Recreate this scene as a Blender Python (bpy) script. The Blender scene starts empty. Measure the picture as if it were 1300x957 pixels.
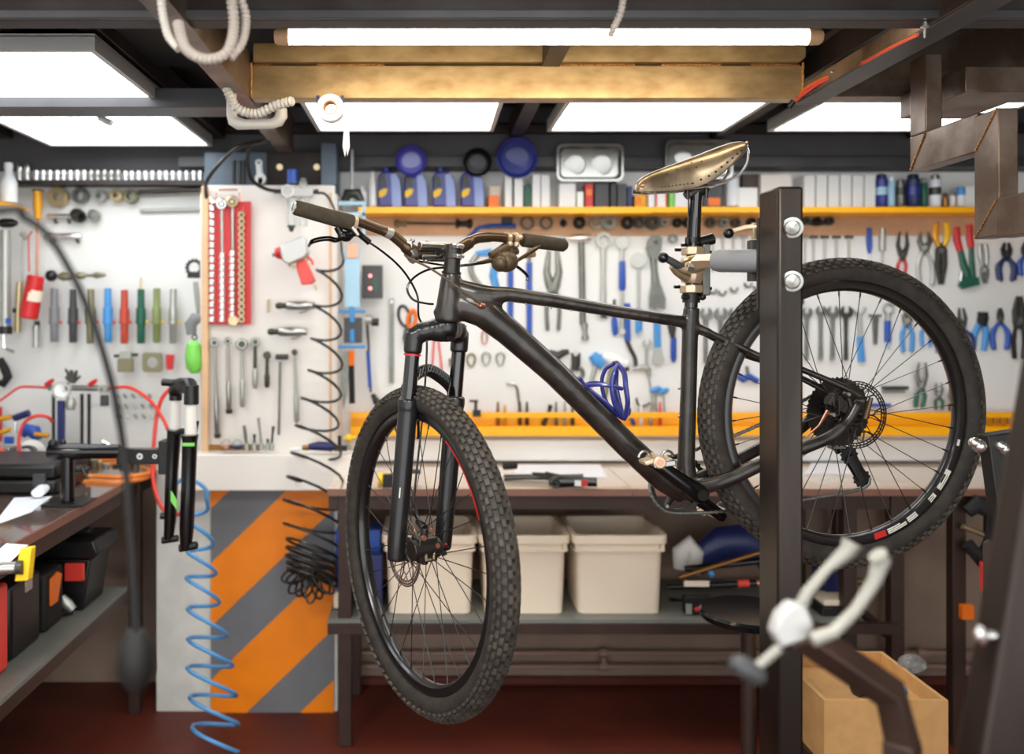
import bpy, bmesh, math, random
from math import pi, sin, cos, radians
from mathutils import Vector, Matrix
random.seed(7)
# camera model: lens axis meets the 1300x957 frame at (CX, CY); camera stands at the origin, height H
F, CX, CY, H = 1100.0, 545.0, 400.0, 1.43
def V(px, py, Y):
    return Vector(((px - CX) * Y / F, Y, H - (py - CY) * Y / F))
def on_plane(px, py, P0, n):
    o = Vector((0, 0, H)); d = Vector(((px - CX) / F, 1, -(py - CY) / F))
    return o + d * ((P0 - o).dot(n) / d.dot(n))
C = bpy.context.scene.collection
ORG = {}
def lin(c):
    return tuple(((x / 255) / 12.92 if x / 255 <= 0.04045 else ((x / 255 + 0.055) / 1.055) ** 2.4) for x in c) + (1,)
MATS = {}
def mat(name, rgb, rough=0.5, metal=0.0, var=0.0, scale=8.0, bump=0.0, coat=0.0, rgb2=None, trans=0.0, alpha=1.0, mix=(0.4, 0.6), stretch=None):
    m = bpy.data.materials.new(name); m.use_nodes = True; MATS[name] = m
    nt = m.node_tree; b = nt.nodes['Principled BSDF']
    b.inputs['Base Color'].default_value = lin(rgb); b.inputs['Roughness'].default_value = rough
    b.inputs['Metallic'].default_value = metal; b.inputs['Coat Weight'].default_value = coat
    b.inputs['Transmission Weight'].default_value = trans; b.inputs['Alpha'].default_value = alpha
    if var or bump or rgb2:
        tc = nt.nodes.new('ShaderNodeTexCoord'); n = nt.nodes.new('ShaderNodeTexNoise')
        n.inputs['Scale'].default_value = scale; n.inputs['Detail'].default_value = 6
        src = tc.outputs['Object']
        if stretch:
            mp = nt.nodes.new('ShaderNodeMapping'); mp.inputs['Scale'].default_value = stretch
            nt.links.new(src, mp.inputs['Vector']); src = mp.outputs['Vector']
        nt.links.new(src, n.inputs['Vector'])
        if var or rgb2:
            r = nt.nodes.new('ShaderNodeValToRGB')
            c1 = lin(rgb); c2 = lin(rgb2) if rgb2 else tuple(x * (1 - var) for x in c1[:3]) + (1,)
            r.color_ramp.elements[0].color = c2; r.color_ramp.elements[1].color = c1
            r.color_ramp.elements[0].position = mix[0]; r.color_ramp.elements[1].position = mix[1]
            nt.links.new(n.outputs['Fac'], r.inputs['Fac']); nt.links.new(r.outputs['Color'], b.inputs['Base Color'])
        if bump:
            bp = nt.nodes.new('ShaderNodeBump'); bp.inputs['Strength'].default_value = bump; bp.inputs['Distance'].default_value = 0.002
            nt.links.new(n.outputs['Fac'], bp.inputs['Height']); nt.links.new(bp.outputs['Normal'], b.inputs['Normal'])
    return m
def emis(name, rgb, s, bands=None):
    m = bpy.data.materials.new(name); m.use_nodes = True; MATS[name] = m
    nt = m.node_tree; b = nt.nodes['Principled BSDF']
    b.inputs['Base Color'].default_value = lin((240, 240, 240)); b.inputs['Emission Color'].default_value = lin(rgb)
    b.inputs['Emission Strength'].default_value = s
    if bands:   # the four tubes glow through the diffuser
        tc = nt.nodes.new('ShaderNodeTexCoord'); sp = nt.nodes.new('ShaderNodeSeparateXYZ'); mt = nt.nodes.new('ShaderNodeMath'); mt.operation = 'MULTIPLY'
        si = nt.nodes.new('ShaderNodeMath'); si.operation = 'COSINE'; mr = nt.nodes.new('ShaderNodeMapRange')
        nt.links.new(tc.outputs['Object'], sp.inputs[0]); nt.links.new(sp.outputs['Y'], mt.inputs[0]); mt.inputs[1].default_value = bands
        nt.links.new(mt.outputs[0], si.inputs[0]); nt.links.new(si.outputs[0], mr.inputs['Value'])
        mr.inputs['From Min'].default_value = -1; mr.inputs['From Max'].default_value = 1; mr.inputs['To Min'].default_value = s * 0.75; mr.inputs['To Max'].default_value = s * 1.15
        nt.links.new(mr.outputs[0], b.inputs['Emission Strength'])
    return m
class MB:
    """collects shapes for one mesh; with Y given, 2-tuples are photo pixels at depth Y and sizes are pixels at that depth"""
    def __init__(s, Y=None):
        s.Y = Y; s.u = Y / F if Y else 1.0; s.v = []; s.f = []
    def P(s, p):
        if isinstance(p, Vector): return p.copy()
        if len(p) == 2: return V(p[0], p[1], s.Y)
        return V(*p) if s.Y else Vector(p)
    def add(s, vs, fs):
        k = len(s.v); s.v += [Vector(v) for v in vs]; s.f += [tuple(i + k for i in f) for f in fs]; return s
    def box(s, c, size, rot=None):
        c = s.P(c); h = [x * s.u / 2 for x in size]; M = rot or Matrix.Identity(3)
        vs = [c + M @ Vector((a * h[0], b * h[1], d * h[2])) for a in (-1, 1) for b in (-1, 1) for d in (-1, 1)]
        return s.add(vs, [(0, 1, 3, 2), (4, 6, 7, 5), (0, 4, 5, 1), (2, 3, 7, 6), (0, 2, 6, 4), (1, 5, 7, 3)])
    def bb(s, x0, x1, y0, y1, z0, z1):
        return s.add([(x, y, z) for x in (x0, x1) for y in (y0, y1) for z in (z0, z1)], [(0, 1, 3, 2), (4, 6, 7, 5), (0, 4, 5, 1), (2, 3, 7, 6), (0, 2, 6, 4), (1, 5, 7, 3)])
    def rect(s, x0, y0, x1, y1, d=6, back=0):
        """pixel rectangle on the plane Y - back, d pixels thick toward the camera"""
        a = V(x0, y0, s.Y); b = V(x1, y1, s.Y); yb = s.Y - back * s.u
        return s.bb(min(a.x, b.x), max(a.x, b.x), yb - d * s.u, yb, min(a.z, b.z), max(a.z, b.z))
    def prism(s, pts, d, back=0, vec=None):
        P = [s.P(p) for p in pts]
        if vec is None:
            for p in P: p.y -= back * s.u
            vec = Vector((0, -d * s.u, 0))
        n = len(P); Q = [p + vec for p in P]
        return s.add(P + Q, [tuple(range(n))[::-1], tuple(range(n, 2 * n))] + [(i, (i + 1) % n, n + (i + 1) % n, n + i) for i in range(n)])
    def tube(s, pts, r, n=10, cap=True, up=None, flat=1.0, closed=False):
        P = [s.P(p) for p in pts]; N = len(P)
        R = r if isinstance(r, (list, tuple)) else [r] * N
        FL = flat if isinstance(flat, (list, tuple)) else [flat] * N
        rings = []; pu = Vector(up) if up else None
        for i, p in enumerate(P):
            if closed: t = P[(i + 1) % N] - P[i - 1]
            else: t = P[min(i + 1, N - 1)] - P[max(i - 1, 0)]
            if t.length < 1e-9: t = Vector((0, 0, 1))
            t.normalize()
            if pu is None: pu = Vector((0, 1, 0)) if abs(t.y) < 0.9 else Vector((0, 0, 1))
            b = pu - t * pu.dot(t)
            if b.length < 1e-6: b = t.orthogonal()
            b.normalize(); c = t.cross(b)
            if not up: pu = b
            rr = R[i] * s.u
            rings.append([p + b * (cos(2 * pi * k / n) * rr * FL[i]) + c * (sin(2 * pi * k / n) * rr) for k in range(n)])
        vs = [v for g in rings for v in g]; fs = []
        for i in range(N if closed else N - 1):
            for k in range(n):
                a = i * n; bq = ((i + 1) % N) * n
                fs.append((a + k, a + (k + 1) % n, bq + (k + 1) % n, bq + k))
        if cap and not closed:
            fs.append(tuple(range(n))[::-1]); fs.append(tuple((N - 1) * n + k for k in range(n)))
        return s.add(vs, fs)
    def lathe(s, p0, p1, prof, n=20):
        """prof: (t along p0-p1 in 0..1, radius)"""
        a = s.P(p0); b = s.P(p1)
        return s.tube([a.lerp(b, t) if 0 <= t <= 1 else a + (b - a) * t for t, _ in prof], [x for _, x in prof], n)._fixtube(a, b, prof, n)
    def _fixtube(s, a, b, prof, n):
        t = (b - a).normalized(); u = t.orthogonal().normalized(); w = t.cross(u); k = len(s.v) - len(prof) * n
        for i, (q, r) in enumerate(prof):
            c = a + (b - a) * q
            for j in range(n): s.v[k + i * n + j] = c + (u * cos(2 * pi * j / n) + w * sin(2 * pi * j / n)) * max(r * s.u, 1e-6)
        return s
    def cyl(s, p0, p1, r0, r1=None, n=16):
        return s.lathe(p0, p1, [(0, r0), (1, r0 if r1 is None else r1)], n)
    def ring(s, c, R, r, axis=(0, 1, 0), n=24, m=8, a0=0, a1=2 * pi, back=0):
        c = s.P(c); c.y -= back * s.u; ax = Vector(axis).normalized()
        u = Vector((1, 0, 0)) if abs(ax.x) < 0.8 else Vector((0, 0, 1)); u = (u - ax * u.dot(ax)).normalized(); w = u.cross(ax) * -1
        full = a1 - a0 > 6.28
        pts = [c + (u * cos(a0 + (a1 - a0) * i / n) + w * sin(a0 + (a1 - a0) * i / n)) * R * s.u for i in range(n if full else n + 1)]
        return s.tube(pts, r, m, closed=full)
    def rev(s, c, ax, prof, n=48, closed=True):
        """revolve (radius, lateral) in metres around the axis"""
        c = s.P(c); ax = Vector(ax).normalized(); u = ax.orthogonal().normalized(); w = ax.cross(u); m = len(prof); k = len(s.v); vs = []
        for i in range(n):
            d = u * cos(2 * pi * i / n) + w * sin(2 * pi * i / n)
            vs += [c + d * a * s.u + ax * b * s.u for a, b in prof]
        fs = [(i * m + j, ((i + 1) % n) * m + j, ((i + 1) % n) * m + (j + 1) % m, i * m + (j + 1) % m) for i in range(n) for j in range(m if closed else m - 1)]
        return s.add(vs, fs)
    def washer(s, c, R, r, d, axis=(0, -1, 0), n=28, back=0):
        c = s.P(c); c.y -= back * s.u
        return s.rev(c, axis, [(r, 0), (R, 0), (R, d), (r, d)], n)
    def sph(s, c, r, sc=(1, 1, 1), n=14, m=8):
        c = s.P(c); r *= s.u; vs = []; fs = []
        for i in range(m + 1):
            th = pi * i / m
            for j in range(n): vs.append(c + Vector((r * sin(th) * cos(2 * pi * j / n) * sc[0], r * sin(th) * sin(2 * pi * j / n) * sc[1], r * cos(th) * sc[2])))
        for i in range(m):
            for j in range(n): fs.append((i * n + j, i * n + (j + 1) % n, (i + 1) * n + (j + 1) % n, (i + 1) * n + j))
        return s.add(vs, fs)
    def build(s, name, material, parent=None, bevel=0, ang=38, org=None):
        if parent is not None: o0 = ORG[parent.name]
        elif org is not None: o0 = Vector(org)
        else:
            xs = [v.x for v in s.v]; ys = [v.y for v in s.v]; zs = [v.z for v in s.v]
            o0 = Vector(((min(xs) + max(xs)) / 2, (min(ys) + max(ys)) / 2, min(zs)))
        me = bpy.data.meshes.new(name); me.from_pydata([v - o0 for v in s.v], [], s.f)
        bm = bmesh.new(); bm.from_mesh(me); bmesh.ops.remove_doubles(bm, verts=bm.verts, dist=1e-6); bmesh.ops.recalc_face_normals(bm, faces=bm.faces); bm.to_mesh(me); bm.free()
        me.materials.append(MATS[material] if isinstance(material, str) else material)
        me.polygons.foreach_set('use_smooth', [True] * len(me.polygons)); me.set_sharp_from_angle(angle=radians(ang))
        o = bpy.data.objects.new(name, me); C.objects.link(o); ORG[o.name] = o0
        if parent is None: o.location = o0
        else: o.parent = parent
        if bevel:
            md = o.modifiers.new('b', 'BEVEL'); md.width = bevel; md.segments = 2; md.limit_method = 'ANGLE'
        return o
def tag(o, label=None, cat=None, group=None, kind=None):
    if label: o['label'] = label
    if cat: o['category'] = cat
    if group: o['group'] = group
    if kind: o['kind'] = kind
    return o
def thing(name, label, cat, at, group=None):
    at = at if isinstance(at, Vector) else (V(*at))
    o = bpy.data.objects.new(name, None); C.objects.link(o); o.location = at; ORG[o.name] = Vector(at); o.empty_display_size = 0.05
    return tag(o, label, cat, group)
def one(mb, name, m, label, cat, group=None, bevel=0):
    return tag(mb.build(name, m, None, bevel), label, cat, group)
def dup(root, d, label=None, group=None):
    """copy a thing with its parts and sub-parts, moved by d"""
    r = root.copy(); C.objects.link(r); r.location = root.location + d; ORG[r.name] = ORG[root.name] + d
    if label: r['label'] = label
    if group: r['group'] = group
    for ch in list(root.children):
        c = ch.copy(); C.objects.link(c); c.parent = r; ORG[c.name] = ORG[r.name]
        for g in list(ch.children):
            e = g.copy(); C.objects.link(e); e.parent = c; ORG[e.name] = ORG[r.name]
    return r
ORD = 'first second third fourth fifth sixth seventh eighth ninth tenth eleventh twelfth thirteenth fourteenth fifteenth sixteenth seventeenth eighteenth nineteenth twentieth'.split()
ORD += ['twenty-' + x for x in ORD[:9]] + ['thirtieth']
def words_mesh(text, size, depth, Mx, name, material, parent, bold=True):
    """flat lettering as a mesh, placed by the matrix Mx"""
    cu = bpy.data.curves.new('t', 'FONT'); cu.body = text; cu.size = size; cu.extrude = depth; cu.align_x = 'CENTER'; cu.align_y = 'CENTER'
    if bold: cu.offset = size * 0.02
    t = bpy.data.objects.new('t', cu); C.objects.link(t); bpy.context.view_layer.update()
    me = bpy.data.meshes.new_from_object(t.evaluated_get(bpy.context.evaluated_depsgraph_get())); bpy.data.objects.remove(t)
    me.transform(Mx); me.transform(Matrix.Translation(-ORG[parent.name])); me.materials.clear(); me.materials.append(MATS[material])
    o = bpy.data.objects.new(name, me); C.objects.link(o); o.parent = parent; ORG[o.name] = ORG[parent.name]
    return o
# ---------------------------------------------------------------- materials
mat('board_white', (232, 233, 231), 0.45, var=0.05, scale=3)
mat('pillar_white', (236, 231, 225), 0.5, var=0.05, scale=4)
mat('ledge_white', (238, 232, 224), 0.4)
mat('low_wall', (150, 128, 112), 0.8, var=0.18, scale=5, bump=0.3)
mat('low_white', (218, 218, 212), 0.8, var=0.12, scale=9, bump=0.4)
mat('upper_dark', (84, 82, 86), 0.55, var=0.2, scale=3)
mat('floor_red', (96, 34, 20), 0.55, var=0.25, scale=4)
mat('deck_dark', (24, 27, 27), 0.7, var=0.4, scale=4)
mat('deck_green', (14, 44, 38), 0.7, var=0.4, scale=4)
mat('beam_steel', (56, 50, 48), 0.5, 0.3, rgb2=(42, 30, 27), scale=6)
mat('beam_tube_lit', (174, 148, 108), 0.36, 0.55, rgb2=(140, 114, 76), scale=16, stretch=(1, 1, 2), mix=(.3, .7), bump=.25)
mat('weld', (196, 150, 90), 0.3, 0.8, bump=1, scale=300, rgb2=(120, 70, 30))
mat('beam_blue', (92, 106, 120), 0.5, 0.1, var=0.15)
mat('beam_grey', (78, 78, 80), 0.45, 0.35, var=0.25, scale=5)
mat('stair_steel', (128, 112, 100), 0.36, 0.6, rgb2=(92, 74, 60), scale=8)
mat('post_steel', (56, 47, 41), 0.32, 0.55, rgb2=(40, 33, 28), scale=10, stretch=(1, 1, .2))
mat('panel_frame', (190, 190, 188), 0.4, 0.3)
mat('pvc', (205, 200, 190), 0.45)
mat('conduit', (176, 166, 156), 0.5)
mat('yellow', (255, 178, 0), 0.35)
mat('wood_strip', (206, 164, 128), 0.6, var=0.12, scale=12)
mat('wood_edge', (226, 184, 142), 0.6, var=0.1, scale=10)
mat('laminate', (224, 202, 180), 0.12, var=0.05, scale=6, coat=1.0)
mat('lam_edge', (132, 90, 74), 0.35)
mat('lam_dark', (92, 76, 70), 0.13, coat=0.7)
mat('frame_brown', (66, 48, 41), 0.45, 0.3, var=0.2)
mat('shelf_grey', (120, 122, 116), 0.5, var=0.1)
mat('bin_cream', (244, 228, 206), 0.45, var=0.04, scale=4)
mat('stripe_orange', (255, 140, 0), 0.45, var=0.06); mat('stripe_grey', (116, 118, 122), 0.5, var=0.08)
mat('matte_black', (11, 10, 10), 0.6); mat('dull_grey', (146, 144, 136), 0.45); mat('black_rubber', (19, 18, 18), 0.7, bump=0.15, scale=60)
mat('black_plastic', (17, 17, 18), 0.38); mat('black_gloss', (14, 14, 15), 0.18)
mat('chrome', (232, 232, 230), 0.24, 0.9); mat('steel', (172, 172, 168), 0.3, 1.0); mat('tool_grey', (128, 130, 124), 0.36, 0.75, var=0.2, scale=30)
mat('tool_pale', (178, 180, 174), 0.34, 0.6); mat('tool_dark', (74, 74, 68), 0.45, 0.6, var=0.2, scale=30); mat('olive', (136, 132, 104), 0.4, 0.5)
mat('blue', (40, 84, 176), 0.4); mat('sky_blue', (70, 148, 214), 0.4); mat('navy', (32, 42, 96), 0.4); mat('red', (206, 34, 36), 0.4); mat('coral', (232, 74, 66), 0.4)
mat('orange', (240, 116, 20), 0.4); mat('gold_plastic', (226, 160, 24), 0.25, 0.2); mat('green', (20, 92, 72), 0.4); mat('lime', (126, 214, 90), 0.4)
mat('pale_blue', (164, 204, 226), 0.4); mat('white_plastic', (236, 238, 238), 0.35); mat('paper', (236, 240, 246), 0.7); mat('lab_yellow', (246, 200, 30), 0.5)
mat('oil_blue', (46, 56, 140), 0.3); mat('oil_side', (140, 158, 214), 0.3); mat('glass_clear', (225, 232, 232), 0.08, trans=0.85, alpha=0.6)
mat('brass', (196, 178, 140), 0.32, 0.8); mat('bronze', (150, 108, 60), 0.35, 0.8); mat('copper', (214, 150, 124), 0.3, 0.85)
mat('cardboard', (206, 158, 100), 0.75, var=0.1, scale=20); mat('grey_plastic', (128, 130, 134), 0.45); mat('dark_grey', (62, 64, 66), 0.45)
mat('hose_red', (226, 66, 54), 0.35); mat('hose_blue', (84, 152, 208), 0.3); mat('hose_orange', (226, 130, 48), 0.35); mat('hose_black', (34, 32, 28), 0.3)
mat('brown_pipe', (150, 122, 110), 0.5)
emis('panel_glow', (248, 252, 255), 2.9, bands=2 * pi / 0.15)
emis('tube_glow', (255, 236, 204), 15.0); emis('panel_fill', (255, 252, 246), 12.0)
emis('led_red', (255, 30, 30), 1.2)
# ---------------------------------------------------------------- the room
def struct(name, mb, m, bevel=0): return tag(mb.build(name, m, None, bevel), kind='structure')
def bx(*a): return MB().bb(*a)
Z = lambda h: H + h
struct('floor', bx(-1.95, 2.9, -1.2, 3.5, -0.06, 0), 'floor_red')
struct('wall_back', bx(-1.95, 2.9, 3.38, 3.5, 0, 2.3), 'low_wall')
struct('wall_left', bx(-2.05, -1.95, -1.2, 3.5, 0, 2.3), 'low_white')
struct('wall_right', bx(2.9, 3.0, -1.2, 3.5, 0, 2.3), 'low_wall')
struct('ceiling', bx(-2.05, 3.0, -1.2, 3.5, Z(.80), Z(.86)), 'deck_dark')
struct('trim_1', bx(-1.95, 2.9, 3.36, 3.38, .862, 1.985), 'board_white')              # white tool board along the back wall
struct('trim_2', bx(-1.95, 2.9, 3.335, 3.38, 1.985, Z(.80)), 'upper_dark')            # dark fascia above it
# roof steel
tn = [2]
def trim(mb, m, bevel=0.002):
    tn[0] += 1; return struct('trim_%d' % tn[0], mb, m, bevel)
trim(bx(-1.95, 2.9, 1.712, 1.765, Z(.583), Z(.80)), 'beam_steel')                     # beam across the whole top of the picture
trim(bx(-1.95, 2.9, 1.700, 1.712, Z(.583), Z(.60)), 'beam_grey')
trim(bx(-.531, -.478, -1.2, 3.05, Z(.575), Z(.70)), 'stair_steel')                    # long beam toward the camera, upper left
trim(bx(-.477, 1.0, 2.32, 2.37, Z(.58), Z(.668)), 'beam_tube_lit')                        # cross beam of brown steel; the tube's warm glow is put into its colour
trim(MB().prism([Vector((x, 2.30, Z(z))) for x, z in ((-.468, .672), (.985, .672), (1.0, .685), (1.0, .712), (.985, .722), (-.468, .722))], 0, vec=Vector((0, .05, 0))), 'beam_tube_lit')
w = MB()
for a, b in ((-.47, -.42), (-.3, -.12), (.35, .55), (.62, .78), (.86, .99)):
    w.tube([Vector((a + (b - a) * i / 12, 2.318 + random.uniform(-.001, .001), Z(.6695 + random.uniform(-.001, .001)))) for i in range(13)], 0.0028, 6)
w.tube([Vector((-.476 + random.uniform(-.001, .001), 2.318, Z(.585 + i * .0075))) for i in range(13)], 0.0035, 6)
w.tube([Vector((1.0 + random.uniform(-.001, .001), 2.318, Z(.585 + i * .0075))) for i in range(13)], 0.0035, 6)
trim(w, 'weld', 0)
trim(bx(1.0, 1.068, -1.2, 2.37, Z(.575), Z(.580)), 'beam_grey')                       # flat angle upper right: bottom leg
trim(bx(1.0, 1.005, -1.2, 2.37, Z(.580), Z(.62)), 'stair_steel')
trim(bx(-1.95, -.531, 2.44, 2.56, Z(.585), Z(.64)), 'beam_grey')                      # lip between the left light panels
trim(bx(1.07, 2.9, 2.30, 2.37, Z(.58), Z(.76)), 'stair_steel')
trim(bx(1.25, 1.42, 2.02, 2.30, Z(.52), Z(.58)), 'stair_steel')
trim(bx(-.95, 2.9, 3.27, 3.334, Z(.56), Z(.60)), 'beam_grey'); trim(bx(-.95, 2.9, 3.30, 3.334, Z(.60), Z(.69)), 'upper_dark'); trim(bx(-.95, 2.9, 3.27, 3.334, Z(.69), Z(.72)), 'beam_steel')
trim(bx(-1.95, -.53, 1.765, 2.44, Z(.70), Z(.80)), 'deck_dark'); trim(bx(-1.95, 2.9, 1.765, 1.95, Z(.74), Z(.80)), 'deck_green')
for x in (-1.62, -1.02, -.82, .3, 1.06, 1.8): trim(bx(x, x + .05, 1.765, 3.27, Z(.665), Z(.735)), 'beam_steel')
# pillar with its tool board
struct('wall_pillar', bx(-.985, -.332, 3.13, 3.36, 0, V(0, 575, 3.13).z), 'low_white')
trim(bx(-.83, -.345, 3.2, 3.36, Z(.44), Z(.60)), 'beam_blue', 0); trim(bx(-.83, -.335, 3.14, 3.36, V(0, 575, 3.13).z, Z(.44)), 'pillar_white', 0)
trim(bx(-.60, -.39, 3.195, 3.2, Z(.44), Z(.60)), 'beam_steel', 0)
trim(MB().bb(-.39, -.335, 3.12, 3.18, Z(.47), Z(.62)), 'beam_blue')
trim(MB(3.12).rect(258, 235, 425, 577, 6, -6), 'pillar_white')
trim(MB(3.10).rect(257, 237, 265.5, 577, 5), 'wood_edge'); trim(MB(3.10).rect(418.5, 245, 421.5, 577, 4), 'wood_edge')
trim(MB(3.12).rect(236, 572, 452, 616, 34), 'ledge_white', 0.003)                      # white ledge under the board
# striped panel on the pillar: grey sheet with three painted orange bands
a, b, t, bo = 268, 424, 617, 957
trim(MB(3.125).rect(a, t, b, bo + 60, 2), 'stripe_grey', 0)
def clip(poly, f, axis, lim, keep):
    out = []
    for i in range(len(poly)):
        p, q = poly[i], poly[(i + 1) % len(poly)]
        ip, iq = keep(p[axis], lim), keep(q[axis], lim)
        if ip: out.append(p)
        if ip != iq:
            t_ = (lim - p[axis]) / (q[axis] - p[axis]); out.append((p[0] + (q[0] - p[0]) * t_, p[1] + (q[1] - p[1]) * t_))
    return out
le, ge = (lambda v, l: v <= l), (lambda v, l: v >= l)
for yl0, yl1 in ((560, 645), (714, 795), (862, 947), (1012, 1095)):                    # where the band meets the left edge; it rises 45 degrees
    q = [(a - 5, yl0 + 5), (b + 5, yl0 - (b + 5 - a) * .96), (b + 5, yl1 - (b + 5 - a) * .96), (a - 5, yl1 + 5)]
    for ax, l, k in ((0, a, ge), (0, b, le), (1, t, ge), (1, bo + 60, le)): q = clip(q, None, ax, l, k) if q else q
    if len(q) > 2: trim(MB(3.125).prism(q, .5, 2), 'stripe_orange', 0)
# yellow shelf, tan strip and yellow rail on the back board
trim(MB(3.20).rect(455, 263, 826, 271, 4).bb(V(455, 0, 3.2).x, V(826, 0, 3.2).x, 3.2, 3.36, Z(.378), Z(.392)), 'yellow', 0.001)
trim(MB(3.20).rect(826, 263, 1460, 270, 4).bb(V(826, 0, 3.2).x, V(1460, 0, 3.2).x, 3.2, 3.36, Z(.378), Z(.392)), 'yellow', 0.001)
trim(MB(3.36).rect(455, 273, 1460, 299, 3), 'wood_strip', 0.001)
trim(MB(3.30).rect(445, 541, 1460, 553, 3).rect(445, 523, 1460, 530, 3).bb(V(445, 0, 3.3).x, V(1460, 0, 3.3).x, 3.3, 3.36, V(0, 553, 3.3).z, V(0, 549, 3.3).z), 'yellow', 0.001)
trim(MB(3.352).rect(445, 528, 1460, 545, 2), 'yellow', 0)
trim(MB(3.34).rect(445, 558, 1460, 584, 4), 'board_white', 0.002)
# heating pipes along the foot of the back wall
for yy in (829, 846):
    trim(MB(3.34).cyl((440, yy), (1400, yy), 3.2), 'brown_pipe', 0)
w = MB(3.33)
for x in (766, 1170): w.cyl((x, 823), (x, 852), 3.4).cyl((x - 6, 829), (x + 6, 829), 5).cyl((x - 6, 846), (x + 6, 846), 5)
trim(w, 'brown_pipe', 0)
trim(MB(3.37).rect(430, 858, 1500, 868, 5), 'floor_red', 0)
# left upper shelf: steel strip the sockets stand on
trim(MB(3.26).rect(-60, 229, 262, 235, 3).bb(-1.95, V(262, 0, 3.26).x, 3.26, 3.36, V(0, 233, 3.26).z, V(0, 229, 3.26).z), 'beam_steel', 0.001)
# ---------------------------------------------------------------- lights in the ceiling
def panel(x0, x1, y0, y1, h, label, g_='panel_glow'):
    t_ = thing('ceiling_light_panel', label, 'ceiling light', Vector(((x0 + x1) / 2, (y0 + y1) / 2, Z(h))), 'square light panels')
    f = .014
    MB().bb(x0, x1, y0, y0 + f, Z(h - .004), Z(h + .03)).bb(x0, x1, y1 - f, y1, Z(h - .004), Z(h + .03)).bb(x0, x0 + f, y0 + f, y1 - f, Z(h - .004), Z(h + .03)).bb(x1 - f, x1, y0 + f, y1 - f, Z(h - .004), Z(h + .03)).bb(x0, x1, y0, y1, Z(h + .028), Z(h + .035)).build('frame', 'panel_frame', t_)
    MB().bb(x0 + f, x1 - f, y0 + f, y1 - f, Z(h), Z(h + .006)).build('diffuser', g_, t_)
panel(-1.37, -.772, 2.0, 2.57, .615, 'square light panel hung low under the dark deck, nearest the upper left corner')
panel(-1.385, -.79, 2.60, 3.16, .62, 'square light panel above the dark fascia at far left, behind a steel lip')
panel(-.375, .215, 2.38, 2.91, .62, 'square light panel behind the warm-lit beam, beside the hanging tape roll')
panel(.395, .99, 2.38, 2.91, .62, 'square light panel behind the warm-lit beam, above the rectangular steel tray')
panel(1.135, 1.76, 2.38, 2.91, .62, 'square light panel behind the zigzag stair stringer')
t_ = thing('tube_light', 'long glowing tube light with cream end caps above the warm-lit beam', 'tube light', Vector((.27, 1.97, Z(.63))))
MB(1.97).tube([(366, 47), (1026, 47)], 9.5, 16, flat=.8).build('diffuser', 'tube_glow', t_)
MB(1.97).tube([(349, 47), (352, 47), (367, 47)], [8, 10, 10.5], 16).build('end_cap', 'wood_edge', t_)
MB(1.97).tube([(1025, 47), (1040, 47), (1043, 47)], [10.5, 10, 8], 16).build('end_cap', 'wood_edge', t_)
MB(1.99).rect(352, 36, 1040, 40, 12, -6).build('housing', 'panel_frame', t_)
# two unseen panels added over the aisle to brighten bins and lower wall
panel(-1.35, -.75, .45, 1.05, .70, 'added unseen fill light panel over the aisle above the side workbench', 'panel_fill')
panel(-.05, .55, .45, 1.05, .70, 'added unseen fill light panel over the aisle in front of the bicycle frame', 'panel_fill')
# ---------------------------------------------------------------- conduit, pvc elbow, wires
def corr(pts, r, name, m, label, cat, Y):
    t = MB(Y); P = [t.P(p) for p in pts]; Q = smooth(P, 30); out = [Q[0]]; rr = [r]; st_ = 2.3 * Y / F; L = 0
    for a_, b_ in zip(Q, Q[1:]):
        L += (b_ - a_).length
        if L >= st_: out.append(b_); rr.append(r * (1.0 if len(out) % 2 else .74)); L = 0
    return one(t.tube(out, rr, 12), name, m, label, cat)
def smooth(P, k=8):
    """Catmull-Rom through the points"""
    out = []; n = len(P)
    for i in range(n - 1):
        a, b, c, d = P[max(i - 1, 0)], P[i], P[i + 1], P[min(i + 2, n - 1)]
        for j in range(k):
            t = j / k
            out.append(.5 * ((2 * b) + (c - a) * t + (2 * a - 5 * b + 4 * c - d) * t * t + (3 * b - a - 3 * c + d) * t ** 3))
    out.append(P[-1]); return out
corr([(204, -6, 1.50), (207, 20, 1.50), (214, 46, 1.50), (228, 62, 1.49)], 6, 'corrugated_conduit', 'pvc', 'pale flexible conduit hanging behind the upper left beam', 'conduit', 1.5)
corr([(226, 30, 1.50), (236, 62, 1.48), (262, 75, 1.47), (288, 66, 1.47), (297, 34, 1.48), (293, -8, 1.48)], 7.5, 'corrugated_conduit', 'conduit', 'ribbed grey conduit looped in a U under the upper left beam', 'conduit', 1.48)
corr([(303, -8, 1.50), (312, 20, 1.50), (308, 52, 1.49), (292, 74, 1.48)], 6, 'corrugated_conduit', 'conduit', 'ribbed conduit running down beside the U-shaped loop, tucked to its inner side', 'conduit', 1.5)
corr([(286, 108, 2.2), (300, 136, 2.2), (325, 144, 2.2), (350, 134, 2.18), (372, 128, 2.16)], 6.5, 'corrugated_conduit', 'pvc', 'ribbed white conduit lying over the white pipe elbow', 'conduit', 2.2)
one(MB(2.25).tube([(294, 118), (294, 146), (296, 153), (303, 157), (312, 158), (345, 157), (353, 154), (357, 147), (357, 138)], [6.5, 6.5, 7.5, 8, 6.5, 6.5, 7.5, 8, 7], 16), 'pipe_elbow', 'pvc', 'white plastic pipe with two elbows beneath the upper left beam', 'pipe')
one(MB(2.6).tube([(125, 136), (128, 150), (138, 155), (142, 156)], 4.5, 12), 'pipe_stub', 'panel_frame', 'short grey bent pipe end hanging under the front left light panel', 'pipe')
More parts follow.
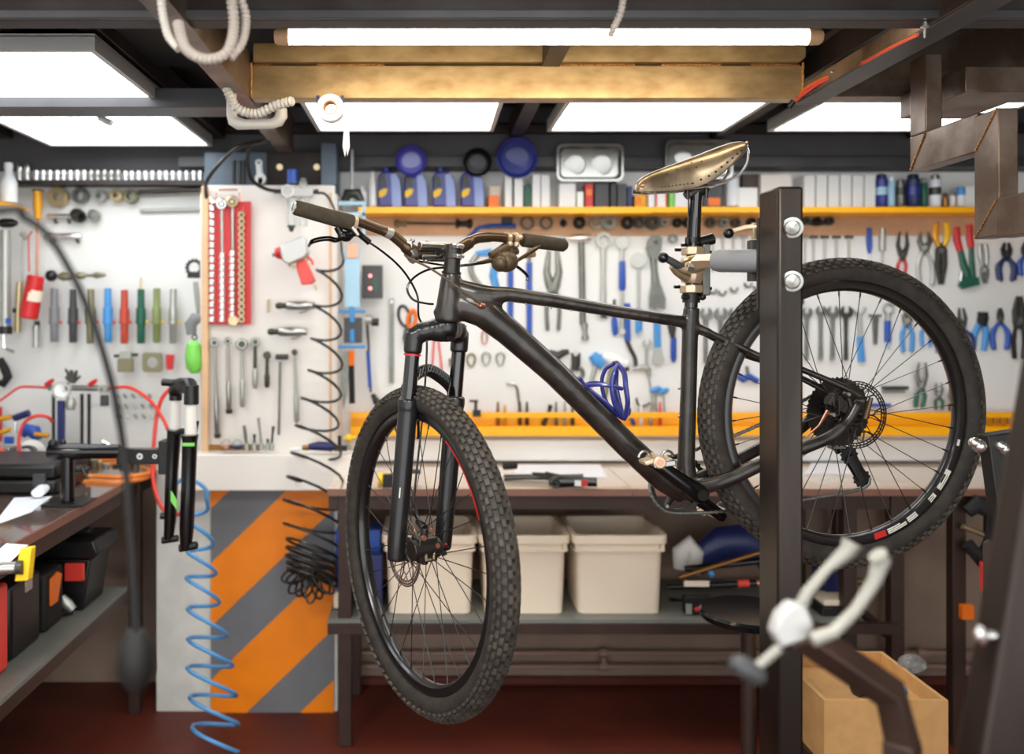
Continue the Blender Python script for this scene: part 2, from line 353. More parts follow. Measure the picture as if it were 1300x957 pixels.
corr([(792, -6, 1.62), (788, 16, 1.62), (780, 34, 1.62), (774, 47, 1.62)], 5, 'corrugated_conduit', 'conduit', 'short ribbed conduit end dangling in front of the glowing tube', 'conduit', 1.62)
t_ = thing('cable_bundle', 'bundle of thin red and orange wires taped along the slanting upper right angle iron', 'wires', (1010, 130, 2.3))
for k, m in enumerate(('coral', 'hose_red', 'orange')):
    pts = smooth([V(1004 + k * 3, 134 - k, 2.33), V(1020, 120 - k * 3, 2.29), V(1044, 104 - k * 2, 2.2), V(1075, 92 - k * 1.5, 2.09), V(1130, 62 - k, 1.86), V(1165, 45 - k, 1.74)], 6)
    MB(2.2).tube(pts, 1.1, 6).build('wire', m, t_)
MB(2.2).tube([(1002, 136, 2.33), (1008, 128, 2.32)], 4, 8).build('sleeve', 'black_plastic', t_)
for q, (x, y, Yq) in enumerate(((1060, 93, 2.15), (1174, 36, 1.72))):
    b_ = MB(Yq).cyl((x, y - 2), (x, y - 8), 3, n=6).sph((x, y - 2), 4, (1.3, 1.3, .5)).cyl((x, y + 12), (x, y - 3), 1.5, n=8)
    one(b_, 'bolt', 'chrome', ['small bright bolt on the upper right angle iron, near the wire bundle end', 'small bright bolt on the upper right angle iron, farther from the wire bundle end'][q], 'bolt', 'bolts on the angle iron')
# tape roll hanging under the warm-lit beam
t_ = thing('tape_roll', 'roll of white tape hanging from two blue hooks under the warm-lit beam, loose strip dangling', 'tape roll', (420, 140, 2.3))
MB(2.3).washer((421, 140), 17, 8.5, 16, n=32).build('roll', 'white_plastic', t_)
MB(2.3).washer((421, 140), 8.6, 7.4, 17, n=32).build('core', 'cardboard', t_)
MB(2.27).prism([(434, 132), (440, 136), (443, 160), (444, 186), (441, 198), (440, 188), (438, 199), (435, 186), (437, 160)], .6).build('loose_strip', 'paper', t_)
for x in (402, 433): MB(2.3).rect(x, 122, x + 4, 134, 4, 0).build('hook', 'navy', t_)
# zigzag stair stringer (rectangular tube), coming down toward the camera
sx0, sx1 = 1.174, 1.214
st = thing('stair_stringer', 'zigzag brown steel stair stringer hanging into the upper right corner', 'stair stringer', Vector((sx0, 1.8, Z(.1))))
MB().bb(sx0, sx1, 2.05, 2.117, Z(.434), Z(.62)).build('riser_tube', 'stair_steel', st, .003)
MB().bb(sx0, sx1, 1.855, 2.117, Z(.350), Z(.434)).build('tread_tube', 'stair_steel', st, .003)
MB().bb(sx0 - .001, sx1 + .001, 1.786, 1.866, Z(.163), Z(.428)).build('riser_tube', 'stair_steel', st, .003)
MB().bb(sx0, sx1, 1.60, 1.80, Z(.160), Z(.2435)).build('tread_tube', 'stair_steel', st, .003)
MB().bb(sx0 - .001, sx1 + .001, 1.52, 1.60, Z(-.03), Z(.242)).build('riser_tube', 'stair_steel', st, .003)
MB().bb(sx0, sx1, 1.30, 1.52, Z(-.03), Z(.054)).build('tread_tube', 'stair_steel', st, .003); MB().bb(sx0 - .001, sx1 + .001, 1.22, 1.30, 0, Z(.053)).build('riser_tube', 'stair_steel', st, .003)
for (ya, za, yb, zb) in ((2.112, .353, 2.05, .43), (1.862, .35, 1.79, .428), (1.862, .164, 1.79, .24)):
    MB().tube([Vector((sx0 - .001, ya + (yb - ya) * i / 14, Z(za + (zb - za) * i / 14) + random.uniform(-.0008, .0008))) for i in range(15)], .0026, 6).build('weld_bead', 'weld', st)
# ---------------------------------------------------------------- camera, world, settings
cd = bpy.data.cameras.new('camera'); cam = bpy.data.objects.new('camera', cd); C.objects.link(cam)
cam.location = (0, 0, H); cam.rotation_euler = (pi / 2, 0, 0)
cd.sensor_width = 36; cd.lens = F / 1300 * 36; cd.shift_x = (650 - CX) / 1300; cd.shift_y = -(478.5 - CY) / 1300; cd.clip_start = .05
cd.dof.use_dof = True; cd.dof.focus_distance = 1.99; cd.dof.aperture_fstop = cd.lens / 1000 / .0185
bpy.context.scene.camera = cam
wd = bpy.data.worlds.new('world'); bpy.context.scene.world = wd; wd.use_nodes = True
bg = wd.node_tree.nodes['Background']; bg.inputs['Color'].default_value = (.98, 1, 1, 1); bg.inputs['Strength'].default_value = 1.3
vs = bpy.context.scene.view_settings; vs.view_transform = 'Standard'; vs.look = 'None'; vs.exposure = 1.08; vs.gamma = 1; vs.use_curve_mapping = False
bpy.context.scene.cycles.use_denoising = True
# ---------------------------------------------------------------- the mountain bicycle
mat('carbon', (44, 42, 40), 0.34, var=0.35, scale=14, coat=0.25, rgb2=(28, 26, 25))
mat('carbon_worn', (50, 43, 38), 0.34, scale=22, rgb2=(30, 27, 24), coat=0.25); mat('knob', (76, 69, 61), 0.7, scale=30, rgb2=(54, 49, 43))
mat('fork_black', (25, 25, 26), 0.32, coat=0.2); mat('stanchion', (12, 12, 13), 0.08, coat=1)
mat('tyre', (54, 48, 42), 0.7, scale=40, rgb2=(40, 36, 32)); mat('rim_black', (28, 27, 27), 0.28, coat=0.3); mat('spoke', (70, 68, 66), 0.3, 0.8)
mat('rotor', (170, 150, 142), 0.28, 0.9); mat('alloy_dark', (60, 57, 54), 0.34, 0.7); mat('foam', (64, 55, 39), 0.85, scale=60, rgb2=(54, 47, 34))
mat('bar_bronze', (96, 78, 60), 0.3, 0.75); mat('saddle_bronze', (148, 130, 106), 0.32, 0.7, rgb2=(104, 90, 70), scale=16); mat('cage_blue', (48, 54, 130), 0.3, coat=0.4)
mat('champagne', (206, 184, 156), 0.33, 0.6); mat('decal_white', (226, 226, 216), 0.5); mat('shell_brown', (84, 68, 50), 0.4, 0.3)
BK = .130; BC = Vector((-.036, 1.955, 0)); bn = Vector((BK, -1, 0)).normalized(); bf = Vector((-1, -BK, 0)).normalized()   # bn: the bicycle's left side, bf: its nose
def B(px, py, off=0.0): return on_plane(px, py, BC + bn * off, bn)
def A(py): return B(574 - (py - 335) * .082, py)                      # steering axis
nw = Vector((-.870, -.493, 0)).normalized(); fw = Vector((-.493, .870, 0)).normalized()
sd = (A(335) - A(701)).normalized()
hubF = A(701) + fw * .040 + Vector((0, 0, 0)); hubR = B(1072, 524)
wn_r = Vector((sin(radians(9)), -cos(radians(9)), 0))
bike = thing('mountain_bicycle', 'matt black mountain bicycle clamped nose down by its seatpost, front wheel turned aside', 'bicycle', Vector((.5, 2.02, 0)))
def cpath(pts, k=6): return smooth([Vector(p) for p in pts], k)
# frame: one carbon shell
f = MB()
f.tube([A(346), A(360), A(385), A(402), A(409)], [.0215, .0245, .0285, .0305, .0285], 20)
f.tube([A(400) + bf * .012, A(394) + bf * .034], [.02, .006], 10)
f.tube([B(578, 370), B(600, 375), B(622, 376), B(645, 373.5), B(700, 381), B(760, 391.5), B(820, 401), B(876, 410)], [.030, .030, .024, .0175, .0168, .0155, .0145, .0150], 18, flat=[.7, .85, .95, 1.15, 1.2, 1.25, 1.2, 1.0])
f.tube([B(574, 386), B(592, 389), B(614, 397), B(645, 421), B(703, 472), B(750, 519), B(797, 566), B(840, 606), B(868, 624)], [.033, .035, .035, .0325, .0300, .0295, .030, .031, .030], 20, flat=[.7, .8, .9, .95, 1, 1, 1.05, 1.1, 1.2])
f.tube([B(582, 376), B(612, 383), B(636, 391)], [.026, .024, .018], 14, flat=.8)
f.tube([B(878, 390), B(876, 420), B(874, 500), B(871, 585), B(871, 612)], [.0195, .0190, .0192, .0205, .026], 18)
f.cyl(B(871, 619) - bn * .043, B(871, 619) + bn * .043, .025)
for s in (1, -1):
    dl = hubR + bn * .068 * s
    P = lambda px, py, o: (B(px, py, o) if s > 0 else B(px, py, o) - bn * 2 * o)
    f.tube(cpath([P(878, 412, .004), P(905, 424, .018), P(935, 438, .030), P(965, 452, .040), P(1000, 462, .052), P(1040, 478, .062), P(1072, 492, .068), P(1092, 503, .069)], 4), [.011] * 4 + [.0085] * 20 + [.009] * 4 + [.010], 12)
    f.tube(cpath([P(873, 620, .020), P(900, 616, .034), P(930, 606, .040), P(965, 590, .046), P(1005, 574, .056), P(1030, 565, .062), P(1055, 554, .066), P(1075, 536, .068), P(1090, 512, .069)], 4), [.021] * 4 + [.0185] * 4 + [.017] * 4 + [.0155] * 8 + [.015] * 8 + [.013] * 5, 14, flat=[.8] * 33)
    f.cyl(P(1092, 510, .062), P(1093, 510, .072), .015)
fr = f.build('frame', 'carbon_worn', bike)
m_ = fr.modifiers.new('r', 'REMESH'); m_.mode = 'VOXEL'; m_.voxel_size = .0036; m_.use_smooth_shade = True
m_ = fr.modifiers.new('s', 'SMOOTH'); m_.factor = .6; m_.iterations = 9
for x, y in ((640, 383), (668, 386), (694, 389.5), (700, 391), (725, 394)): MB().sph(B(x, y, .008), .0024).build('frame_bolt', 'steel', fr)
for x, y in ((862, 493), (862, 528)): MB().sph(B(x, y), .0035).build('frame_bolt', 'steel', fr)
MB().tube([B(606, 385, .030), B(611, 388, .036), B(616, 388, .033)], [.005, .0065, .004], 12).build('cable_port', 'copper', fr)
# seatpost, collar, remote
sp = MB().tube([B(877, 392), B(878.5, 360), B(882, 262), B(883, 243)], [.0158, .0158, .0158, .0165], 20).build('seatpost', 'stanchion', bike)
MB().cyl(B(877.4, 384), B(877.7, 371), .0205).cyl(B(866, 377, .012), B(893, 378, .012), .0055).sph(B(892, 377, .012), .008).build('seat_collar', 'black_plastic', sp)
MB().cyl(B(879.5, 309), B(880, 302), .0185).cyl(B(873, 302, .015), B(873, 311, .015), .005).build('travel_band', 'black_plastic', sp)
MB().cyl(B(887, 308, .012), B(905, 303, .012), .0125, .0135, 14).cyl(B(887, 308, .012), B(881, 309, .012), .006).build('remote_knob', 'black_plastic', sp)
MB().tube([B(872, 250), B(878, 244), B(890, 241), B(897, 238)], [.012, .017, .017, .012], 14).cyl(B(873, 252, .018), B(873, 240, .018), .0045, n=8).cyl(B(897, 252, .018), B(897, 240, .018), .0045, n=8).build('saddle_clamp', 'alloy_dark', sp)
# saddle: moulded leather shell
ts = [0, .04, .1, .2, .32, .46, .6, .72, .84, .93, 1.0]
up = [(805, 241), (807, 232), (814, 225), (829, 217.5), (850, 210), (872, 202), (893, 193.5), (908, 187.5), (922, 182.5), (931, 181), (938, 184)]
hw = [.006, .016, .020, .023, .028, .038, .056, .069, .075, .073, .055]
dr = [.004, .018, .030, .043, .054, .065, .066, .054, .040, .028, .012]
vs_, fs_ = [], []; NA = 18
for i, (x, y) in enumerate(up):
    c = B(x, y)
    for inner in (0, 1):
        for j in range(NA + 1):
            a_ = -pi / 2 * 1.08 + pi * 1.08 * j / NA
            lat = sin(a_) * hw[i] * (1 - .05 * inner); q = (1 - cos(a_)) ** 1.15
            flare = 1 if i < 5 else 1 - .12 * q
            vs_.append(c + bn * lat * flare - Vector((0, 0, 1)) * (dr[i] * q + .0035 * inner) + bf * (.004 * inner if i == len(up) - 1 else 0))
W = 2 * (NA + 1)
for i in range(len(up) - 1):
    for j in range(NA):
        for k in (0, NA + 1): fs_.append((i * W + k + j, i * W + k + j + 1, (i + 1) * W + k + j + 1, (i + 1) * W + k + j))
    for j in (0, NA): fs_.append((i * W + j, (i + 1) * W + j, (i + 1) * W + NA + 1 + j, i * W + NA + 1 + j))
for i in (0, len(up) - 1):
    for j in range(NA): fs_.append((i * W + j, i * W + j + 1, i * W + NA + 2 + j, i * W + NA + 1 + j))
sdl = MB().add(vs_, fs_).build('saddle', 'saddle_bronze', bike)
m_ = sdl.modifiers.new('s', 'SUBSURF'); m_.levels = 1; m_.render_levels = 2
def side(t, q):      # a point on the shell's left side; q 0..1 from crest to hem
    i = min(int(t * 10), 9); u = t * 10 - i; x = up[i][0] * (1 - u) + up[i + 1][0] * u; y = up[i][1] * (1 - u) + up[i + 1][1] * u
    w_ = hw[i] * (1 - u) + hw[i + 1] * u; d = dr[i] * (1 - u) + dr[i + 1] * u; a_ = pi / 2 * 1.08 * q
    return B(x, y) + bn * sin(a_) * w_ * (1 if t < .5 else 1 - .12 * (1 - cos(a_)) ** 1.15) - Vector((0, 0, d * (1 - cos(a_)) ** 1.15))
MB().sph(side(.17, .78), .0045).build('rivet', 'copper', sdl); MB().sph(side(.985, .5), .004).build('rivet', 'copper', sdl)
g = MB()
for i in range(9): g.sph(side(.33 + .02 * i, .9), .0017)
for i in range(9): g.sph(side(.50 + .04 * i, .90 - .012 * i), .0026)
for t_, q_ in ((.36, .55), (.42, .5), (.5, .42), (.55, .5), (.52, .6)): g.sph(side(t_, q_), .002)
g.build('lacing_holes', 'black_plastic', sdl)  # dark beads standing for the lacing holes
g = MB()
for s in (.02, -.02):
    g.tube(cpath([B(812, 241) + bn * s * .5, B(840, 243) + bn * s, B(880, 240) + bn * s, B(905, 236) + bn * s * 1.2, B(925, 227) + bn * s * 1.8, B(935, 214) + bn * s * 2.2, B(937, 200) + bn * s * 2.4, B(935, 192) + bn * s * 2.4], 5), .0034, 8)
g.build('rail', 'chrome', sdl)
MB().sph(B(815, 243, .006), .005).sph(B(824, 242, .006), .005).sph(B(831, 243, .006), .004).build('tension_bolt', 'brass', sdl)
# bottle cage
cg = MB().tube(cpath([B(735, 479, 0), B(744, 492, 0), B(765, 508, 0), B(785, 527, 0), B(793, 531, 0)], 4), .0058, 10, flat=2.4)
for s in (1, -1):
    o = .034 * s
    cg.tube(cpath([B(744, 489) + bn * o * .2, B(757, 487) + bn * o * .8, B(772, 489) + bn * o, B(784, 492) + bn * o * .8], 5), .0050, 8, flat=1.3)
    cg.tube(cpath([B(782, 462) + bn * o * .35, B(787, 472) + bn * o * .8, B(788, 490) + bn * o, B(791, 510) + bn * o * .9, B(792, 528) + bn * o * .3], 6), .0062, 10, flat=1.4)
    cg.tube(cpath([B(782, 462) + bn * o * .35, B(774, 470) + bn * o * .9, B(770, 488) + bn * o, B(775, 512) + bn * o * .85, B(786, 528) + bn * o * .3], 6), .0048, 10, flat=1.3)
cg.tube([B(782, 461) + bn * .014, B(783, 460), B(782, 461) - bn * .014], .0045, 8)
cg.tube([B(790, 530), B(797, 525), B(799, 518)], [.006, .006, .004], 8, flat=2)
cg.build('bottle_cage', 'cage_blue', bike)
# ---- wheels
def gear(mb, c, ax, R, n, th, Rin=0.0, tooth=.0035):
    ax = ax.normalized(); u = ax.orthogonal().normalized(); w_ = ax.cross(u); ot = []; inn = []
    for i in range(2 * n):
        a_ = pi * i / n; r_ = R + (tooth if i % 2 else -tooth * .3); d = u * cos(a_) + w_ * sin(a_); ot.append(c + d * r_); inn.append(c + d * max(Rin, 1e-4))
    N = 2 * n; h = ax * th / 2
    vs = [p - h for p in ot] + [p + h for p in ot] + [p - h for p in inn] + [p + h for p in inn]; fs = []
    for i in range(N):
        j = (i + 1) % N; fs += [(i, j, N + j, N + i), (2 * N + i, 2 * N + j, 3 * N + j, 3 * N + i), (i, j, 2 * N + j, 2 * N + i), (N + i, N + j, 3 * N + j, 3 * N + i)]
    mb.add(vs, fs)
def rotor(mb, c, ax, R=.080):
    ax = ax.normalized(); u = ax.orthogonal().normalized(); w_ = ax.cross(u); D = lambda a_, r_: c + (u * cos(a_) + w_ * sin(a_)) * r_
    for q, r_ in enumerate((R - .0012, R - .0065, R - .013)):
        mb.rev(c, ax, [(r_ - .0014, -.0008), (r_ + .0014, -.0008), (r_ + .0014, .0008), (r_ - .0014, .0008)], 72)
    for i in range(48):
        a_ = 2 * pi * i / 48; mb.tube([D(a_, R - .001), D(a_ + .05, R - .007)], .0013, 4); mb.tube([D(a_ + .065, R - .0065), D(a_ + .02, R - .0135)], .0013, 4)
    for i in range(6):
        a_ = 2 * pi * i / 6; mb.tube([D(a_, R - .013), D(a_ + .18, R - .03), D(a_ + .42, .022)], [.0022, .0018, .0022], 6); mb.tube([D(a_ + .5, R - .013), D(a_ + .42, R - .028), D(a_ + .18, R - .034)], .0017, 6)
    mb.rev(c, ax, [(.016, -.001), (.024, -.001), (.024, .001), (.016, .001)], 36)
def wheel(name, c, n, rear):
    """n points to the bicycle's left"""
    n = n.normalized(); u = Vector((0, 0, 1)); w_ = n.cross(u); R0, rt = .3405, .0285; D = lambda a_: u * cos(a_) + w_ * sin(a_)
    wh = MB().rev(c, n, [(R0 + rt * cos(t), rt * sin(t) * .98) for t in [radians(x) for x in range(-140, 141, 20)]], 96).build('tyre', 'tyre', bike)
    wh.name = name; ORG[wh.name] = ORG[bike.name]
    k = MB(); NK = 96
    for i in range(NK):
        for row, (ps, ln, wd_) in enumerate(((-10.5, .0150, .0086), (10.5, .0150, .0086), (-31, .0130, .0086), (31, .0130, .0086), (-50, .0125, .0074), (50, .0125, .0074), (-68, .0110, .006), (68, .0110, .006))):
            a_ = 2 * pi * (i + (.5 if row in (1, 2, 5, 6) else 0)) / NK; p = radians(ps); d = D(a_); tg = n.cross(d)
            nr = d * cos(p) + n * sin(p); la = n * cos(p) - d * sin(p); q = c + d * R0 + nr * (rt + .0020)
            M = Matrix((tg, la, nr)).transposed(); k.box(q, (ln, wd_, .0062), M)
    k.build('tread_knobs', 'knob', wh)  # paler than the casing: lit tops and dusty rubber put into the colour
    MB().rev(c, n, [(.318, -.0135), (.318, .0135), (.311, .0155), (.300, .0145), (.2945, .008), (.2935, 0), (.2945, -.008), (.300, -.0145), (.311, -.0155)], 96).build('rim', 'rim_black', wh)
    hb = MB(); hl = .050
    hb.lathe(c - n * hl, c + n * hl, [(0, .010), (.04, .019), (.2, .0285), (.24, .0285), (.28, .018), (.5, .016), (.72, .018), (.76, .0285), (.8, .0285), (.96, .019), (1, .010)], 24)
    hb.build('hub', 'alloy_dark', wh)
    s = MB(); NS = 32
    for i in range(NS):
        sg = 1 if i % 2 else -1; a_ = 2 * pi * i / NS + .05; cr = (.52 if (i // 2) % 2 else -.52)
        p1 = c + D(a_) * .2945; p0 = c + D(a_ + cr * 1.55) * .026 + n * .027 * sg
        s.tube([p0, p1], .00115, 5); s.cyl(p1, p1 + (p0 - p1).normalized() * .013, .0021, n=6)
    s.build('spokes', 'spoke', wh)
    rm = MB(); rc = c + n * .043; rotor(rm, rc, n); rm.build('disc_rotor', 'alloy_dark' if rear else 'rotor', wh)  # front paler, rear darker: reflected light is put into the rotor colours
    MB().cyl(c - n * .072, c + n * .072, .006).build('axle', 'alloy_dark', wh)
    return wh
# the wheel is a part whose own mesh is the tyre; rim, knobs, hub, spokes, rotor and axle are its sub-parts
whF = wheel('front_wheel', hubF, nw, False); whR = wheel('rear_wheel', hubR, wn_r, True)
def rim_mark(wh, c, n, a0, a1, r0, r1, m, name):
    """decal following the rim's side; angles in degrees clockwise from the top as seen from the left side"""
    n = n.normalized(); u = Vector((0, 0, 1)); r_ = u.cross(n)
    vs = []; k = max(2, int(abs(a1 - a0) / 1.5) + 1)
    for i in range(k + 1):
        a_ = radians(a0 + (a1 - a0) * i / k); d = u * cos(a_) + (r_ * -1) * sin(a_) * -1
        for rr in (r0, r1): vs.append(c + d * rr + n * (.0150 + (.0012 if rr > .305 else .0005)))
    for v in list(vs): vs.append(v - n * .002)
    h = 2 * (k + 1); fs = []
    for i in range(k): fs += [(2 * i, 2 * i + 1, 2 * i + 3, 2 * i + 2), (h + 2 * i, h + 2 * i + 1, h + 2 * i + 3, h + 2 * i + 2), (2 * i, 2 * i + 2, h + 2 * i + 2, h + 2 * i), (2 * i + 1, 2 * i + 3, h + 2 * i + 3, h + 2 * i + 1)]
    return MB().add(vs, fs)
rr_ = lambda a0, a1, r0, r1: rim_mark(whR, hubR, wn_r, a0, a1, r0, r1, None, None)
rr_(161, 167, .2985, .3125).build('rim_badge', 'red', whR)
g = MB()
for a0, a1, r0, r1 in ((150, 160, .3085, .3115), (150, 160, .304, .307), (153, 160, .2995, .3025), (143.5, 149, .3085, .3115), (143.5, 149, .304, .307), (143.5, 149, .2995, .3025),
                       (131, 135, .3090, .3115), (131, 132.2, .300, .3115), (131, 135, .3045, .3065), (131, 135, .300, .3022), (118, 128, .3085, .3115), (118, 128, .304, .3065), (118, 120.5, .2985, .3115), (125, 128, .300, .303), (103, 106, .302, .308)):
    q = rr_(a0, a1, r0, r1); g.add(q.v, q.f)
g.build('rim_lettering', 'decal_white', whR)
q = rim_mark(whF, hubF, nw, 28, 66, .2985, .3015, None, None); q.build('rim_stripe', 'red', whF)
MB().cyl(hubF + Vector((0, 0, .294)) + nw * .004, hubF + Vector((0, 0, .252)) + nw * .004, .003, .0035, 8).build('valve', 'black_plastic', whF)
# ---- fork
fc = .040
def leg(py, s, o=0): return A(py) + fw * fc + nw * (.0615 * s)
ck = MB(); ck.tube([A(409), A(418), A(424)], [.026, .027, .024], 18)
for s in (1, -1):
    ck.tube(cpath([A(420) + fw * .004, A(419) + fw * .018 + nw * .024 * s, leg(424, s) * .55 + (A(420) + fw * .02 + nw * .035 * s) * .45, leg(428, s)], 5), [.027] * 6 + [.0235] * 5 + [.021] * 5, 14)
    ck.tube([leg(419, s), leg(422, s), leg(436, s), leg(446, s), leg(449, s)], [.015, .0205, .0215, .0215, .019], 18)
ck = ck.build('fork_crown', 'fork_black', bike)
m_ = ck.modifiers.new('r', 'REMESH'); m_.mode = 'VOXEL'; m_.voxel_size = .003; m_.use_smooth_shade = True; m_ = ck.modifiers.new('s', 'SMOOTH'); m_.factor = .6; m_.iterations = 8
for s in (1, -1):
    MB().tube([leg(440, s), leg(520, s)], .0168, 20).build('stanchion', 'stanchion', bike)
MB().cyl(leg(451.4, 1), leg(449.2, 1), .0197).build('red_band', 'red', ck)
MB().cyl(leg(420, -1), leg(413, -1), .012, .0135, 16).cyl(leg(414, -1), leg(411, -1), .009).build('air_cap', 'navy', ck)
MB().cyl(leg(420, 1), leg(417, 1), .013).build('damper_cap', 'alloy_dark', ck)
lw = MB()
for s in (1, -1):
    lw.tube([leg(506, s), leg(509, s), leg(518, s), leg(521, s), leg(530, s), leg(600, s), leg(690, s), leg(712 if s > 0 else 706, s)], [.0225, .0245, .0245, .0228, .0225, .0222, .021, .020], 20)
    lw.tube([leg(692, s), hubF + nw * .060 * s + Vector((0, 0, -.004)), hubF + nw * .060 * s + Vector((0, 0, -.012))], [.014, .016, .014], 12)
ar = [leg(512, 1), leg(495, 1) + fw * .020, leg(479, 1) * .75 + leg(479, -1) * .25 + fw * .034, leg(472, 1) * .5 + leg(472, -1) * .5 + fw * .038, leg(479, 1) * .25 + leg(479, -1) * .75 + fw * .034, leg(495, -1) + fw * .020, leg(512, -1)]
lw.tube(cpath(ar, 5), .0115, 12, flat=1.5)
lw = lw.build('fork_lowers', 'fork_black', bike)
m_ = lw.modifiers.new('r', 'REMESH'); m_.mode = 'VOXEL'; m_.voxel_size = .0033; m_.use_smooth_shade = True; m_ = lw.modifiers.new('s', 'SMOOTH'); m_.factor = .5; m_.iterations = 6
q = MB(); aa = cpath(ar, 4)
for i in range(4, len(aa) - 5):
    q.tube([aa[i] + Vector((0, 0, .012)) - fw * .014, aa[i + 1] + Vector((0, 0, -.004)) - fw * .018], .0016, 5); q.tube([aa[i] + Vector((0, 0, -.004)) - fw * .018, aa[i + 1] + Vector((0, 0, .012)) - fw * .014], .0016, 5)
q.build('arch_ribs', 'fork_black', lw)
MB().cyl(leg(706, -1) + fw * -.0, leg(711, -1) + Vector((.006, 0, -.006)), .006).sph(leg(702, -1) - fw * .02 + nw * .0, .004).build('rebound_knob', 'alloy_dark', lw)
MB().sph(leg(698, -1) - fw * .020 + nw * .004, .0035).build('red_dial', 'red', lw)
MB().cyl(leg(630, 1) - fw * .018 + nw * .013, leg(617, 1) - fw * .018 + nw * .013, .0016, n=6).build('decal', 'decal_white', lw)
# front caliper on the back of the left leg, with hose
cb = hubF + nw * .043 - fw * .060 + Vector((0, 0, .030))
cb = cb - nw * .018 + Vector((0, 0, -.012)) - fw * .006
g = MB().box(cb, (.038, .046, .052), Matrix((fw, nw, Vector((0, 0, 1)))).transposed()).cyl(cb + nw * .034, cb - nw * .034, .023).cyl(cb + Vector((0, 0, .045)), cb + Vector((0, 0, -.035)), .008).tube([cb + Vector((0, 0, .045)), cb + Vector((0, 0, .055)) + fw * .03], [.010, .008], 10)
cal = g.build('brake_caliper', 'alloy_dark', bike, .002)
MB().tube([cb + Vector((0, 0, .0)) - fw * .018 + nw * .008, cb - fw * .019 - Vector((0, 0, .020)) + nw * .006, cb - fw * .019 - Vector((0, 0, .020)) - nw * .012, cb - fw * .018 - nw * .014], .004, 8).build('pad_clip', 'brass', cal)
for v in (Vector((0, 0, .030)) - fw * .018 + nw * .014, Vector((0, 0, .042)) - fw * .015 - nw * .008, Vector((0, 0, .008)) - fw * .015 - nw * .022): MB().cyl(cb + v, cb + v - fw * .008, .0055, n=10).build('caliper_bolt', 'copper', cal)
# crank, chainring, pedals
bb = B(871, 619); cv = (B(822, 580, .083) - (bb + bn * .083)); cr = bike
e1 = bb + bn * .078
arm = MB().tube([e1 - cv * .10, e1, e1 + cv * .25, e1 + cv * .7, e1 + cv, e1 + cv * 1.06], [.014, .0215, .0185, .0150, .0145, .010], 14, up=bn, flat=.55).build('crank_arm', 'black_gloss', bike)
MB().cyl(e1, e1 + bn * .014, .0125).build('crank_bolt', 'alloy_dark', arm); MB().tube([e1 + cv * .12 + Vector((-.004, 0, -.016)) , e1 + cv * .9 + Vector((-.004, 0, -.013))], .003, 6).build('edge_scuff', 'bar_bronze', arm)
words_mesh('SRM', .012, .0006, Matrix.Translation(e1 + cv * .72 + bn * .0105) @ Matrix((-cv.normalized(), Vector((0, 0, 1)).cross(bn).cross(cv.normalized()).normalized() * 0 + bn.cross(-cv.normalized()), bn)).transposed().to_4x4(), 'arm_lettering', 'decal_white', arm) if False else None
e2 = bb - bn * .078
MB().tube([e2 + cv * .10, e2, e2 - cv * .25, e2 - cv * .7, e2 - cv, e2 - cv * 1.06], [.014, .0215, .0185, .0150, .0145, .010], 14, up=bn, flat=.55).build('crank_arm', 'black_gloss', bike)
def pedal(p, s):
    q = MB().cyl(p, p + bn * .07 * s, .009, .007); M = Matrix((bf, bn, Vector((0, 0, 1)))).transposed(); c = p + bn * .042 * s
    pd = q.build('pedal', 'copper', bike)
    MB().box(c + bf * .018, (.030, .040, .010), M @ Matrix.Rotation(.25, 3, 'Y')).box(c - bf * .020, (.022, .044, .012), M @ Matrix.Rotation(.3, 3, 'Y')).cyl(c + bn * .026, c - bn * .026, .0145, n=14).build('pedal_body', 'champagne', pd, .003)
    MB().box(c - bf * .010 + Vector((0, 0, -.004)) + bn * .022 * s, (.05, .006, .013), M @ Matrix.Rotation(.1, 3, 'Y')).build('cleat_bar', 'steel', pd, .002)
    for d in (1, -1): MB().ring(c + bf * .026 * d + Vector((0, 0, .008)), .013, .003, (bn.x, bn.y, 0), 12, 6, 0, pi).build('spring', 'steel', pd)
pedal(e1 + cv + bn * .012, 1); pedal(e2 - cv - bn * .012, -1)
cc = bb - bn * .047; q = MB(); gear(q, cc, bn, .070, 36, .003, .060)
for i in range(4):
    a_ = 2 * pi * i / 4 + .5; u_ = bf * cos(a_) + Vector((0, 0, sin(a_))); q.tube([cc + u_ * .020, cc + u_ * .063], [.012, .007], 8, up=bn, flat=.3)
q.rev(cc, bn, [(.010, -.004), (.026, -.004), (.026, .004), (.010, .004)], 24)
chr_ = q.build('chainring', 'alloy_dark', bike)
for i in range(4):
    a_ = 2 * pi * i / 4 + .5; u_ = bf * cos(a_) + Vector((0, 0, sin(a_))); MB().cyl(cc + u_ * .060 - bn * .001, cc + u_ * .060 + bn * .005, .0045, n=10).build('ring_bolt', 'steel', chr_)
# cassette, derailleur, chain
q = MB()
for i in range(10): gear(q, hubR - wn_r * (.024 + .0040 * i), wn_r, .082 - .0062 * i, 42 - 3 * i, .0018, .016 if i > 3 else .050 - .006 * i)
for i in range(5):
    a_ = 2 * pi * i / 5; u_ = bf * cos(a_) + Vector((0, 0, sin(a_))); q.tube([hubR - wn_r * .024 + u_ * .014, hubR - wn_r * .024 + (bf * cos(a_ + .4) + Vector((0, 0, sin(a_ + .4)))) * .062], .0025, 6)
q.build('cassette', 'alloy_dark', bike)
co = -.046
pu = B(1078, 578, co); pl = B(1094, 607, co)
d_ = MB().tube([B(1080, 530, co - .012), B(1072, 548, co - .022), B(1060, 562, co - .020), B(1068, 574, co - .012)], [.011, .014, .016, .013], 12).box(B(1062, 562, co - .012), (.035, .03, .03))
d_ = d_.build('rear_derailleur', 'black_gloss', bike, .002)
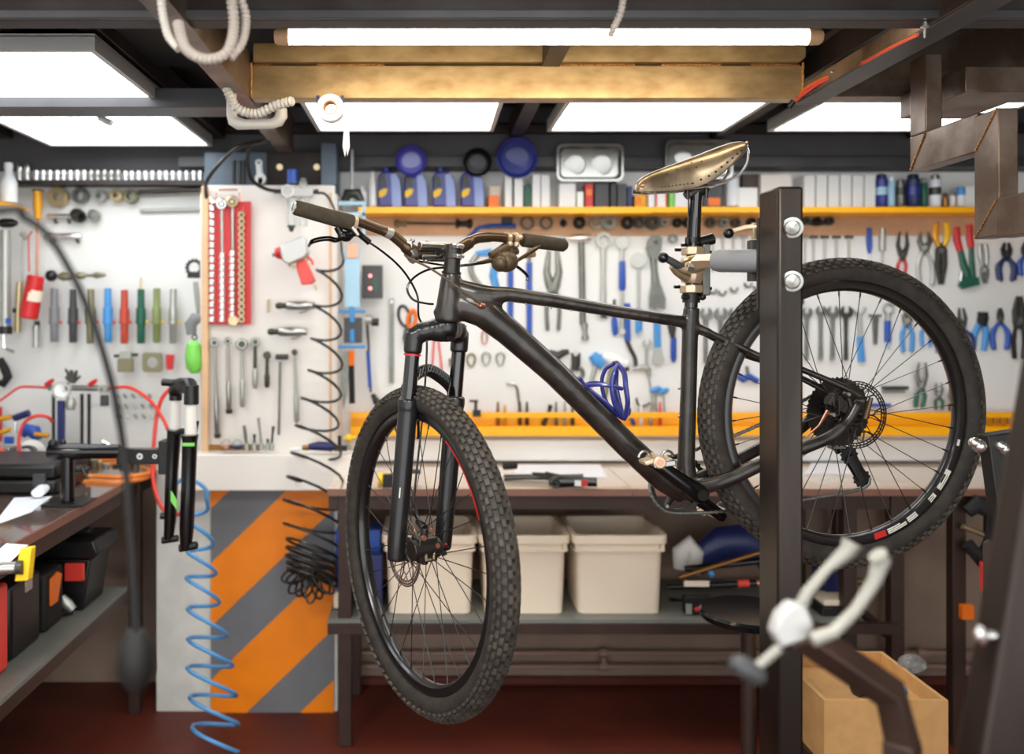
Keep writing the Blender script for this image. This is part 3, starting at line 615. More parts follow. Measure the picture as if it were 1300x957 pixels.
for o in (.007, -.007): MB().tube([pu - bf * .0 + bn * o, pl + bn * o], [.015, .013], 10, up=bn, flat=.12).build('cage_plate', 'black_plastic', d_)
for p_, n_ in ((pu, 11), (pl, 11)):
    q = MB(); gear(q, p_, bn, .0205, n_, .004, .004); q.build('jockey_wheel', 'black_plastic', d_)
def chain(pts, m='steel'):
    P = cpath(pts, 10); L = [0]
    for a_, b_ in zip(P, P[1:]): L.append(L[-1] + (b_ - a_).length)
    q = MB(); s = 0; i = 0; st_ = .0127; nl = 0
    while s < L[-1] - st_:
        def at(x):
            k = 0
            while k < len(L) - 2 and L[k + 1] < x: k += 1
            return P[k].lerp(P[k + 1], (x - L[k]) / max(1e-9, L[k + 1] - L[k]))
        a_, b_ = at(s), at(s + st_); w_ = .0034 if nl % 2 else .0022
        for sg in (1, -1): q.tube([a_ + bn * w_ * sg, a_.lerp(b_, .5) + bn * w_ * sg, b_ + bn * w_ * sg], [.0042, .0028, .0042], 8, up=bn, flat=.25)
        q.cyl(a_ - bn * .0036, a_ + bn * .0036, .0028, n=8); s += st_; nl += 1
    return q
ct = hubR - wn_r * .045
arc = [cc + (bf * cos(a_) + Vector((0, 0, sin(a_)))) * .0705 for a_ in [radians(x) for x in (97, 130, 160, 190, 220, 250, 263)]]
arc = [cc + (bf * cos(a_) + Vector((0, 0, 1)) * sin(a_)) * .0705 for a_ in [radians(x) for x in (100, 70, 40, 10, -20, -50, -80)]]
q = chain([ct + Vector((.03, 0, .045)), ct + Vector((-.012, 0, .056)), B(960, 541, -.05), B(895, 566, -.048)] + arc + [B(905, 650, -.047), B(960, 644, -.047), B(1040, 631, -.047), B(1088, 622, -.047), pl + Vector((.018, 0, -.012)), pl + Vector((.018, 0, .010))])
q.build('chain', 'tool_grey', bike)
# rear caliper between the stays, and thru-axle lever
c4 = hubR + bn * .058 + Vector((-.05, 0, .028)); M = Matrix((bf, bn, Vector((0, 0, 1)))).transposed()
rc = MB().box(c4, (.052, .024, .030), M @ Matrix.Rotation(-.5, 3, 'Y')).cyl(c4 + bn * .018 + Vector((-.008, 0, .004)), c4 - bn * .02 + Vector((-.008, 0, .004)), .016).cyl(c4 + Vector((.02, -.008, .014)), c4 + Vector((.03, -.008, -.02)), .006).build('brake_caliper', 'alloy_dark', bike, .002)
for i in range(7): MB().ring(c4 + bn * (.020) + Vector((-.014, 0, .012 - i * .0055)), .008, .0014, (bf.x, bf.y, .2), 10, 5).build('cooling_fin', 'alloy_dark', rc)
for v in ((.014, .024), (.034, -.004), (-.02, -.024)): MB().cyl(c4 + Vector((v[0], 0, v[1])), c4 + Vector((v[0], 0, v[1])) + bn * .02, .0048, n=10).build('caliper_bolt', 'steel', rc)
MB().tube([B(1022, 556, .06), B(1040, 540, .062), c4 + Vector((-.024, 0, -.018))], [.0022, .0022, .005], 8).build('hose_end', 'copper', rc)
MB().tube([hubR + bn * .080 + Vector((0, 0, -.004)), hubR + bn * .084 + Vector((.004, 0, .02)), hubR + bn * .086 + Vector((.010, 0, .045))], [.007, .006, .005], 10).build('axle_lever', 'bar_bronze', bike)
# ---- cockpit
ac = A(319); barc = ac + fw * .062
def N(px, py): return on_plane(px, py, barc, fw)
MB().tube([A(347), A(333), A(316)], [.0195, .0185, .0185], 18).cyl(A(347.5), A(345), .0225).build('headset', 'alloy_dark', bike)
stm = MB().tube([ac, ac + fw * .03, barc], [.019, .015, .018], 14).cyl(A(311), A(329), .0205).cyl(barc - nw * .024, barc + nw * .024, .021).build('stem', 'alloy_dark', bike, .001)
for s in (1, -1):
    for z in (.010, -.012): MB().cyl(ac - fw * .020 + nw * .014 * s + Vector((0, 0, z)), ac - fw * .024 - nw * .006 * s + Vector((0, 0, z)), .005, n=8).build('stem_bolt', 'chrome', stm)
lp = [N(378, 263), N(440, 276.5), N(478, 290), N(494, 296), N(505, 304), N(518, 315), N(530, 321), N(548, 321)]
rp = [N(566, 318), N(580, 317), N(592, 310), N(602, 304), N(614, 301.5), N(640, 302), N(716, 311)]
hb = MB().tube(smooth(lp + rp, 5), [.0155 if (p - barc).length < .09 else (.0125 if (p - barc).length < .15 else .0112) for p in smooth(lp + rp, 5)], 16).build('handlebar', 'bar_bronze', bike)
gd = (N(445, 283) - N(374, 263)).normalized()
gl = N(374, 263)
MB().lathe(gl, gl + gd * .135, [(0, .012), (.005, .0152), (.04, .0165), (.9, .0178), (.97, .0182), (1, .0160)], 24).build('grip', 'foam', hb)
MB().cyl(gl - gd * .002, gl + gd * .004, .0115).build('bar_plug', 'black_gloss', hb); MB().rev(gl - gd * .002, gd, [(.0095, -.001), (.0125, -.001), (.0125, .002), (.0095, .002)], 24).build('plug_ring', 'steel', hb)
MB().rev(gl + gd * .139, gd, [(.0125, -.003), (.0185, -.003), (.0185, .005), (.0125, .005)], 24).build('lock_ring', 'champagne', hb)
g0, g1 = N(663, 304.5), N(718, 311.5)
MB().lathe(g0, g1, [(0, .0150), (.03, .0170), (.5, .0172), (.94, .0172), (1, .012)], 24).build('grip', 'foam', hb)
MB().cyl(N(642, 303), N(646, 303), .0165).cyl(N(651, 303), N(655, 303.5), .0165).sph(N(644, 310) - fw * .012, .007).sph(N(652, 311) - fw * .012, .008).sph(N(655, 302) - fw * .018, .007).build('clamp_band', 'champagne', hb)
MB().cyl(N(489, 294), N(497, 297.5), .0128).build('bar_decal', 'tool_pale', hb)
MB().box(N(520, 311), (.012, .03, .016)).cyl(N(520, 325), N(526, 322), .02).cyl(N(527, 313) - fw * .02, N(560, 314) - fw * .02, .010).cyl(N(530, 326) - fw * .018, N(556, 327) - fw * .018, .006).sph(N(524, 305), .006).sph(N(540, 308) - fw * .01, .006).sph(N(538, 331) - fw * .01, .007).build('computer_mount', 'steel', stm, .001)
# left brake lever (hangs under the grip) and hose
k0 = N(444, 291)
lv = MB().tube(smooth([N(428, 288), N(434, 298), N(441, 300), N(450, 294), N(462, 302), N(469, 308)], 4), [.008] * 4 + [.012] * 5 + [.0105] * 5 + [.007] * 7, 12).cyl(N(436, 284), N(447, 288), .0125).sph(N(437, 300), .010).build('brake_lever', 'black_gloss', bike, 0)
for dy, r_ in ((0, .0028), (3.5, .0026)): MB().tube(smooth([N(434, 303 + dy * .3), N(426, 303 + dy), N(417, 301 + dy), N(404, 302.5 + dy), N(395, 306 + dy * .9), N(392, 313)], 4), r_, 8, flat=2.2).build('lever_blade', 'black_gloss', lv)
MB().cyl(N(443, 289) - fw * .015, N(451, 299) - fw * .015, .0045).build('clamp_bolt', 'chrome', lv)
MB().tube(smooth([N(468, 307), N(485, 319), N(503, 334), N(518, 352), N(530, 376), leg(405, 1) * .5 + N(536, 400) * .5, leg(430, 1) - fw * .025 - nw * .02, leg(520, 1) - fw * .01 - nw * .034, leg(600, 1) - fw * .0 - nw * .036, leg(650, 1) - fw * .012 - nw * .03, cb + Vector((0, 0, .055))], 6), .0025, 8).build('brake_hose', 'black_gloss', bike)
MB().tube(smooth([N(514, 323), B(518, 327), B(545, 340, .03), B(572, 358, .04), B(595, 375, .045), B(611, 387, .038)], 6), .0026, 8).build('cable', 'shell_brown', bike)
MB().tube(smooth([N(520, 328), N(534, 332), N(552, 335), A(337) - bn * .02, N(590, 336), N(612, 333), N(628, 330)], 6), .0024, 8).build('cable', 'black_gloss', bike)
MB().tube(smooth([N(632, 331), N(600, 336), A(338) - bn * .03 + Vector((0, 0, 0)), B(545, 342, .0), B(526, 352, .02), B(517, 366, .03), B(524, 380, .03), B(540, 385, .02), B(550, 386, .01)], 6), .0026, 8).build('cable', 'black_gloss', bike)
# right shifter and brake lever
sh = MB().tube(smooth([N(622, 331), N(632, 325), N(645, 322), N(656, 318)], 4), [.006] * 4 + [.014] * 5 + [.010] * 4, 12).sph(N(639, 332) - fw * .012, .027, (1.1, .75, 1)).sph(N(632, 334) - fw * .01, .022).tube([N(622, 324), N(640, 316), N(650, 310)], [.008, .014, .010], 10).cyl(N(648, 314), N(650, 325), .010).build('shifter', 'shell_brown', bike)
MB().tube([N(640, 336) - fw * .030, N(655, 326) - fw * .036, N(668, 317) - fw * .038, N(675, 313) - fw * .036], [.004, .005, .006, .003], 10, flat=.6).build('lever_blade', 'bar_bronze', sh)
MB().tube(smooth([N(652, 336), N(660, 341), N(667, 347), N(670, 352), N(669, 356)], 4), .0038, 8).build('trigger', 'black_gloss', sh)
MB().tube([N(660, 326) - fw * .02, N(672, 323) - fw * .02], [.006, .008], 10).build('reach_knob', 'champagne', sh)
MB().tube([N(606, 333), N(622, 330)], [.003, .006], 8).build('hose_nut', 'bar_bronze', sh)
# ---------------------------------------------------------------- repair stand holding the bicycle by its seatpost
stand = thing('repair_stand', 'tall dark square steel post of a repair stand in front of the rear wheel', 'repair stand', Vector((.71, 1.75, 0)))
px0, px1, py0, py1 = .684, .735, 1.70, 1.800; pt = V(0, 236, 1.70).z
MB().bb(px0, px1, py0, py1, .012, pt).build('post', 'post_steel', stand, .006)
MB().bb(.45, .97, 1.45, 2.05, 0, .012).build('base_plate', 'post_steel', stand, .002)
for y in (289, 357):
    MB(1.70).lathe((1006, y, 1.700), (1006, y, 1.682), [(0, 13), (.25, 13), (.3, 10), (.8, 8), (.9, 4), (1, 1)], 24).build('bolt', 'tool_pale', stand)
MB().bb(V(956, 0, 1.83).x, px0 + .03, 1.802, 1.812, V(0, 392, 1.81).z, V(0, 277, 1.81).z).build('back_plate', 'post_steel', stand, .001)
a0 = V(962, 331, 1.835); a1 = V(906, 331, 1.90)
MB().lathe(a0 + (a0 - a1) * .35, a1, [(0, .025), (.9, .025), (1, .021)], 28).build('arm', 'grey_plastic', stand)
MB(1.86).rect(951, 305, 962, 357, 16, -8).build('arm_bracket', 'dark_grey', stand, .001)
MB(1.88).tube([(914, 331, 1.885), (896, 331, 1.925), (884, 332, 1.96)], [10, 9, 10], 4).build('clamp_shaft', 'champagne', stand, .001)
MB().tube([V(963, 288, 1.84), V(948, 289, 1.85), V(930, 294, 1.86)], [.0075, .006, .0055], 12).box(V(959, 293, 1.845), (.014, .014, .034)).build('clamp_handle', 'champagne', stand, .001)
MB().sph(V(925, 296, 1.86), .0115).build('ball_knob', 'black_gloss', stand)
sx = lambda px, py, o=0: B(px, py, o)
for (ya, yb, w0, w1) in ((314, 324, 862, 896), (362, 372, 861, 893)):
    c0 = sx((w0 + w1) / 2, ya); c1 = sx((w0 + w1) / 2, yb)
    MB().cyl(c0 + bn * .004, c1 + bn * .004, .0285, n=8).build('jaw_block', 'champagne', stand, .002)
MB().tube([sx(879, 326), sx(880, 340), sx(879, 352), sx(878, 360)], [.0255, .030, .029, .0245], 10).build('clamp_body', 'champagne', stand, .002)
MB().box(sx(893, 343, .0), (.018, .05, .12)).build('clamp_backbone', 'tool_grey', stand, .003)
MB().tube(smooth([sx(847, 329, .05), sx(860, 336, .05), sx(872, 343, .048), sx(890, 338, .045), sx(900, 333, .04)], 4), [.0075] * 5 + [.009] * 5 + [.011] * 5 + [.006] * 2, 10).build('clamp_lever', 'champagne', stand)
MB().tube([sx(846, 328, .054), sx(858, 335, .054), sx(866, 339, .05)], [.0085, .009, .008], 12).build('lever_grip', 'dark_grey', stand)
MB().sph(sx(842, 327, .054), .0125).build('ball_knob', 'black_gloss', stand)
MB().tube(smooth([sx(866, 338, .03), sx(868, 331, .046), sx(880, 327, .05), sx(893, 328, .046)], 4), .006, 10).tube([sx(872, 353, .03), sx(858, 345, .04), sx(852, 338, .046)], [.012, .008, .006], 10).build('cam_arm', 'brass', stand)
for x, y in ((860, 317), (859, 364), (899, 320), (899, 366), (868, 311)): MB().cyl(sx(x - 3, y, .02), sx(x + 4, y, .02), .0042, n=8).build('jaw_bolt', 'black_gloss', stand)
MB().cyl(sx(872, 340, .055), sx(880, 341, .055), .008, n=6).build('cam_nut', 'steel', stand)
# ---------------------------------------------------------------- long bench under the tool wall
BZ = .86
bench = thing('workbench', 'long brown steel framed workbench with glossy beige top under the tool wall', 'workbench', Vector((.9, 3.1, 0)))
xl, xm = -.335, V(803, 0, 2.85).x
for a_, b_ in ((xl, xm - .001), (xm + .001, 2.2)):
    MB().bb(a_, b_, 2.85, 3.335, BZ - .024, BZ).build('worktop', 'laminate', bench, .001)
    MB().bb(a_, b_, 2.846, 2.85, BZ - .024, BZ - .001).build('edge_band', 'lam_edge', bench)
MB().bb(xl, 2.2, 2.88, 2.92, BZ - .075, BZ - .024).build('front_rail', 'frame_brown', bench)
MB().bb(xl, 2.2, 3.26, 3.30, BZ - .075, BZ - .024).build('rear_rail', 'frame_brown', bench)
for px in (438, 1078, 1138, 1216):
    x = V(px, 0, 2.88).x
    MB().bb(x - .022, x + .022, 2.87, 2.91, 0, BZ - .024).build('leg', 'frame_brown', bench, .002)
    MB().bb(x - .022, x + .022, 3.26, 3.30, 0, BZ - .024).build('leg', 'frame_brown', bench, .002)
SZ = .425
MB().bb(xl, V(1078, 0, 2.88).x, 2.86, 3.30, SZ - .012, SZ).build('lower_shelf', 'shelf_grey', bench)
MB().bb(xl, V(1138, 0, 2.88).x, 2.85, 2.88, SZ - .045, SZ - .012).build('shelf_rail', 'frame_brown', bench)
MB().tube([V(1080, 765, 2.89), V(1135, 812, 2.89)], .016, 4).build('brace', 'frame_brown', bench)
# cream bins on the lower shelf
def bin_(px0, px1, lab, Yf=2.90, wob=False):
    x0, x1 = V(px0, 0, Yf).x, V(px1, 0, Yf).x; z1 = SZ + .262; d = .29; y1 = Yf + d; t_ = thing('storage_bin', lab, 'storage bin', Vector(((x0 + x1) / 2, Yf + d / 2, SZ)), 'cream bins on the lower shelf')
    def rr(x0, x1, y0, y1, z, r=.025, k=4):
        out = []
        for cx, cy, a0 in ((x1 - r, y1 - r, 0), (x0 + r, y1 - r, 90), (x0 + r, y0 + r, 180), (x1 - r, y0 + r, 270)):
            for i in range(k + 1): a_ = radians(a0 + 90 * i / k); out.append(Vector((cx + r * cos(a_), cy + r * sin(a_), z)))
        return out
    i_ = .016; L = [rr(x0 + i_, x1 - i_, Yf + i_, y1 - i_, SZ + .001), rr(x0 + .007, x1 - .007, Yf + .007, y1 - .007, z1), rr(x0 + .011, x1 - .011, Yf + .011, y1 - .011, z1), rr(x0 + i_ + .003, x1 - i_ - .003, Yf + i_ + .003, y1 - i_ - .003, SZ + .005)]
    vs = [p for l in L for p in l]; n = len(L[0]); fs = [tuple(range(n))[::-1], tuple(range(3 * n, 4 * n))] + [(k * n + i, k * n + (i + 1) % n, (k + 1) * n + (i + 1) % n, (k + 1) * n + i) for k in range(3) for i in range(n)]
    MB().add(vs, fs).build('body', 'bin_cream', t_)
    def band(e, za, zb, nm):
        A_ = rr(x0 - e, x1 + e, Yf - e, y1 + e, za); B_ = rr(x0 - e, x1 + e, Yf - e, y1 + e, zb); C_ = rr(x0 + .011, x1 - .011, Yf + .011, y1 - .011, zb); D_ = rr(x0 + .008, x1 - .008, Yf + .008, y1 - .008, za)
        vs = A_ + B_ + C_ + D_; MB().add(vs, [(k * n + i, k * n + (i + 1) % n, ((k + 1) % 4) * n + (i + 1) % n, ((k + 1) % 4) * n + i) for k in range(4) for i in range(n)]).build(nm, 'bin_cream', t_, .001)
    band(.006, z1 - .022, z1 + .006, 'rim'); band(.001, z1 - .050, z1 - .044, 'rib')
    q = MB()
    for x in (x0 + .012, x1 - .012): q.bb(x - .007, x + .007, Yf + .002, Yf + .012, z1 - .05, z1 - .022)
    q.build('corner_tab', 'bin_cream', t_, .001)
    return t_
bin_(487, 604, 'cream plastic storage bin seen through the front wheel')
bin_(610, 722, 'cream plastic storage bin between the front wheel and the rightmost bin')
bin_(729, 846, 'cream plastic storage bin nearest the pile of dark tools, rightmost of the bins')
# blue box and book between the pillar and the first bin
one(MB(3.05).rect(428, 668, 484, 742, 40, -20), 'cardboard_carton', 'blue', 'blue carton with pale round spots on the lower shelf behind the front tyre', 'carton', None, .002)
one(MB(3.04).rect(427, 742, 442, 762, 30), 'paper_box', 'bin_cream', 'small cream carton beneath the blue carton beside the bench leg', 'carton', None, .002)
one(MB(2.95).rect(458, 700, 486, 773, 20), 'storage_case', 'navy', 'dark navy case standing left of the first cream bin', 'case', None, .003)
# things lying on the bench
def paper(px0, py0, px1, py1, lab, sk=8):
    P = [V(x, y, F * .57 / (y - CY)) + Vector((0, 0, .0006)) for x, y in ((px0 + sk, py0), (px1, py0), (px1 + sk, py1), (px0, py1))]
    return one(MB().prism(P, 0, vec=Vector((0, 0, .001))), 'paper_sheet', 'paper', lab, 'paper')
paper(650, 590, 762, 606, 'white paper sheet under the crank arm on the bench')
paper(1022, 588, 1078, 602, 'pale sheet on the bench seen through the rear wheel')
def onbench(py): return F * .57 / (py - CY)
t_ = thing('bicycle_crank', 'black crank arm with a red and white badge lying on the white paper', 'crank arm', (730, 604, 2.81))
Yk = 2.84; zc = BZ + .020
cx = lambda px: V(px, 0, Yk).x
MB().tube([Vector((cx(698), Yk + .02, zc)), Vector((cx(712), Yk + .02, zc)), Vector((cx(740), Yk + .01, zc + .002)), Vector((cx(758), Yk, zc + .003))], [.012, .019, .016, .015], 12).build('arm', 'black_gloss', t_)
MB().bb(cx(738), cx(745), Yk - .012, Yk - .009, zc - .008, zc + .012).build('red_badge', 'red', t_)
MB().bb(cx(729), cx(737), Yk - .010, Yk - .007, zc - .008, zc + .010).build('white_badge', 'white_plastic', t_)
MB().ring(Vector((cx(705), Yk, zc)), .012, .004, (0, 1, 0), 16, 6).build('axle_hole', 'tool_dark', t_)
t_ = thing('chainring_spider', 'dark flat spanner and spider lying behind the crank arm on the bench', 'bicycle parts', (700, 590, 2.98))
MB().tube(smooth([Vector((cx(645), 2.99, BZ + .010)), Vector((cx(680), 2.99, BZ + .012)), Vector((cx(712), 2.97, BZ + .014)), Vector((cx(748), 2.95, BZ + .02))], 4), .010, 8, flat=2).build('handle', 'tool_dark', t_)
for d in (-18, -6, 8, 20): MB().tube([Vector((cx(708), 2.97, BZ + .018)), Vector((cx(708 + d * 1.5), 2.96 - abs(d) * .0012, BZ + .012 + .02 * (d < 0)))], [.012, .006], 8).build('spider_arm', 'tool_dark', t_)
t_ = thing('tape_measure', 'small yellow and black tape measure on the bench seen through the front wheel', 'tape measure', (488, 611, 2.80))
MB(2.86).tube([(480, 609, 2.86), (494, 609, 2.86)], [9, 9], 16).build('case', 'lab_yellow', t_); MB(2.83).rect(486, 601, 499, 618, 6).build('grip', 'black_plastic', t_, .003)
one(MB(3.0).tube([(522, 598), (534, 599)], 3, 8, flat=1.4), 'binder_clip', 'black_plastic', 'tiny black clip on the bench behind the fork leg', 'clip')
one(MB().cyl(V(640, 592, 3.0), V(655, 591, 3.02), .012), 'rubber_bung', 'black_rubber', 'small black rubber bung beside the white paper', 'bung')
# jumble of tools on the lower shelf, right of the bins
def pt(px, py, Y): return V(px, py, Y)
t_ = thing('blue_bag', 'crumpled dark blue bag behind the forks on the lower shelf', 'bag', (930, 770, 3.15))
MB(3.15).tube([(884, 725), (892, 705), (915, 690), (945, 688), (972, 700), (976, 720)], [10, 16, 22, 24, 20, 12], 12, flat=.7).build('body', 'navy', t_)
one(MB(3.12).tube([(864, 722), (866, 700), (874, 692), (882, 702), (880, 728)], [9, 13, 13, 12, 9], 12, flat=.7), 'rag', 'pillar_white', 'crumpled white rag at the back of the lower shelf beside the bins', 'rag')
for q_, (p0, p1, r, m, lab) in enumerate((
    ((846, 745), (960, 740), .010, 'black_gloss', 'long black shock tube with pale lettering lying across the lower shelf'),
    ((862, 733), (962, 702), .008, 'bronze', 'bronze tube slanting upward above the black shock tube'),
    ((870, 722), (965, 712), .011, 'black_gloss', 'black fork tube lying behind the bronze tube'),
    ((850, 762), (925, 775), .012, 'black_plastic', 'short black tube lowest in the pile beside the rightmost bin'),
    ((1028, 742), (1090, 738), .010, 'brass', 'short pale wooden handle lying right of the steel post'))):
    Yq = 2.96 + .03 * q_
    t_ = thing('fork_tube', lab, 'tube', (p0[0], p0[1], Yq)); MB().cyl(pt(*p0, Yq), pt(*p1, Yq), r).build('tube', m, t_)
    MB().cyl(pt(*p1, Yq), pt(p1[0] + 4, p1[1] - .5, Yq), r * 1.25).build('end_cap', 'copper' if q_ == 0 else m, t_)
    if q_ == 0: MB(Yq - .009).rect(868, 737, 900, 744, 2).build('decal', 'bin_cream', t_); MB().cyl(pt(936, 741, Yq), pt(950, 740, Yq), .0135).build('sleeve', 'coral', t_)
one(MB(3.0).tube([(900, 729), (905, 727)], [5, 5], 8), 'hose_connector', 'sky_blue', 'tiny bright blue connector on the pile of tubes', 'connector')
t_ = thing('tool_tray', 'small black tray with a red tool beneath the tube pile', 'tray', (890, 780, 2.93)); MB(2.93).rect(866, 754, 900, 776, 12).build('tray', 'black_plastic', t_, .002); MB(2.90).tube([(882, 774), (893, 770)], 3, 8).build('red_tool', 'red', t_); MB(2.90).rect(870, 766, 878, 779, 2).build('label_patch', 'tool_pale', t_)
t_ = thing('parts_case', 'dark parts box half hidden behind the steel post on the lower shelf', 'box', (1050, 785, 3.0)); MB(3.0).rect(1026, 758, 1072, 789, 40).build('body', 'black_plastic', t_, .003); MB(3.0).rect(1030, 750, 1064, 757, 36).build('lid', 'bin_cream', t_, .002)
one(MB(3.1).rect(1030, 716, 1062, 742, 40), 'spray_can_box', 'navy', 'blue carton behind the wooden handle, right of the steel post', 'carton', None, .002)
# round stool
stool = thing('stool', 'round stool with glossy black seat behind the steel post', 'stool', Vector((V(950, 0, 2.35).x, 2.35, 0)))
cs = V(950, 776, 2.35); cs.x = V(950, 0, 2.35).x
MB().lathe(Vector((cs.x, 2.35, cs.z - .022)), Vector((cs.x, 2.35, cs.z + .006)), [(0, .11), (.2, .125), (.7, .128), (.95, .122), (1, .02)], 48).build('seat', 'black_gloss', stool)
MB().cyl(Vector((cs.x, 2.35, .06)), Vector((cs.x, 2.35, cs.z - .02)), .02).build('stem', 'frame_brown', stool)
for i in range(4):
    a_ = pi / 4 + i * pi / 2; MB().tube([Vector((cs.x, 2.35, .08)), Vector((cs.x + .16 * cos(a_), 2.35 + .16 * sin(a_), .012))], [.014, .011], 8).build('leg', 'frame_brown', stool)
# open carton of parts on a floor pedestal
cx0, cx1 = V(1028, 0, 2.2).x, V(1180, 0, 2.2).x; cz = V(0, 889, 2.12).z
t_ = thing('parts_crate', 'open brown carton of small metal parts under the rear wheel', 'crate', Vector(((cx0 + cx1) / 2, 2.27, 0)))
q = MB().bb(cx0, cx1, 2.12, 2.13, cz - .16, cz).bb(cx0, cx1, 2.42, 2.43, cz - .16, cz).bb(cx0, cx0 + .01, 2.13, 2.42, cz - .16, cz).bb(cx1 - .01, cx1, 2.13, 2.42, cz - .16, cz)
q.build('side_wall', 'cardboard', t_); MB().bb(cx0 + .01, cx1 - .01, 2.13, 2.42, cz - .05, cz - .04).build('liner', 'cardboard', t_)
MB().bb(cx0 - .01, cx1 + .01, 2.10, 2.45, 0, cz - .16).build('pedestal', 'frame_brown', t_, .003)
for k, (px, py, r, m) in enumerate(((1095, 850, .022, 'tool_dark'), (1118, 852, .016, 'steel'), (1135, 856, .018, 'tool_pale'), (1145, 862, .012, 'sky_blue'), (1108, 858, .014, 'chrome'), (1126, 846, .012, 'tool_dark'))):
    c = V(px, py, 2.24); c.z = cz - .04 + r * .7
    one(MB().lathe(c - Vector((r, 0, 0)), c + Vector((r, .01, 0)), [(0, r * .5), (.1, r), (.5, r * .8), (.9, r), (1, r * .5)], 12), 'metal_part', m, 'small %s metal part in the brown carton, %s' % (('dark', 'bright', 'pale', 'blue tinted', 'chromed', 'blackened')[k], ('at its left end', 'near the middle', 'in front of the clear bag', 'in the front corner', 'between two larger parts', 'at the back')[k]), 'metal part', 'parts in the carton')
c = V(1158, 842, 2.33); one(MB().sph(c, .035, (1.1, .8, .7), 9, 6), 'clear_bag', 'glass_clear', 'crumpled clear plastic bag in the brown carton', 'bag')
# things right of the bench legs: grey cabinet back, hooks
t_ = thing('tool_bag', 'black tool bag hanging behind the slanting steel upright', 'bag', (1250, 680, 2.83)); MB(2.83).tube([(1228, 650), (1240, 640), (1262, 650), (1265, 690), (1245, 710), (1228, 690)], [8, 12, 14, 16, 12, 8], 10, flat=.7).build('body', 'black_rubber', t_)
MB(2.80).rect(1243, 712, 1262, 748, 8).build('tag', 'coral', t_, .002)
one(MB(2.869).rect(1217, 766, 1232, 784, 8), 'orange_bracket', 'orange', 'small orange bracket low on the bench leg at far right', 'bracket', None, .001)
one(MB(2.84).tube([(1222, 668), (1250, 679), (1262, 684)], 3.6, 10), 'rod', 'brass', 'pale rod poking out beside the slanting steel upright', 'rod')
t_ = thing('bench_vise', 'blurred dark clamp with two shiny knobs beside the rear tyre', 'clamp', (1262, 640, 1.9))
MB(1.9).tube([V(1262, 688, 1.87), Vector((V(1262, 0, 1.87).x, 1.87, .01))], 14, 4).build('stand_post', 'frame_brown', t_); MB().bb(1.08, 1.36, 1.75, 2.0, 0, .012).build('foot_plate', 'frame_brown', t_)
MB(1.9).prism([(1240, 550), (1282, 544), (1284, 560), (1274, 640), (1268, 690), (1256, 690), (1252, 640)], 22).build('body', 'black_plastic', t_, .003)
for x, y in ((1243, 566), (1277, 570)): MB(1.86).sph((x, y), 9).sph((x - 6, y - 4), 7).build('knob', 'chrome', t_)
# ---------------------------------------------------------------- left bench running toward the camera
lb = thing('side_workbench', 'dark glossy side workbench running toward the camera at lower left', 'workbench', Vector((-1.45, 2.2, 0)))
MB().bb(-1.93, -1.042, 1.1, 3.33, BZ - .026, BZ).build('worktop', 'lam_dark', lb, .001); MB().bb(-1.042, -1.038, 1.1, 3.33, BZ - .026, BZ - .001).build('edge_band', 'lam_edge', lb)
MB().bb(-1.08, -1.048, 1.1, 3.30, BZ - .075, BZ - .026).build('side_rail', 'frame_brown', lb)
MB().bb(-1.93, -1.045, 1.1, 3.00, .478, .49).build('lower_shelf', 'shelf_grey', lb); MB().bb(-1.075, -1.045, 1.1, 3.02, .44, .478).build('shelf_rail', 'frame_brown', lb)
for x in (-1.90, -1.075):
    for y in (1.12, 3.10): MB().bb(x - .002, x + .038, y, y + .04, 0, BZ - .026).build('leg', 'frame_brown', lb, .002)
MB().bb(-1.93, -1.08, 3.08, 3.11, .40, .45).build('rear_rail', 'frame_brown', lb)
def LZ(px, py, h=.57): Y = F * h / (py - CY); return V(px, py, Y)        # a point on the left worktop
# hard case, papers
t_ = thing('hard_case', 'black plastic carry case lying on the side workbench', 'tool case', Vector((-1.5, 2.9, BZ)))
x0, x1 = -1.80, V(78, 0, 2.78).x; MB().bb(x0, x1, 2.74, 3.02, BZ + .001, BZ + .048).build('base', 'black_plastic', t_, .01); MB().bb(x0, x1, 2.74, 3.02, BZ + .052, BZ + .098).build('lid', 'black_plastic', t_, .012)
for x in (x1 - .07, x1 - .25): MB().bb(x, x + .04, 2.73, 2.742, BZ + .03, BZ + .07).build('latch', 'dark_grey', t_, .002)
one(MB().prism([LZ(-10, 668), LZ(18, 632), LZ(66, 630), LZ(40, 650)], 0, vec=Vector((0, 0, .001))), 'paper_sheet', 'paper', 'white sheet lying flat on the side workbench in front of the black case', 'paper')
one(MB().tube([LZ(48, 634) + Vector((0, 0, .02)), LZ(78, 612) + Vector((0, 0, .035))], [.020, .024], 12, flat=.7), 'paper_roll', 'paper', 'rolled white paper leaning on the black case', 'paper')
one(MB().prism([LZ(-6, 702), LZ(8, 690), LZ(36, 692), LZ(2, 724)], 0, vec=Vector((0, 0, .0012))), 'paper_sheet', 'paper', 'white sheet hanging over the near edge of the side workbench', 'paper')
t_ = thing('bar_clamp', 'small yellow clamp with a steel screw on the near edge of the side workbench', 'clamp', (20, 715, 1.62))
MB(1.62).prism([(31, 694), (46, 692), (42, 733), (25, 734)], 14).build('jaw', 'lab_yellow', t_, .002); MB(1.60).cyl((-12, 722), (24, 720), 7.5).build('screw', 'chrome', t_); MB(1.60).cyl((22, 720), (30, 720), 9).build('swivel_pad', 'tool_dark', t_)
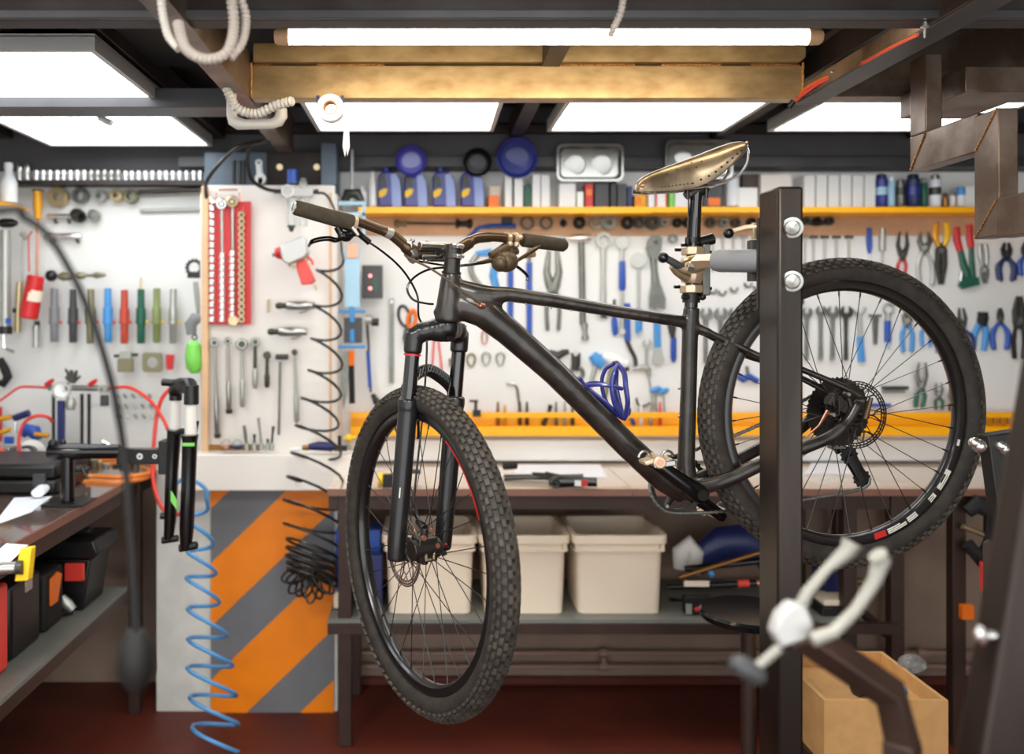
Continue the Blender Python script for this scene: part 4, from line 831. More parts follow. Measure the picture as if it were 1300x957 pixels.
# post and holder with the suspension fork
Yh = 2.62; xh = V(86, 0, Yh).x
t_ = thing('fork_holder', 'black tubular holder post bolted to the side workbench', 'workstand', Vector((xh, Yh, BZ)))
MB().bb(xh - .06, xh + .065, Yh - .05, Yh + .06, BZ + .001, BZ + .007).build('foot_plate', 'black_plastic', t_, .001)
MB().cyl(Vector((xh, Yh, BZ + .005)), V(86, 580, Yh), .020).build('post', 'black_gloss', t_)
MB(Yh).lathe((62, 573), (208, 573), [(0, 9), (.01, 10.5), (.3, 10.5), (.31, 9.5), (.62, 9), (.63, 8)], 20).build('tube', 'black_gloss', t_)
MB(Yh).rect(150, 569, 212, 588, 14, -7).build('arm', 'black_gloss', t_, .002)
for x in (178, 197): MB(Yh - .02).washer((x, 579), 4 if x < 190 else 3, 1.5, 2).build('arm_hole_ring', 'chrome', t_)
MB(Yh).rect(205, 558, 222, 600, 24, -10).build('head_block', 'black_plastic', t_, .003)
MB(Yh).cyl((139, 571), (136, 562), 2.5).tube([(130, 560), (139, 564), (143, 574)], 2.5, 8).build('pinch_lever', 'chrome', t_); MB(Yh - .02).cyl((98, 594), (104, 594), 5).tube([(104, 594), (112, 608)], 2, 8).build('side_lever', 'tool_dark', t_)
MB(Yh).sph((67, 563), 6).sph((80, 561), 4).build('knob', 'black_plastic', t_)
t_ = thing('suspension_fork', 'black suspension fork with cream stanchions and green stripes clamped above the side workbench', 'bicycle fork', (230, 700, 2.5))
MB(2.5).tube([(222, 497, 2.62), (228, 489, 2.58), (240, 490, 2.52), (244, 500, 2.50)], [9, 10, 11, 9], 12).cyl((223, 490, 2.62), (223, 508, 2.62), 8.5).cyl((243, 489, 2.5), (243, 513, 2.5), 9.5).cyl((206, 485, 2.6), (222, 486, 2.6), 5).build('crown', 'black_plastic', t_)
MB(2.62).cyl((223, 505), (222, 548), 7).build('stanchion', 'pillar_white', t_); MB(2.5).cyl((243, 510), (242, 556), 7.5).build('stanchion', 'pillar_white', t_)
MB(2.6).tube([(222, 546), (221, 552), (218, 600), (216, 660), (214, 684)], [10, 9, 8, 7.5, 6], 14).build('lower_leg', 'black_gloss', t_)
MB(2.48).tube([(241, 552), (241, 560), (239, 620), (237, 670), (236, 696)], [11, 9.5, 9, 9, 7], 14).build('lower_leg', 'black_gloss', t_)
MB(2.53).tube([(222, 552, 2.6), (231, 547, 2.56), (246, 552, 2.52), (251, 535, 2.5)], [5, 4, 4, 2], 8).build('arch', 'black_plastic', t_)
MB(2.46).rect(232, 562, 247, 566, 2).prism([(211, 627), (219, 640), (219, 652), (211, 640)], 3, -22).build('green_stripe', 'lime', t_)
MB(2.6).cyl((204, 655), (216, 655), 4).build('knob', 'black_plastic', t_); MB(2.6).cyl((206, 686), (226, 683), 4.5).build('dropout', 'black_plastic', t_); MB(2.48).cyl((228, 696), (250, 692), 5).sph((247, 692), 5).build('dropout', 'black_plastic', t_)
one(MB().tube(smooth([LZ(98, 612), LZ(92, 600), LZ(120, 590), LZ(160, 589), LZ(188, 596), LZ(186, 606), LZ(150, 612), LZ(112, 611)], 5), .008, 8, closed=True).tube([v + Vector((.01, .02, .014)) for v in smooth([LZ(98, 612), LZ(92, 600), LZ(120, 590), LZ(160, 589), LZ(188, 596), LZ(186, 606), LZ(150, 612), LZ(112, 611)], 5)], .008, 8, closed=True), 'coiled_hose', 'hose_orange', 'orange air hose coiled on the side workbench', 'hose')
# pressure gauge stand
t_ = thing('pressure_gauge_stand', 'pressure gauge with red valve on black rods at the back of the side workbench', 'gauge', (85, 590, 3.15)); Yg = 3.15
MB(Yg).washer((80, 495), 11.5, 9.5, 7).cyl((80, 495, Yg), (80, 495, Yg + .01), 11).build('gauge_case', 'chrome', t_); MB(Yg).cyl((80, 495, Yg - .012), (80, 495, Yg), 9.6).build('dial', 'white_plastic', t_); MB(Yg - .013).prism([(75, 497), (87, 494.5), (87, 495.5)], .3).build('needle', 'black_plastic', t_)
for x in (68, 104, 113): MB(Yg).cyl((x, 500), (x, 592), 2.2, n=10).build('rod', 'black_plastic', t_)
MB(Yg).rect(75, 508, 83, 592, 6).build('scale_strip', 'navy', t_); MB(Yg).cyl((62, 492), (140, 493), 3.5).build('manifold', 'steel', t_)
for x in (62, 117): MB(Yg).tube([(x - 4, 489), (x + 2, 485), (x + 6, 482)], [3, 3, 2], 8).build('valve_handle', 'red', t_)
MB(Yg).washer((132, 494), 6, 3, 6).sph((132, 494), 4).build('small_dial', 'tool_pale', t_); MB(Yg).rect(129, 501, 139, 515, 6).build('filter_bowl', 'dark_grey', t_, .002)
q = MB(Yg)
for i in range(14): q.tube([(92 + random.uniform(-3, 3), 486), (92 + random.uniform(-12, 12), 472 + random.uniform(-4, 8))], 1.6, 6)
q.build('wire_brush', 'tool_dark', t_); MB(Yg).lathe((90, 505), (90, 520), [(0, 4), (.5, 7), (1, 5)]).build('regulator', 'tool_pale', t_)
# drill press / pump with hoses
t_ = thing('water_pump', 'blue and silver hand pump with yellow levers at the back of the side workbench', 'pump', (35, 590, 3.2)); Yp = 3.18
MB(Yp).cyl((40, 575, Yp - .03), (40, 575, Yp + .04), 17).build('drum', 'steel', t_); MB(Yp).washer((40, 575), 12, 8, 14).build('drum_ring', 'tool_grey', t_); MB(Yp).tube([(28, 552), (34, 545), (44, 548), (50, 558)], [5, 8, 9, 6], 12).build('housing', 'blue', t_)
MB(Yp).cyl((18, 531), (37, 524), 4.5).build('handle', 'navy', t_); MB(Yp).tube([(20, 532), (19, 550)], 2, 8).build('stem', 'chrome', t_); MB(Yp).rect(-8, 565, 22, 590, 22).build('base', 'tool_pale', t_, .003)
for a_, b_ in (((-5, 533), (14, 529)), ((-5, 551), (13, 545)), ((44, 551), (62, 553))): MB(Yp - .03).cyl(a_, b_, 3).build('lever', 'gold_plastic', t_)
MB(Yp - .05).rect(7, 554, 18, 563, 4).build('cap', 'blue', t_, .001)
def hose(pts, r, m, lab, name='air_hose', cat='hose', k=8): return one(MB(pts[0][2]).tube(smooth([V(*p) for p in pts], k), r * F / pts[0][2], 8), name, m, lab, cat)
hose([(-5, 512, 3.2), (8, 503, 3.2), (24, 492, 3.2), (40, 491, 3.2), (60, 492, 3.17)], .0045, 'hose_red', 'thin dark red hose arching from the left edge to the pressure gauge')
hose([(28, 590, 3.1), (24, 560, 3.1), (30, 538, 3.1), (45, 528, 3.1), (60, 529, 3.12), (66, 535, 3.14)], .0065, 'coral', 'red hose looping around the silver pump drum')
hose([(-5, 565, 3.05), (5, 575, 3.05), (14, 585, 3.05)], .007, 'coral', 'red hose in front of the pump base at the far left edge')
hose([(140, 493, 3.14), (165, 492, 3.12), (190, 508, 3.1), (206, 530, 3.06), (213, 545, 3.0)], .0065, 'hose_red', 'red hose curving from the gauge toward the suspension fork')
hose([(222, 488, 3.1), (206, 505, 3.1), (199, 530, 3.1), (196, 555, 3.08), (194, 600, 3.05), (200, 632, 3.0), (214, 652, 2.95), (232, 650, 2.9), (240, 632, 2.9), (240, 612, 2.92)], .0075, 'hose_red', 'bright red hose hanging behind the suspension fork')
one(MB(3.3).rect(-5, 516, 3, 560, 6), 'red_bar_clamp', 'red', 'red clamp body at the far left edge above the black case', 'clamp')
# tool boxes on the lower shelf of the side bench
LS = .49
def lsp(px, py): Y = F * (H - LS) / (py - CY); return Y
t_ = thing('tool_case', 'bright red case standing on the lower shelf at the far left', 'tool case', Vector((-1.15, 2.05, LS))); MB().bb(-1.40, -1.115, 2.06, 2.30, LS + .001, .725).build('body', 'hose_red', t_, .012); MB().bb(-1.33, -1.20, 2.16, 2.20, .725, .745).build('handle', 'black_plastic', t_, .002)
t_ = thing('tool_case', 'upright black case with a pale tag beside the red case', 'tool case', Vector((-1.1, 2.3, LS))); MB().bb(-1.42, -1.13, 2.34, 2.52, LS + .001, .695).build('body', 'black_plastic', t_, .012); MB().bb(-1.131, -1.126, 2.42, 2.46, .655, .685).build('latch', 'tool_pale', t_, .001); MB().bb(-1.35, -1.20, 2.41, 2.45, .695, .715).build('handle', 'black_plastic', t_, .003)
t_ = thing('cordless_drill_case', 'black case with an orange grip between the black cases on the shelf', 'tool case', Vector((-1.1, 2.55, LS))); MB().bb(-1.40, -1.13, 2.555, 2.68, LS + .001, .665).build('body', 'black_rubber', t_, .012); MB().prism([Vector((-1.13, y, z)) for y, z in ((2.575, .645), (2.62, .655), (2.65, .64), (2.62, .565), (2.575, .565))], 0, vec=Vector((.008, 0, 0))).build('grip', 'orange', t_, .002)
t_ = thing('hand_tool', 'silver and orange hand tool lying before the toolbox on the shelf', 'hand tool', Vector((-1.1, 2.65, LS))); MB(2.70).tube([(78, 758), (86, 767), (93, 774)], [5, 7, 5], 10).build('body', 'tool_pale', t_); MB(2.70).tube([(72, 772), (80, 777), (92, 776)], [4, 6, 4], 8).build('foot', 'black_rubber', t_); MB(2.68).sph((74, 771), 4).build('button', 'orange', t_)
t_ = thing('toolbox', 'black toolbox with an orange latch at the far end of the lower shelf', 'toolbox', Vector((-1.15, 2.8, LS))); xb0, xb1 = -1.36, -1.045
Zt = .715; MB().prism([Vector((x, 2.75, z)) for x, z in ((xb0, LS + .001), (xb1 - .055, LS + .001), (xb1 - .03, Zt - .06), (xb0, Zt - .06))], 0, vec=Vector((0, .17, 0))).build('body', 'black_plastic', t_, .006)
MB().prism([Vector((x, 2.74, z)) for x, z in ((xb0, Zt - .058), (xb1 - .02, Zt - .058), (xb1, Zt - .04), (xb1 - .02, Zt), (xb0, Zt))], 0, vec=Vector((0, .19, 0))).build('lid', 'black_plastic', t_, .006)
MB(2.74).rect(84, 714, 108, 736, 6).build('latch', 'hose_red', t_, .002); MB().bb(xb0 + .05, xb1 - .06, 2.82, 2.85, Zt, Zt + .02).build('handle', 'black_plastic', t_, .004)
# ---------------------------------------------------------------- coiled air hoses by the pillar
def coil(pts, rs, pitch_n, r, Y, ph=0, tilt=.35):
    """helix round a polyline; rs radii in px at each point"""
    out = []; n = len(pts); M_ = 14
    tot = pitch_n * M_
    for i in range(tot + 1):
        t = i / tot * (n - 1); k = min(int(t), n - 2); u = t - k
        x = pts[k][0] * (1 - u) + pts[k + 1][0] * u; y = pts[k][1] * (1 - u) + pts[k + 1][1] * u; R = rs[k] * (1 - u) + rs[k + 1] * u
        a_ = 2 * pi * i / M_ + ph; out.append(V(x + R * cos(a_), y + R * tilt * sin(a_ + .6), Y) + Vector((0, R * .9 * sin(a_) * Y / F, 0)))
    return out
lead = smooth([V(402, 245, 3.05), V(415, 248, 3.03), V(428, 275, 3.0), V(432, 300, 2.98), V(434, 320, 2.97)], 6)
q = coil([(420, 325), (415, 400), (414, 470), (404, 530), (402, 590), (398, 640), (398, 690)], [16, 18, 21, 26, 33, 38, 38], 10, 1, 2.96, tilt=.5)
q2 = coil([(398, 690), (395, 715), (393, 735)], [34, 32, 28], 5, 1, 2.96, tilt=.55)
one(MB().tube(lead + q + q2, .0048, 7), 'spiral_air_hose', 'hose_black', 'long black spiral air hose stretched down the pillar board', 'air hose')
q = MB()
for i in range(11):
    a_ = radians(200 + i * 14); c = V(396 + 2 * cos(a_), 722, 2.96); d = Vector((cos(a_), .3 * sin(i * 2.1), sin(a_)))
    q.tube([c + d * (.055 + .05 * cos(t)) + Vector((-sin(a_), 0, cos(a_))) * .020 * sin(t) * (1 if i % 2 else -1) + Vector((0, .012 * sin(t + i), 0)) for t in [2 * pi * j / 16 for j in range(16)]], .0042, 7, closed=True)
one(q, 'spiral_air_hose', 'hose_black', 'bunched lower end of the black spiral air hose before the striped panel', 'air hose')
q = smooth([V(218, 622, 2.85), V(232, 608, 2.85), V(250, 612, 2.85), V(262, 622, 2.85), V(262, 632, 2.85)], 5) + coil([(250, 640), (256, 700), (256, 745), (264, 800), (268, 850), (272, 900), (276, 950)], [14, 17, 19, 24, 30, 30, 30], 8, 1, 2.86, ph=.3, tilt=.48)
one(MB().tube(q, .0066, 8), 'spiral_air_hose', 'hose_blue', 'light blue spiral air hose hanging down beside the striped panel', 'air hose')
q = [V(300 - i * .5, 945 + i, 2.8) for i in range(0)]
# black power cable loops above the pillar board
hose([(262, 252, 2.95), (262, 232, 2.95), (275, 212, 2.93), (300, 188, 2.9), (330, 180, 2.88), (342, 178, 2.86)], .0065, 'hose_black', 'thick black air line arching from the pillar board up to the beam', k=6)
hose([(318, 180, 2.9), (314, 205, 2.92), (320, 228, 2.95), (338, 240, 3.0), (356, 243, 3.05)], .0065, 'hose_black', 'thick black air line looping down to the pressure regulator', k=6)
# ---------------------------------------------------------------- near things, out of focus
t_ = thing('workstand_fork', 'blurred pale grey two-pronged workstand fork on a steel arm, lower right', 'workstand', Vector((V(1060, 0, 1.1).x, 1.1, 0)))
MB(1.1).tube([(1082, 688), (1076, 700), (1050, 722), (1025, 752), (1012, 780)], [12, 10, 6, 7, 9], 12, flat=1.2).build('prong', 'dull_grey', t_)
MB(1.05).tube([(1114, 704), (1119, 710), (1110, 738), (1086, 775), (1058, 802), (1030, 812)], [12, 11, 8, 7, 8, 9], 12, flat=1.2).build('prong', 'dull_grey', t_)
MB(1.08).prism([(1000, 762), (1018, 766), (1028, 790), (1020, 806), (985, 818), (976, 800), (984, 778)], 26, -10).build('block', 'panel_frame', t_, .004)
MB(1.0).lathe((930, 838), (968, 862), [(0, 8), (.2, 13), (.8, 14), (1, 9)], 16).build('knob', 'dark_grey', t_); MB(1.0).cyl((962, 846), (990, 822), 6).build('screw', 'dull_grey', t_)
xa = V(1020, 805, 1.12); MB().tube([xa, V(1130, 880, 1.12), V(1150, 960, 1.12)], .024, 4).build('arm', 'frame_brown', t_, .002)
MB().tube([V(1145, 940, 1.12), Vector((V(1150, 0, 1.12).x, 1.12, .01))], .026, 4).build('stand_post', 'frame_brown', t_, .002); MB().bb(.45, .80, .95, 1.3, 0, .012).build('foot_plate', 'frame_brown', t_)
t_ = thing('slanting_upright', 'blurred slanting steel upright at the lower right corner', 'steel upright', Vector((.7, 1.1, 0)))
dv = Vector((0, .12, 0)); P_ = [V(1374, 200, 1.05), V(1470, 200, 1.05), V(1345, 957, 1.05), V(1247, 957, 1.05)]; k_ = (P_[0] - P_[3])
P_[2].z = P_[3].z = .012; P_[3].x -= k_.x / k_.z * (V(0, 957, 1.05).z - .012); P_[2].x = P_[3].x + .09
MB().prism(P_, 0, vec=Vector((0, .050, 0))).build('tube', 'post_steel', t_, .005)
MB(1.03).lathe((1249, 806, 1.06), (1238, 806, 1.06), [(0, 9), (.4, 13), (.6, 9), (1, 6)], 16).cyl((1249, 806, 1.06), (1262, 806, 1.06), 6).build('side_bolt', 'chrome', t_)
# dark bent rod with a knob at lower left
t_ = thing('flexible_arm', 'blurred dark curved rod with a knob hanging at the left', 'lamp arm', Vector((V(172, 0, 1.0).x, 1.0, V(0, 860, 1.0).z)))
MB().tube(smooth([Vector((-1.15, 1.2, .861)), Vector((-1.05, 1.12, 1.25)), Vector((-.78, .98, 1.5)), V(-10, 268, .95), V(30, 276, .95), V(62, 300, .96), V(95, 355, .97), V(122, 420, .98), V(145, 500, .99), (V(158, 580, 1.0)), V(166, 680, 1.0), V(172, 780, 1.0), V(173, 820, 1.0)], 6), .0045, 10).build('rod', 'matte_black', t_)
MB().lathe(V(172, 800, 1.0), V(173, 872, 1.0), [(0, .010), (.25, .019), (.7, .021), (1, .012)], 20).build('knob', 'matte_black', t_)
# ---------------------------------------------------------------- tools on the wall boards (sizes in photo pixels at the board's depth)
TY = 3.352; BYD = 3.095     # tools on the back wall board / on the pillar board
def rot2(pts, c, deg):
    a_ = radians(deg); return [(c[0] + (x - c[0]) * cos(a_) - (y - c[1]) * sin(a_), c[1] + (x - c[0]) * sin(a_) + (y - c[1]) * cos(a_)) for x, y in pts]
def open_jaw(mb, x, y, r, up=1, deg=0, d=3):
    """C-shaped open end centred on x, y"""
    pts = []
    for i in range(13): a_ = radians(-60 + 300 * i / 12 - 0) if up > 0 else radians(120 + 300 * i / 12); pts.append((x + r * cos(a_), y + r * sin(a_)))
    inn = [(x + r * .42 * (1 if q else -1) * (1), y - up * r * (.95 if e else -.15)) for q, e in ((0, 1), (0, 0), (1, 0), (1, 1))]
    inn = inn if up > 0 else inn[::-1]
    if up < 0: inn = [(2 * x - a, b) for a, b in inn][::-1][::-1]
    mb.prism(rot2(pts + inn, (x, y), deg), d)
def ring_end(mb, x, y, r, d=3.5): mb.washer((x, y), r, r * .62, d)
def wrench(x, y0, y1, r0, r1, m, top, bot, lab, name='spanner', cat='spanner', w=2.2, hnd=None, Y=TY, x1=None, grp=None):
    x1 = x if x1 is None else x1; t_ = thing(name, lab, cat, (x, y1, Y), grp); q = MB(Y)
    ya, yb = y0 + r0, y1 - r1
    if top == 'open': open_jaw(q, x, ya, r0, 1)
    elif top == 'ring': ring_end(q, x, ya, r0)
    elif top == 'adj': q.prism([(x - r0, y0 + 2), (x - r0 * .2, y0), (x - r0 * .25, y0 + r0 * .9), (x + r0 * .5, y0 + r0 * .9), (x + r0 * .6, y0 + 3), (x + r0, y0 + 5), (x + r0, ya + r0 * .6), (x + w, ya + r0 * 1.4), (x - w, ya + r0 * 1.4), (x - r0, ya + r0 * .4)], 4)
    elif top == 'disc': q.cyl((x, ya, Y), (x, ya, Y - .012), r0)
    if bot == 'open': open_jaw(q, x1, yb, r1, -1)
    elif bot == 'ring': ring_end(q, x1, yb, r1)
    elif bot == 'round': q.cyl((x1, yb, Y), (x1, yb, Y - .009), r1)
    elif bot == 'flare': q.prism([(x1 - w, yb - r1), (x1 + w, yb - r1), (x1 + r1, y1), (x1 - r1, y1)], 3)
    s0 = ya + (r0 * .8 if top != 'disc' else 0); s1 = yb - (r1 * .8 if bot in ('open', 'ring') else 0)
    q.tube([(x, s0), ((x + x1) / 2, (s0 + s1) / 2), (x1, s1)], [w * 1.3, w, w * 1.3], 8, flat=.6)
    q.build('body', m, t_, 0)
    if hnd:
        ha, hb_, hm, hw = hnd; fx = lambda y: x + (x1 - x) * (y - y0) / (y1 - y0)
        MB(Y - .003).tube([(fx(ha), ha), (fx(ha), ha + 2), (fx(hb_), hb_ - 3), (fx(hb_), hb_)], [hw * .7, hw, hw * 1.1, hw * .6], 10, flat=.6).build('handle', hm, t_)
    return t_
def pliers(x, y0, y1, spread, hm, jm, lab, jl=.38, jw=4, up=True, hw=3, name='pliers', dx=0, Y=TY, gap=0.0, hm2=None, grp=None, curve=.5):
    """up: jaws above, handles below"""
    t_ = thing(name, lab, 'pliers', (x, y1, Y), grp); f_ = (lambda y: y) if up else (lambda y: y0 + y1 - y)
    py = y0 + (y1 - y0) * jl; q = MB(Y)
    for s in (1, -1):
        q.tube([(x + s * (jw * .25 + gap) - dx * .3, f_(y0)), (x + s * (jw * .6 + gap), f_(y0 + (py - y0) * .6)), (x + s * jw * .4, f_(py)), (x - s * jw * .6 + dx * .05, f_(py + 8))], [jw * .28, jw * .55, jw * .75, jw * .5], 8, flat=.6)
    q.cyl((x, f_(py), Y - .003), (x, f_(py), Y - .012), jw * .55); q.build('jaws', jm, t_)
    for s in (1, -1):
        ex = x + s * spread / 2 + dx
        MB(Y - .003).tube(smooth([V(x + s * jw * .5, f_(py + 6), Y - .003), V(x + s * spread * .5 * (1 + curve * .3) + dx * .5, f_(py + (y1 - py) * .5), Y - .003), V(ex, f_(y1 - 2), Y - .003), V(ex, f_(y1), Y - .003)], 4), [hw * .7] * 3 + [hw] * 7 + [hw * .8] * 2 + [hw * .5], 10, flat=.7).build('handle', (hm2 or hm) if s < 0 else hm, t_)
    return t_
W = wrench
# -- centre board, top row
t_ = thing('hacksaw', 'blue hacksaw frame with a dark grip hanging under the yellow shelf', 'hacksaw', (620, 300, TY)); MB(TY).tube([(587, 312), (596, 300), (608, 289), (622, 286), (655, 286)], 2.8, 8).build('frame', 'blue', t_); MB(TY).rect(637, 274, 650, 284, 8).build('grip', 'black_plastic', t_, .002); MB(TY).rect(602, 289, 655, 291, 2).build('blade', 'tool_dark', t_)
t_ = thing('chain_whip', 'long dark chain tool lying level under the yellow shelf', 'chain tool', (545, 284, TY)); MB(TY).cyl((508, 283), (580, 284), 1.8).build('bar', 'tool_dark', t_); MB(TY).lathe((578, 284), (600, 284), [(0, 2), (.05, 7), (.3, 4), (.6, 4), (.9, 7.5), (1, 3)], 14).build('knob', 'black_plastic', t_); MB(TY).lathe((500, 284), (516, 284), [(0, 3), (.2, 6), (.6, 3), (1, 5)], 12).build('collar', 'olive', t_)
for k, (x, y0, y1, m) in enumerate(((648, 297, 408, 'blue'), (672, 325, 428, 'blue'))):
    t_ = thing('socket_driver', ('tall blue bar tool with a round top behind the shifter', 'tall blue bar tool with a slim steel neck, left of the large grey pliers')[k], 'hand tool', (x, y1, TY)); MB(TY).tube([(x, y0 + 8), (x, y1)], 3.6, 8, flat=.6).build('shaft', m, t_)
    (MB(TY).sph((x, y0 + 3), 4.5) if k == 0 else MB(TY).cyl((x, 304), (x, 332), 2)).build('head', m if k == 0 else 'tool_grey', t_)
t_ = thing('cable_cutter', 'light blue cutter with a grey crescent blade behind the brake lever', 'cutter', (616, 372, TY)); MB(TY).tube([(604, 322), (622, 320), (630, 330), (626, 350), (632, 372), (614, 374), (606, 372)], [3, 5, 5, 5, 6, 5, 3], 10, flat=.6).build('body', 'sky_blue', t_); MB(TY).tube(smooth([V(606, 324, TY), V(598, 336, TY), V(600, 350, TY), V(612, 366, TY)], 4), 3.4, 8, flat=.6).build('blade', 'tool_grey', t_)
pliers(702, 318, 418, 14, 'tool_grey', 'tool_grey', 'large all grey pliers with open jaws left of the T-handled breaker bar', jl=.45, jw=8, hw=2.4, gap=3)
t_ = thing('sliding_t_bar', 'chrome breaker bar with a T head beside the right grip', 'breaker bar', (740, 430, TY)); MB(TY).lathe((712, 303), (750, 302), [(0, 1.8), (.3, 3), (.4, 5.5), (.9, 5.5), (1, 4)], 14).build('head', 'chrome', t_); MB(TY).tube([(738, 304), (740, 412)], 4, 12).build('shaft', 'tool_grey', t_); MB(TY).lathe((742, 410), (743, 431), [(0, 4), (.3, 4), (.35, 3), (.7, 3), (.75, 4.5), (1, 4.5)], 14).build('drive_end', 'steel', t_)
W(766, 295, 404, 10.5, 9.5, 'tool_pale', 'ring', 'open', 'large pale combination spanner right of the chrome breaker bar', w=3)
W(790, 300, 425, 8, 4, 'tool_pale', 'disc', 'round', 'pale headed spanner with a blue sleeve and small blue tip', hnd=(331, 369, 'blue', 4), w=2.2)
t_ = thing('awl', 'short blue oval handle below the top tube, left of the blue bar with a hook', 'hand tool', (781, 426, TY)); MB(TY).tube([(780, 398), (780, 408), (781, 420), (781, 426)], [2, 4, 4, 2], 12, flat=.7).build('handle', 'blue', t_); MB(TY).cyl((780, 380), (780, 400), 1.5).build('shank', 'tool_dark', t_)
t_ = thing('hook_spanner', 'blue bar with a dark curved hook at its lower end', 'hook spanner', (800, 465, TY)); MB(TY).tube([(796, 385), (797, 433)], 4, 8, flat=.6).build('handle', 'blue', t_); MB(TY).tube(smooth([V(796, 432, TY), V(800, 442, TY), V(806, 454, TY), V(807, 464, TY)], 4), 2.6, 8).build('hook', 'tool_dark', t_)
W(811, 320, 426, 10, 4, 'tool_pale', 'disc', 'round', 'round headed pale tool with a light blue oval handle', hnd=(392, 425, 'sky_blue', 4.2), w=1.8)
t_ = thing('adjustable_spanner', 'biggest pale adjustable spanner, hanging left of the seat tube', 'spanner', (834, 392, TY)); q = MB(TY); q.prism([(822, 306), (826, 300), (834, 298), (840, 302), (838, 318), (834, 330), (824, 326), (820, 316)], 5).tube([(829, 320), (831, 345), (833, 365)], [5, 4.2, 6], 8, flat=.6).prism([(827, 362), (838, 362), (844, 380), (843, 392), (836, 388), (830, 392), (824, 390), (824, 378)], 5); q.build('body', 'tool_grey', t_); MB(TY - .014).prism([(828, 307), (835, 304), (834, 311)], 1).build('slot', 'tool_dark', t_)
t_ = thing('putty_knife', 'light blue bar ending in a pale flared scraper blade below the top tube', 'scraper', (835, 462, TY)); MB(TY).tube([(834, 400), (835, 441)], 4.4, 8, flat=.6).build('handle', 'sky_blue', t_); MB(TY).prism([(832, 441), (839, 441), (843, 458), (840, 462), (830, 462), (827, 458)], 2.5).build('blade', 'tool_pale', t_)
t_ = thing('screwdriver', 'dark screwdriver with a blue handle left of the seat tube', 'screwdriver', (855, 460, TY)); MB(TY).tube([(853, 412), (854, 428), (855, 430)], [6, 3, 3], 10, flat=.7).build('shank', 'tool_dark', t_); MB(TY).tube([(855, 429), (855, 455), (855, 460)], [3.6, 3.8, 1.5], 10).build('handle', 'blue', t_)
W(821, 430, 474, 6, 2, 'tool_pale', 'open', None, 'small open spanner hanging below the light blue scraper row', w=1.8)
t_ = thing('steel_ring', 'small steel ring hanging beside the seat clamp lever', 'ring', (854, 310, TY)); MB(TY).washer((854, 303), 6, 3.4, 3).build('ring', 'tool_grey', t_)
t_ = thing('steel_ruler', 'long grey steel ruler hanging by the front fork', 'ruler', (497, 486, TY)); MB(TY).rect(494, 379, 500, 486, 1.5).build('rule', 'tool_grey', t_); MB(TY - .005).washer((497, 383), 1.8, 1, .5).build('hole_ring', 'chrome', t_)
t_ = thing('scissors', 'black and orange handled scissors hanging point down by the fork crown', 'scissors', (516, 440, TY)); MB(TY).tube([V(513 + 7 * cos(a_) + 2 * sin(a_), 401 + 13 * sin(a_), TY) for a_ in [2 * pi * i / 20 for i in range(20)]], 1.8, 8, closed=True).build('black_grip', 'black_plastic', t_)
MB(TY - .004).tube([V(523 + 5 * cos(a_) - 1.5 * sin(a_), 405 + 11 * sin(a_), TY) for a_ in [2 * pi * i / 20 for i in range(20)]], 2.6, 8, closed=True).build('orange_grip', 'orange', t_); MB(TY).prism([(514, 414), (522, 416), (519, 432), (515, 445), (511, 430)], 2).build('blades', 'tool_dark', t_)
# -- hanging rings below (master links, carabiners)
for x, y, m, l in ((577, 457, 'bronze', 'bronze'), (598, 457, 'olive', 'olive'), (617, 455, 'tool_pale', 'pale grey'), (635, 455, 'tool_pale', 'silver')):
    q = MB(TY).tube([V(x + 5 * cos(a_) * (1 - .25 * sin(a_)), y + 8 * sin(a_), TY) for a_ in [2 * pi * i / 18 for i in range(18)]], 1.4, 6, closed=True) if l != 'bronze' else MB(TY).ring((x, y - 2), 5.5, 1.9, a0=pi * .0, a1=pi).cyl((x - 5.5, y - 2), (x - 5, y + 8), 1.9).cyl((x + 5.5, y - 2), (x + 5, y + 8), 1.9)
    one(q, 'carabiner' if l != 'bronze' else 'steel_clip', m, {'bronze': 'bronze U clip between the fork legs and the down tube', 'olive': 'olive link ring half hidden by the fork leg', 'pale grey': 'pale link ring, left of the two silver ones beside the down tube', 'silver': 'silver link ring nearest the down tube'}[l], 'clip')
one(MB(TY).tube([V(615 + 3.5 * cos(a_), 428 + 9 * sin(a_), TY) for a_ in [2 * pi * i / 18 for i in range(18)]], 1, 6, closed=True), 'key_ring', 'copper', 'thin copper coloured loop high under the down tube', 'ring')
t_ = thing('truing_strap', 'pair of thin coral straps hanging between the fork legs', 'strap', (553, 478, TY)); 
for x0, x1 in ((551, 548), (556, 562)): MB(TY).tube([(x0, 426), (x1, 478)], 1.3, 6).build('strap', 'coral', t_)
one(MB(TY).tube(smooth([V(643, 487, TY), V(652, 487, TY), V(656, 492, TY), V(658, 505, TY), V(662, 535, TY)], 4), 1.7, 6), 'hex_key', 'steel', 'long L-shaped hex key standing in the yellow rail under the down tube', 'hex key')
t_ = thing('chain_breaker', 'small black T-screw press tool standing on the yellow rail beside the front tyre', 'chain tool', (605, 530, 3.3)); MB(3.3).rect(600, 520, 610, 528, 6).build('body', 'black_plastic', t_, .001); MB(3.3).cyl((604, 508), (604, 520), 2).cyl((596, 509), (607, 509), 1.5).build('screw', 'tool_dark', t_)
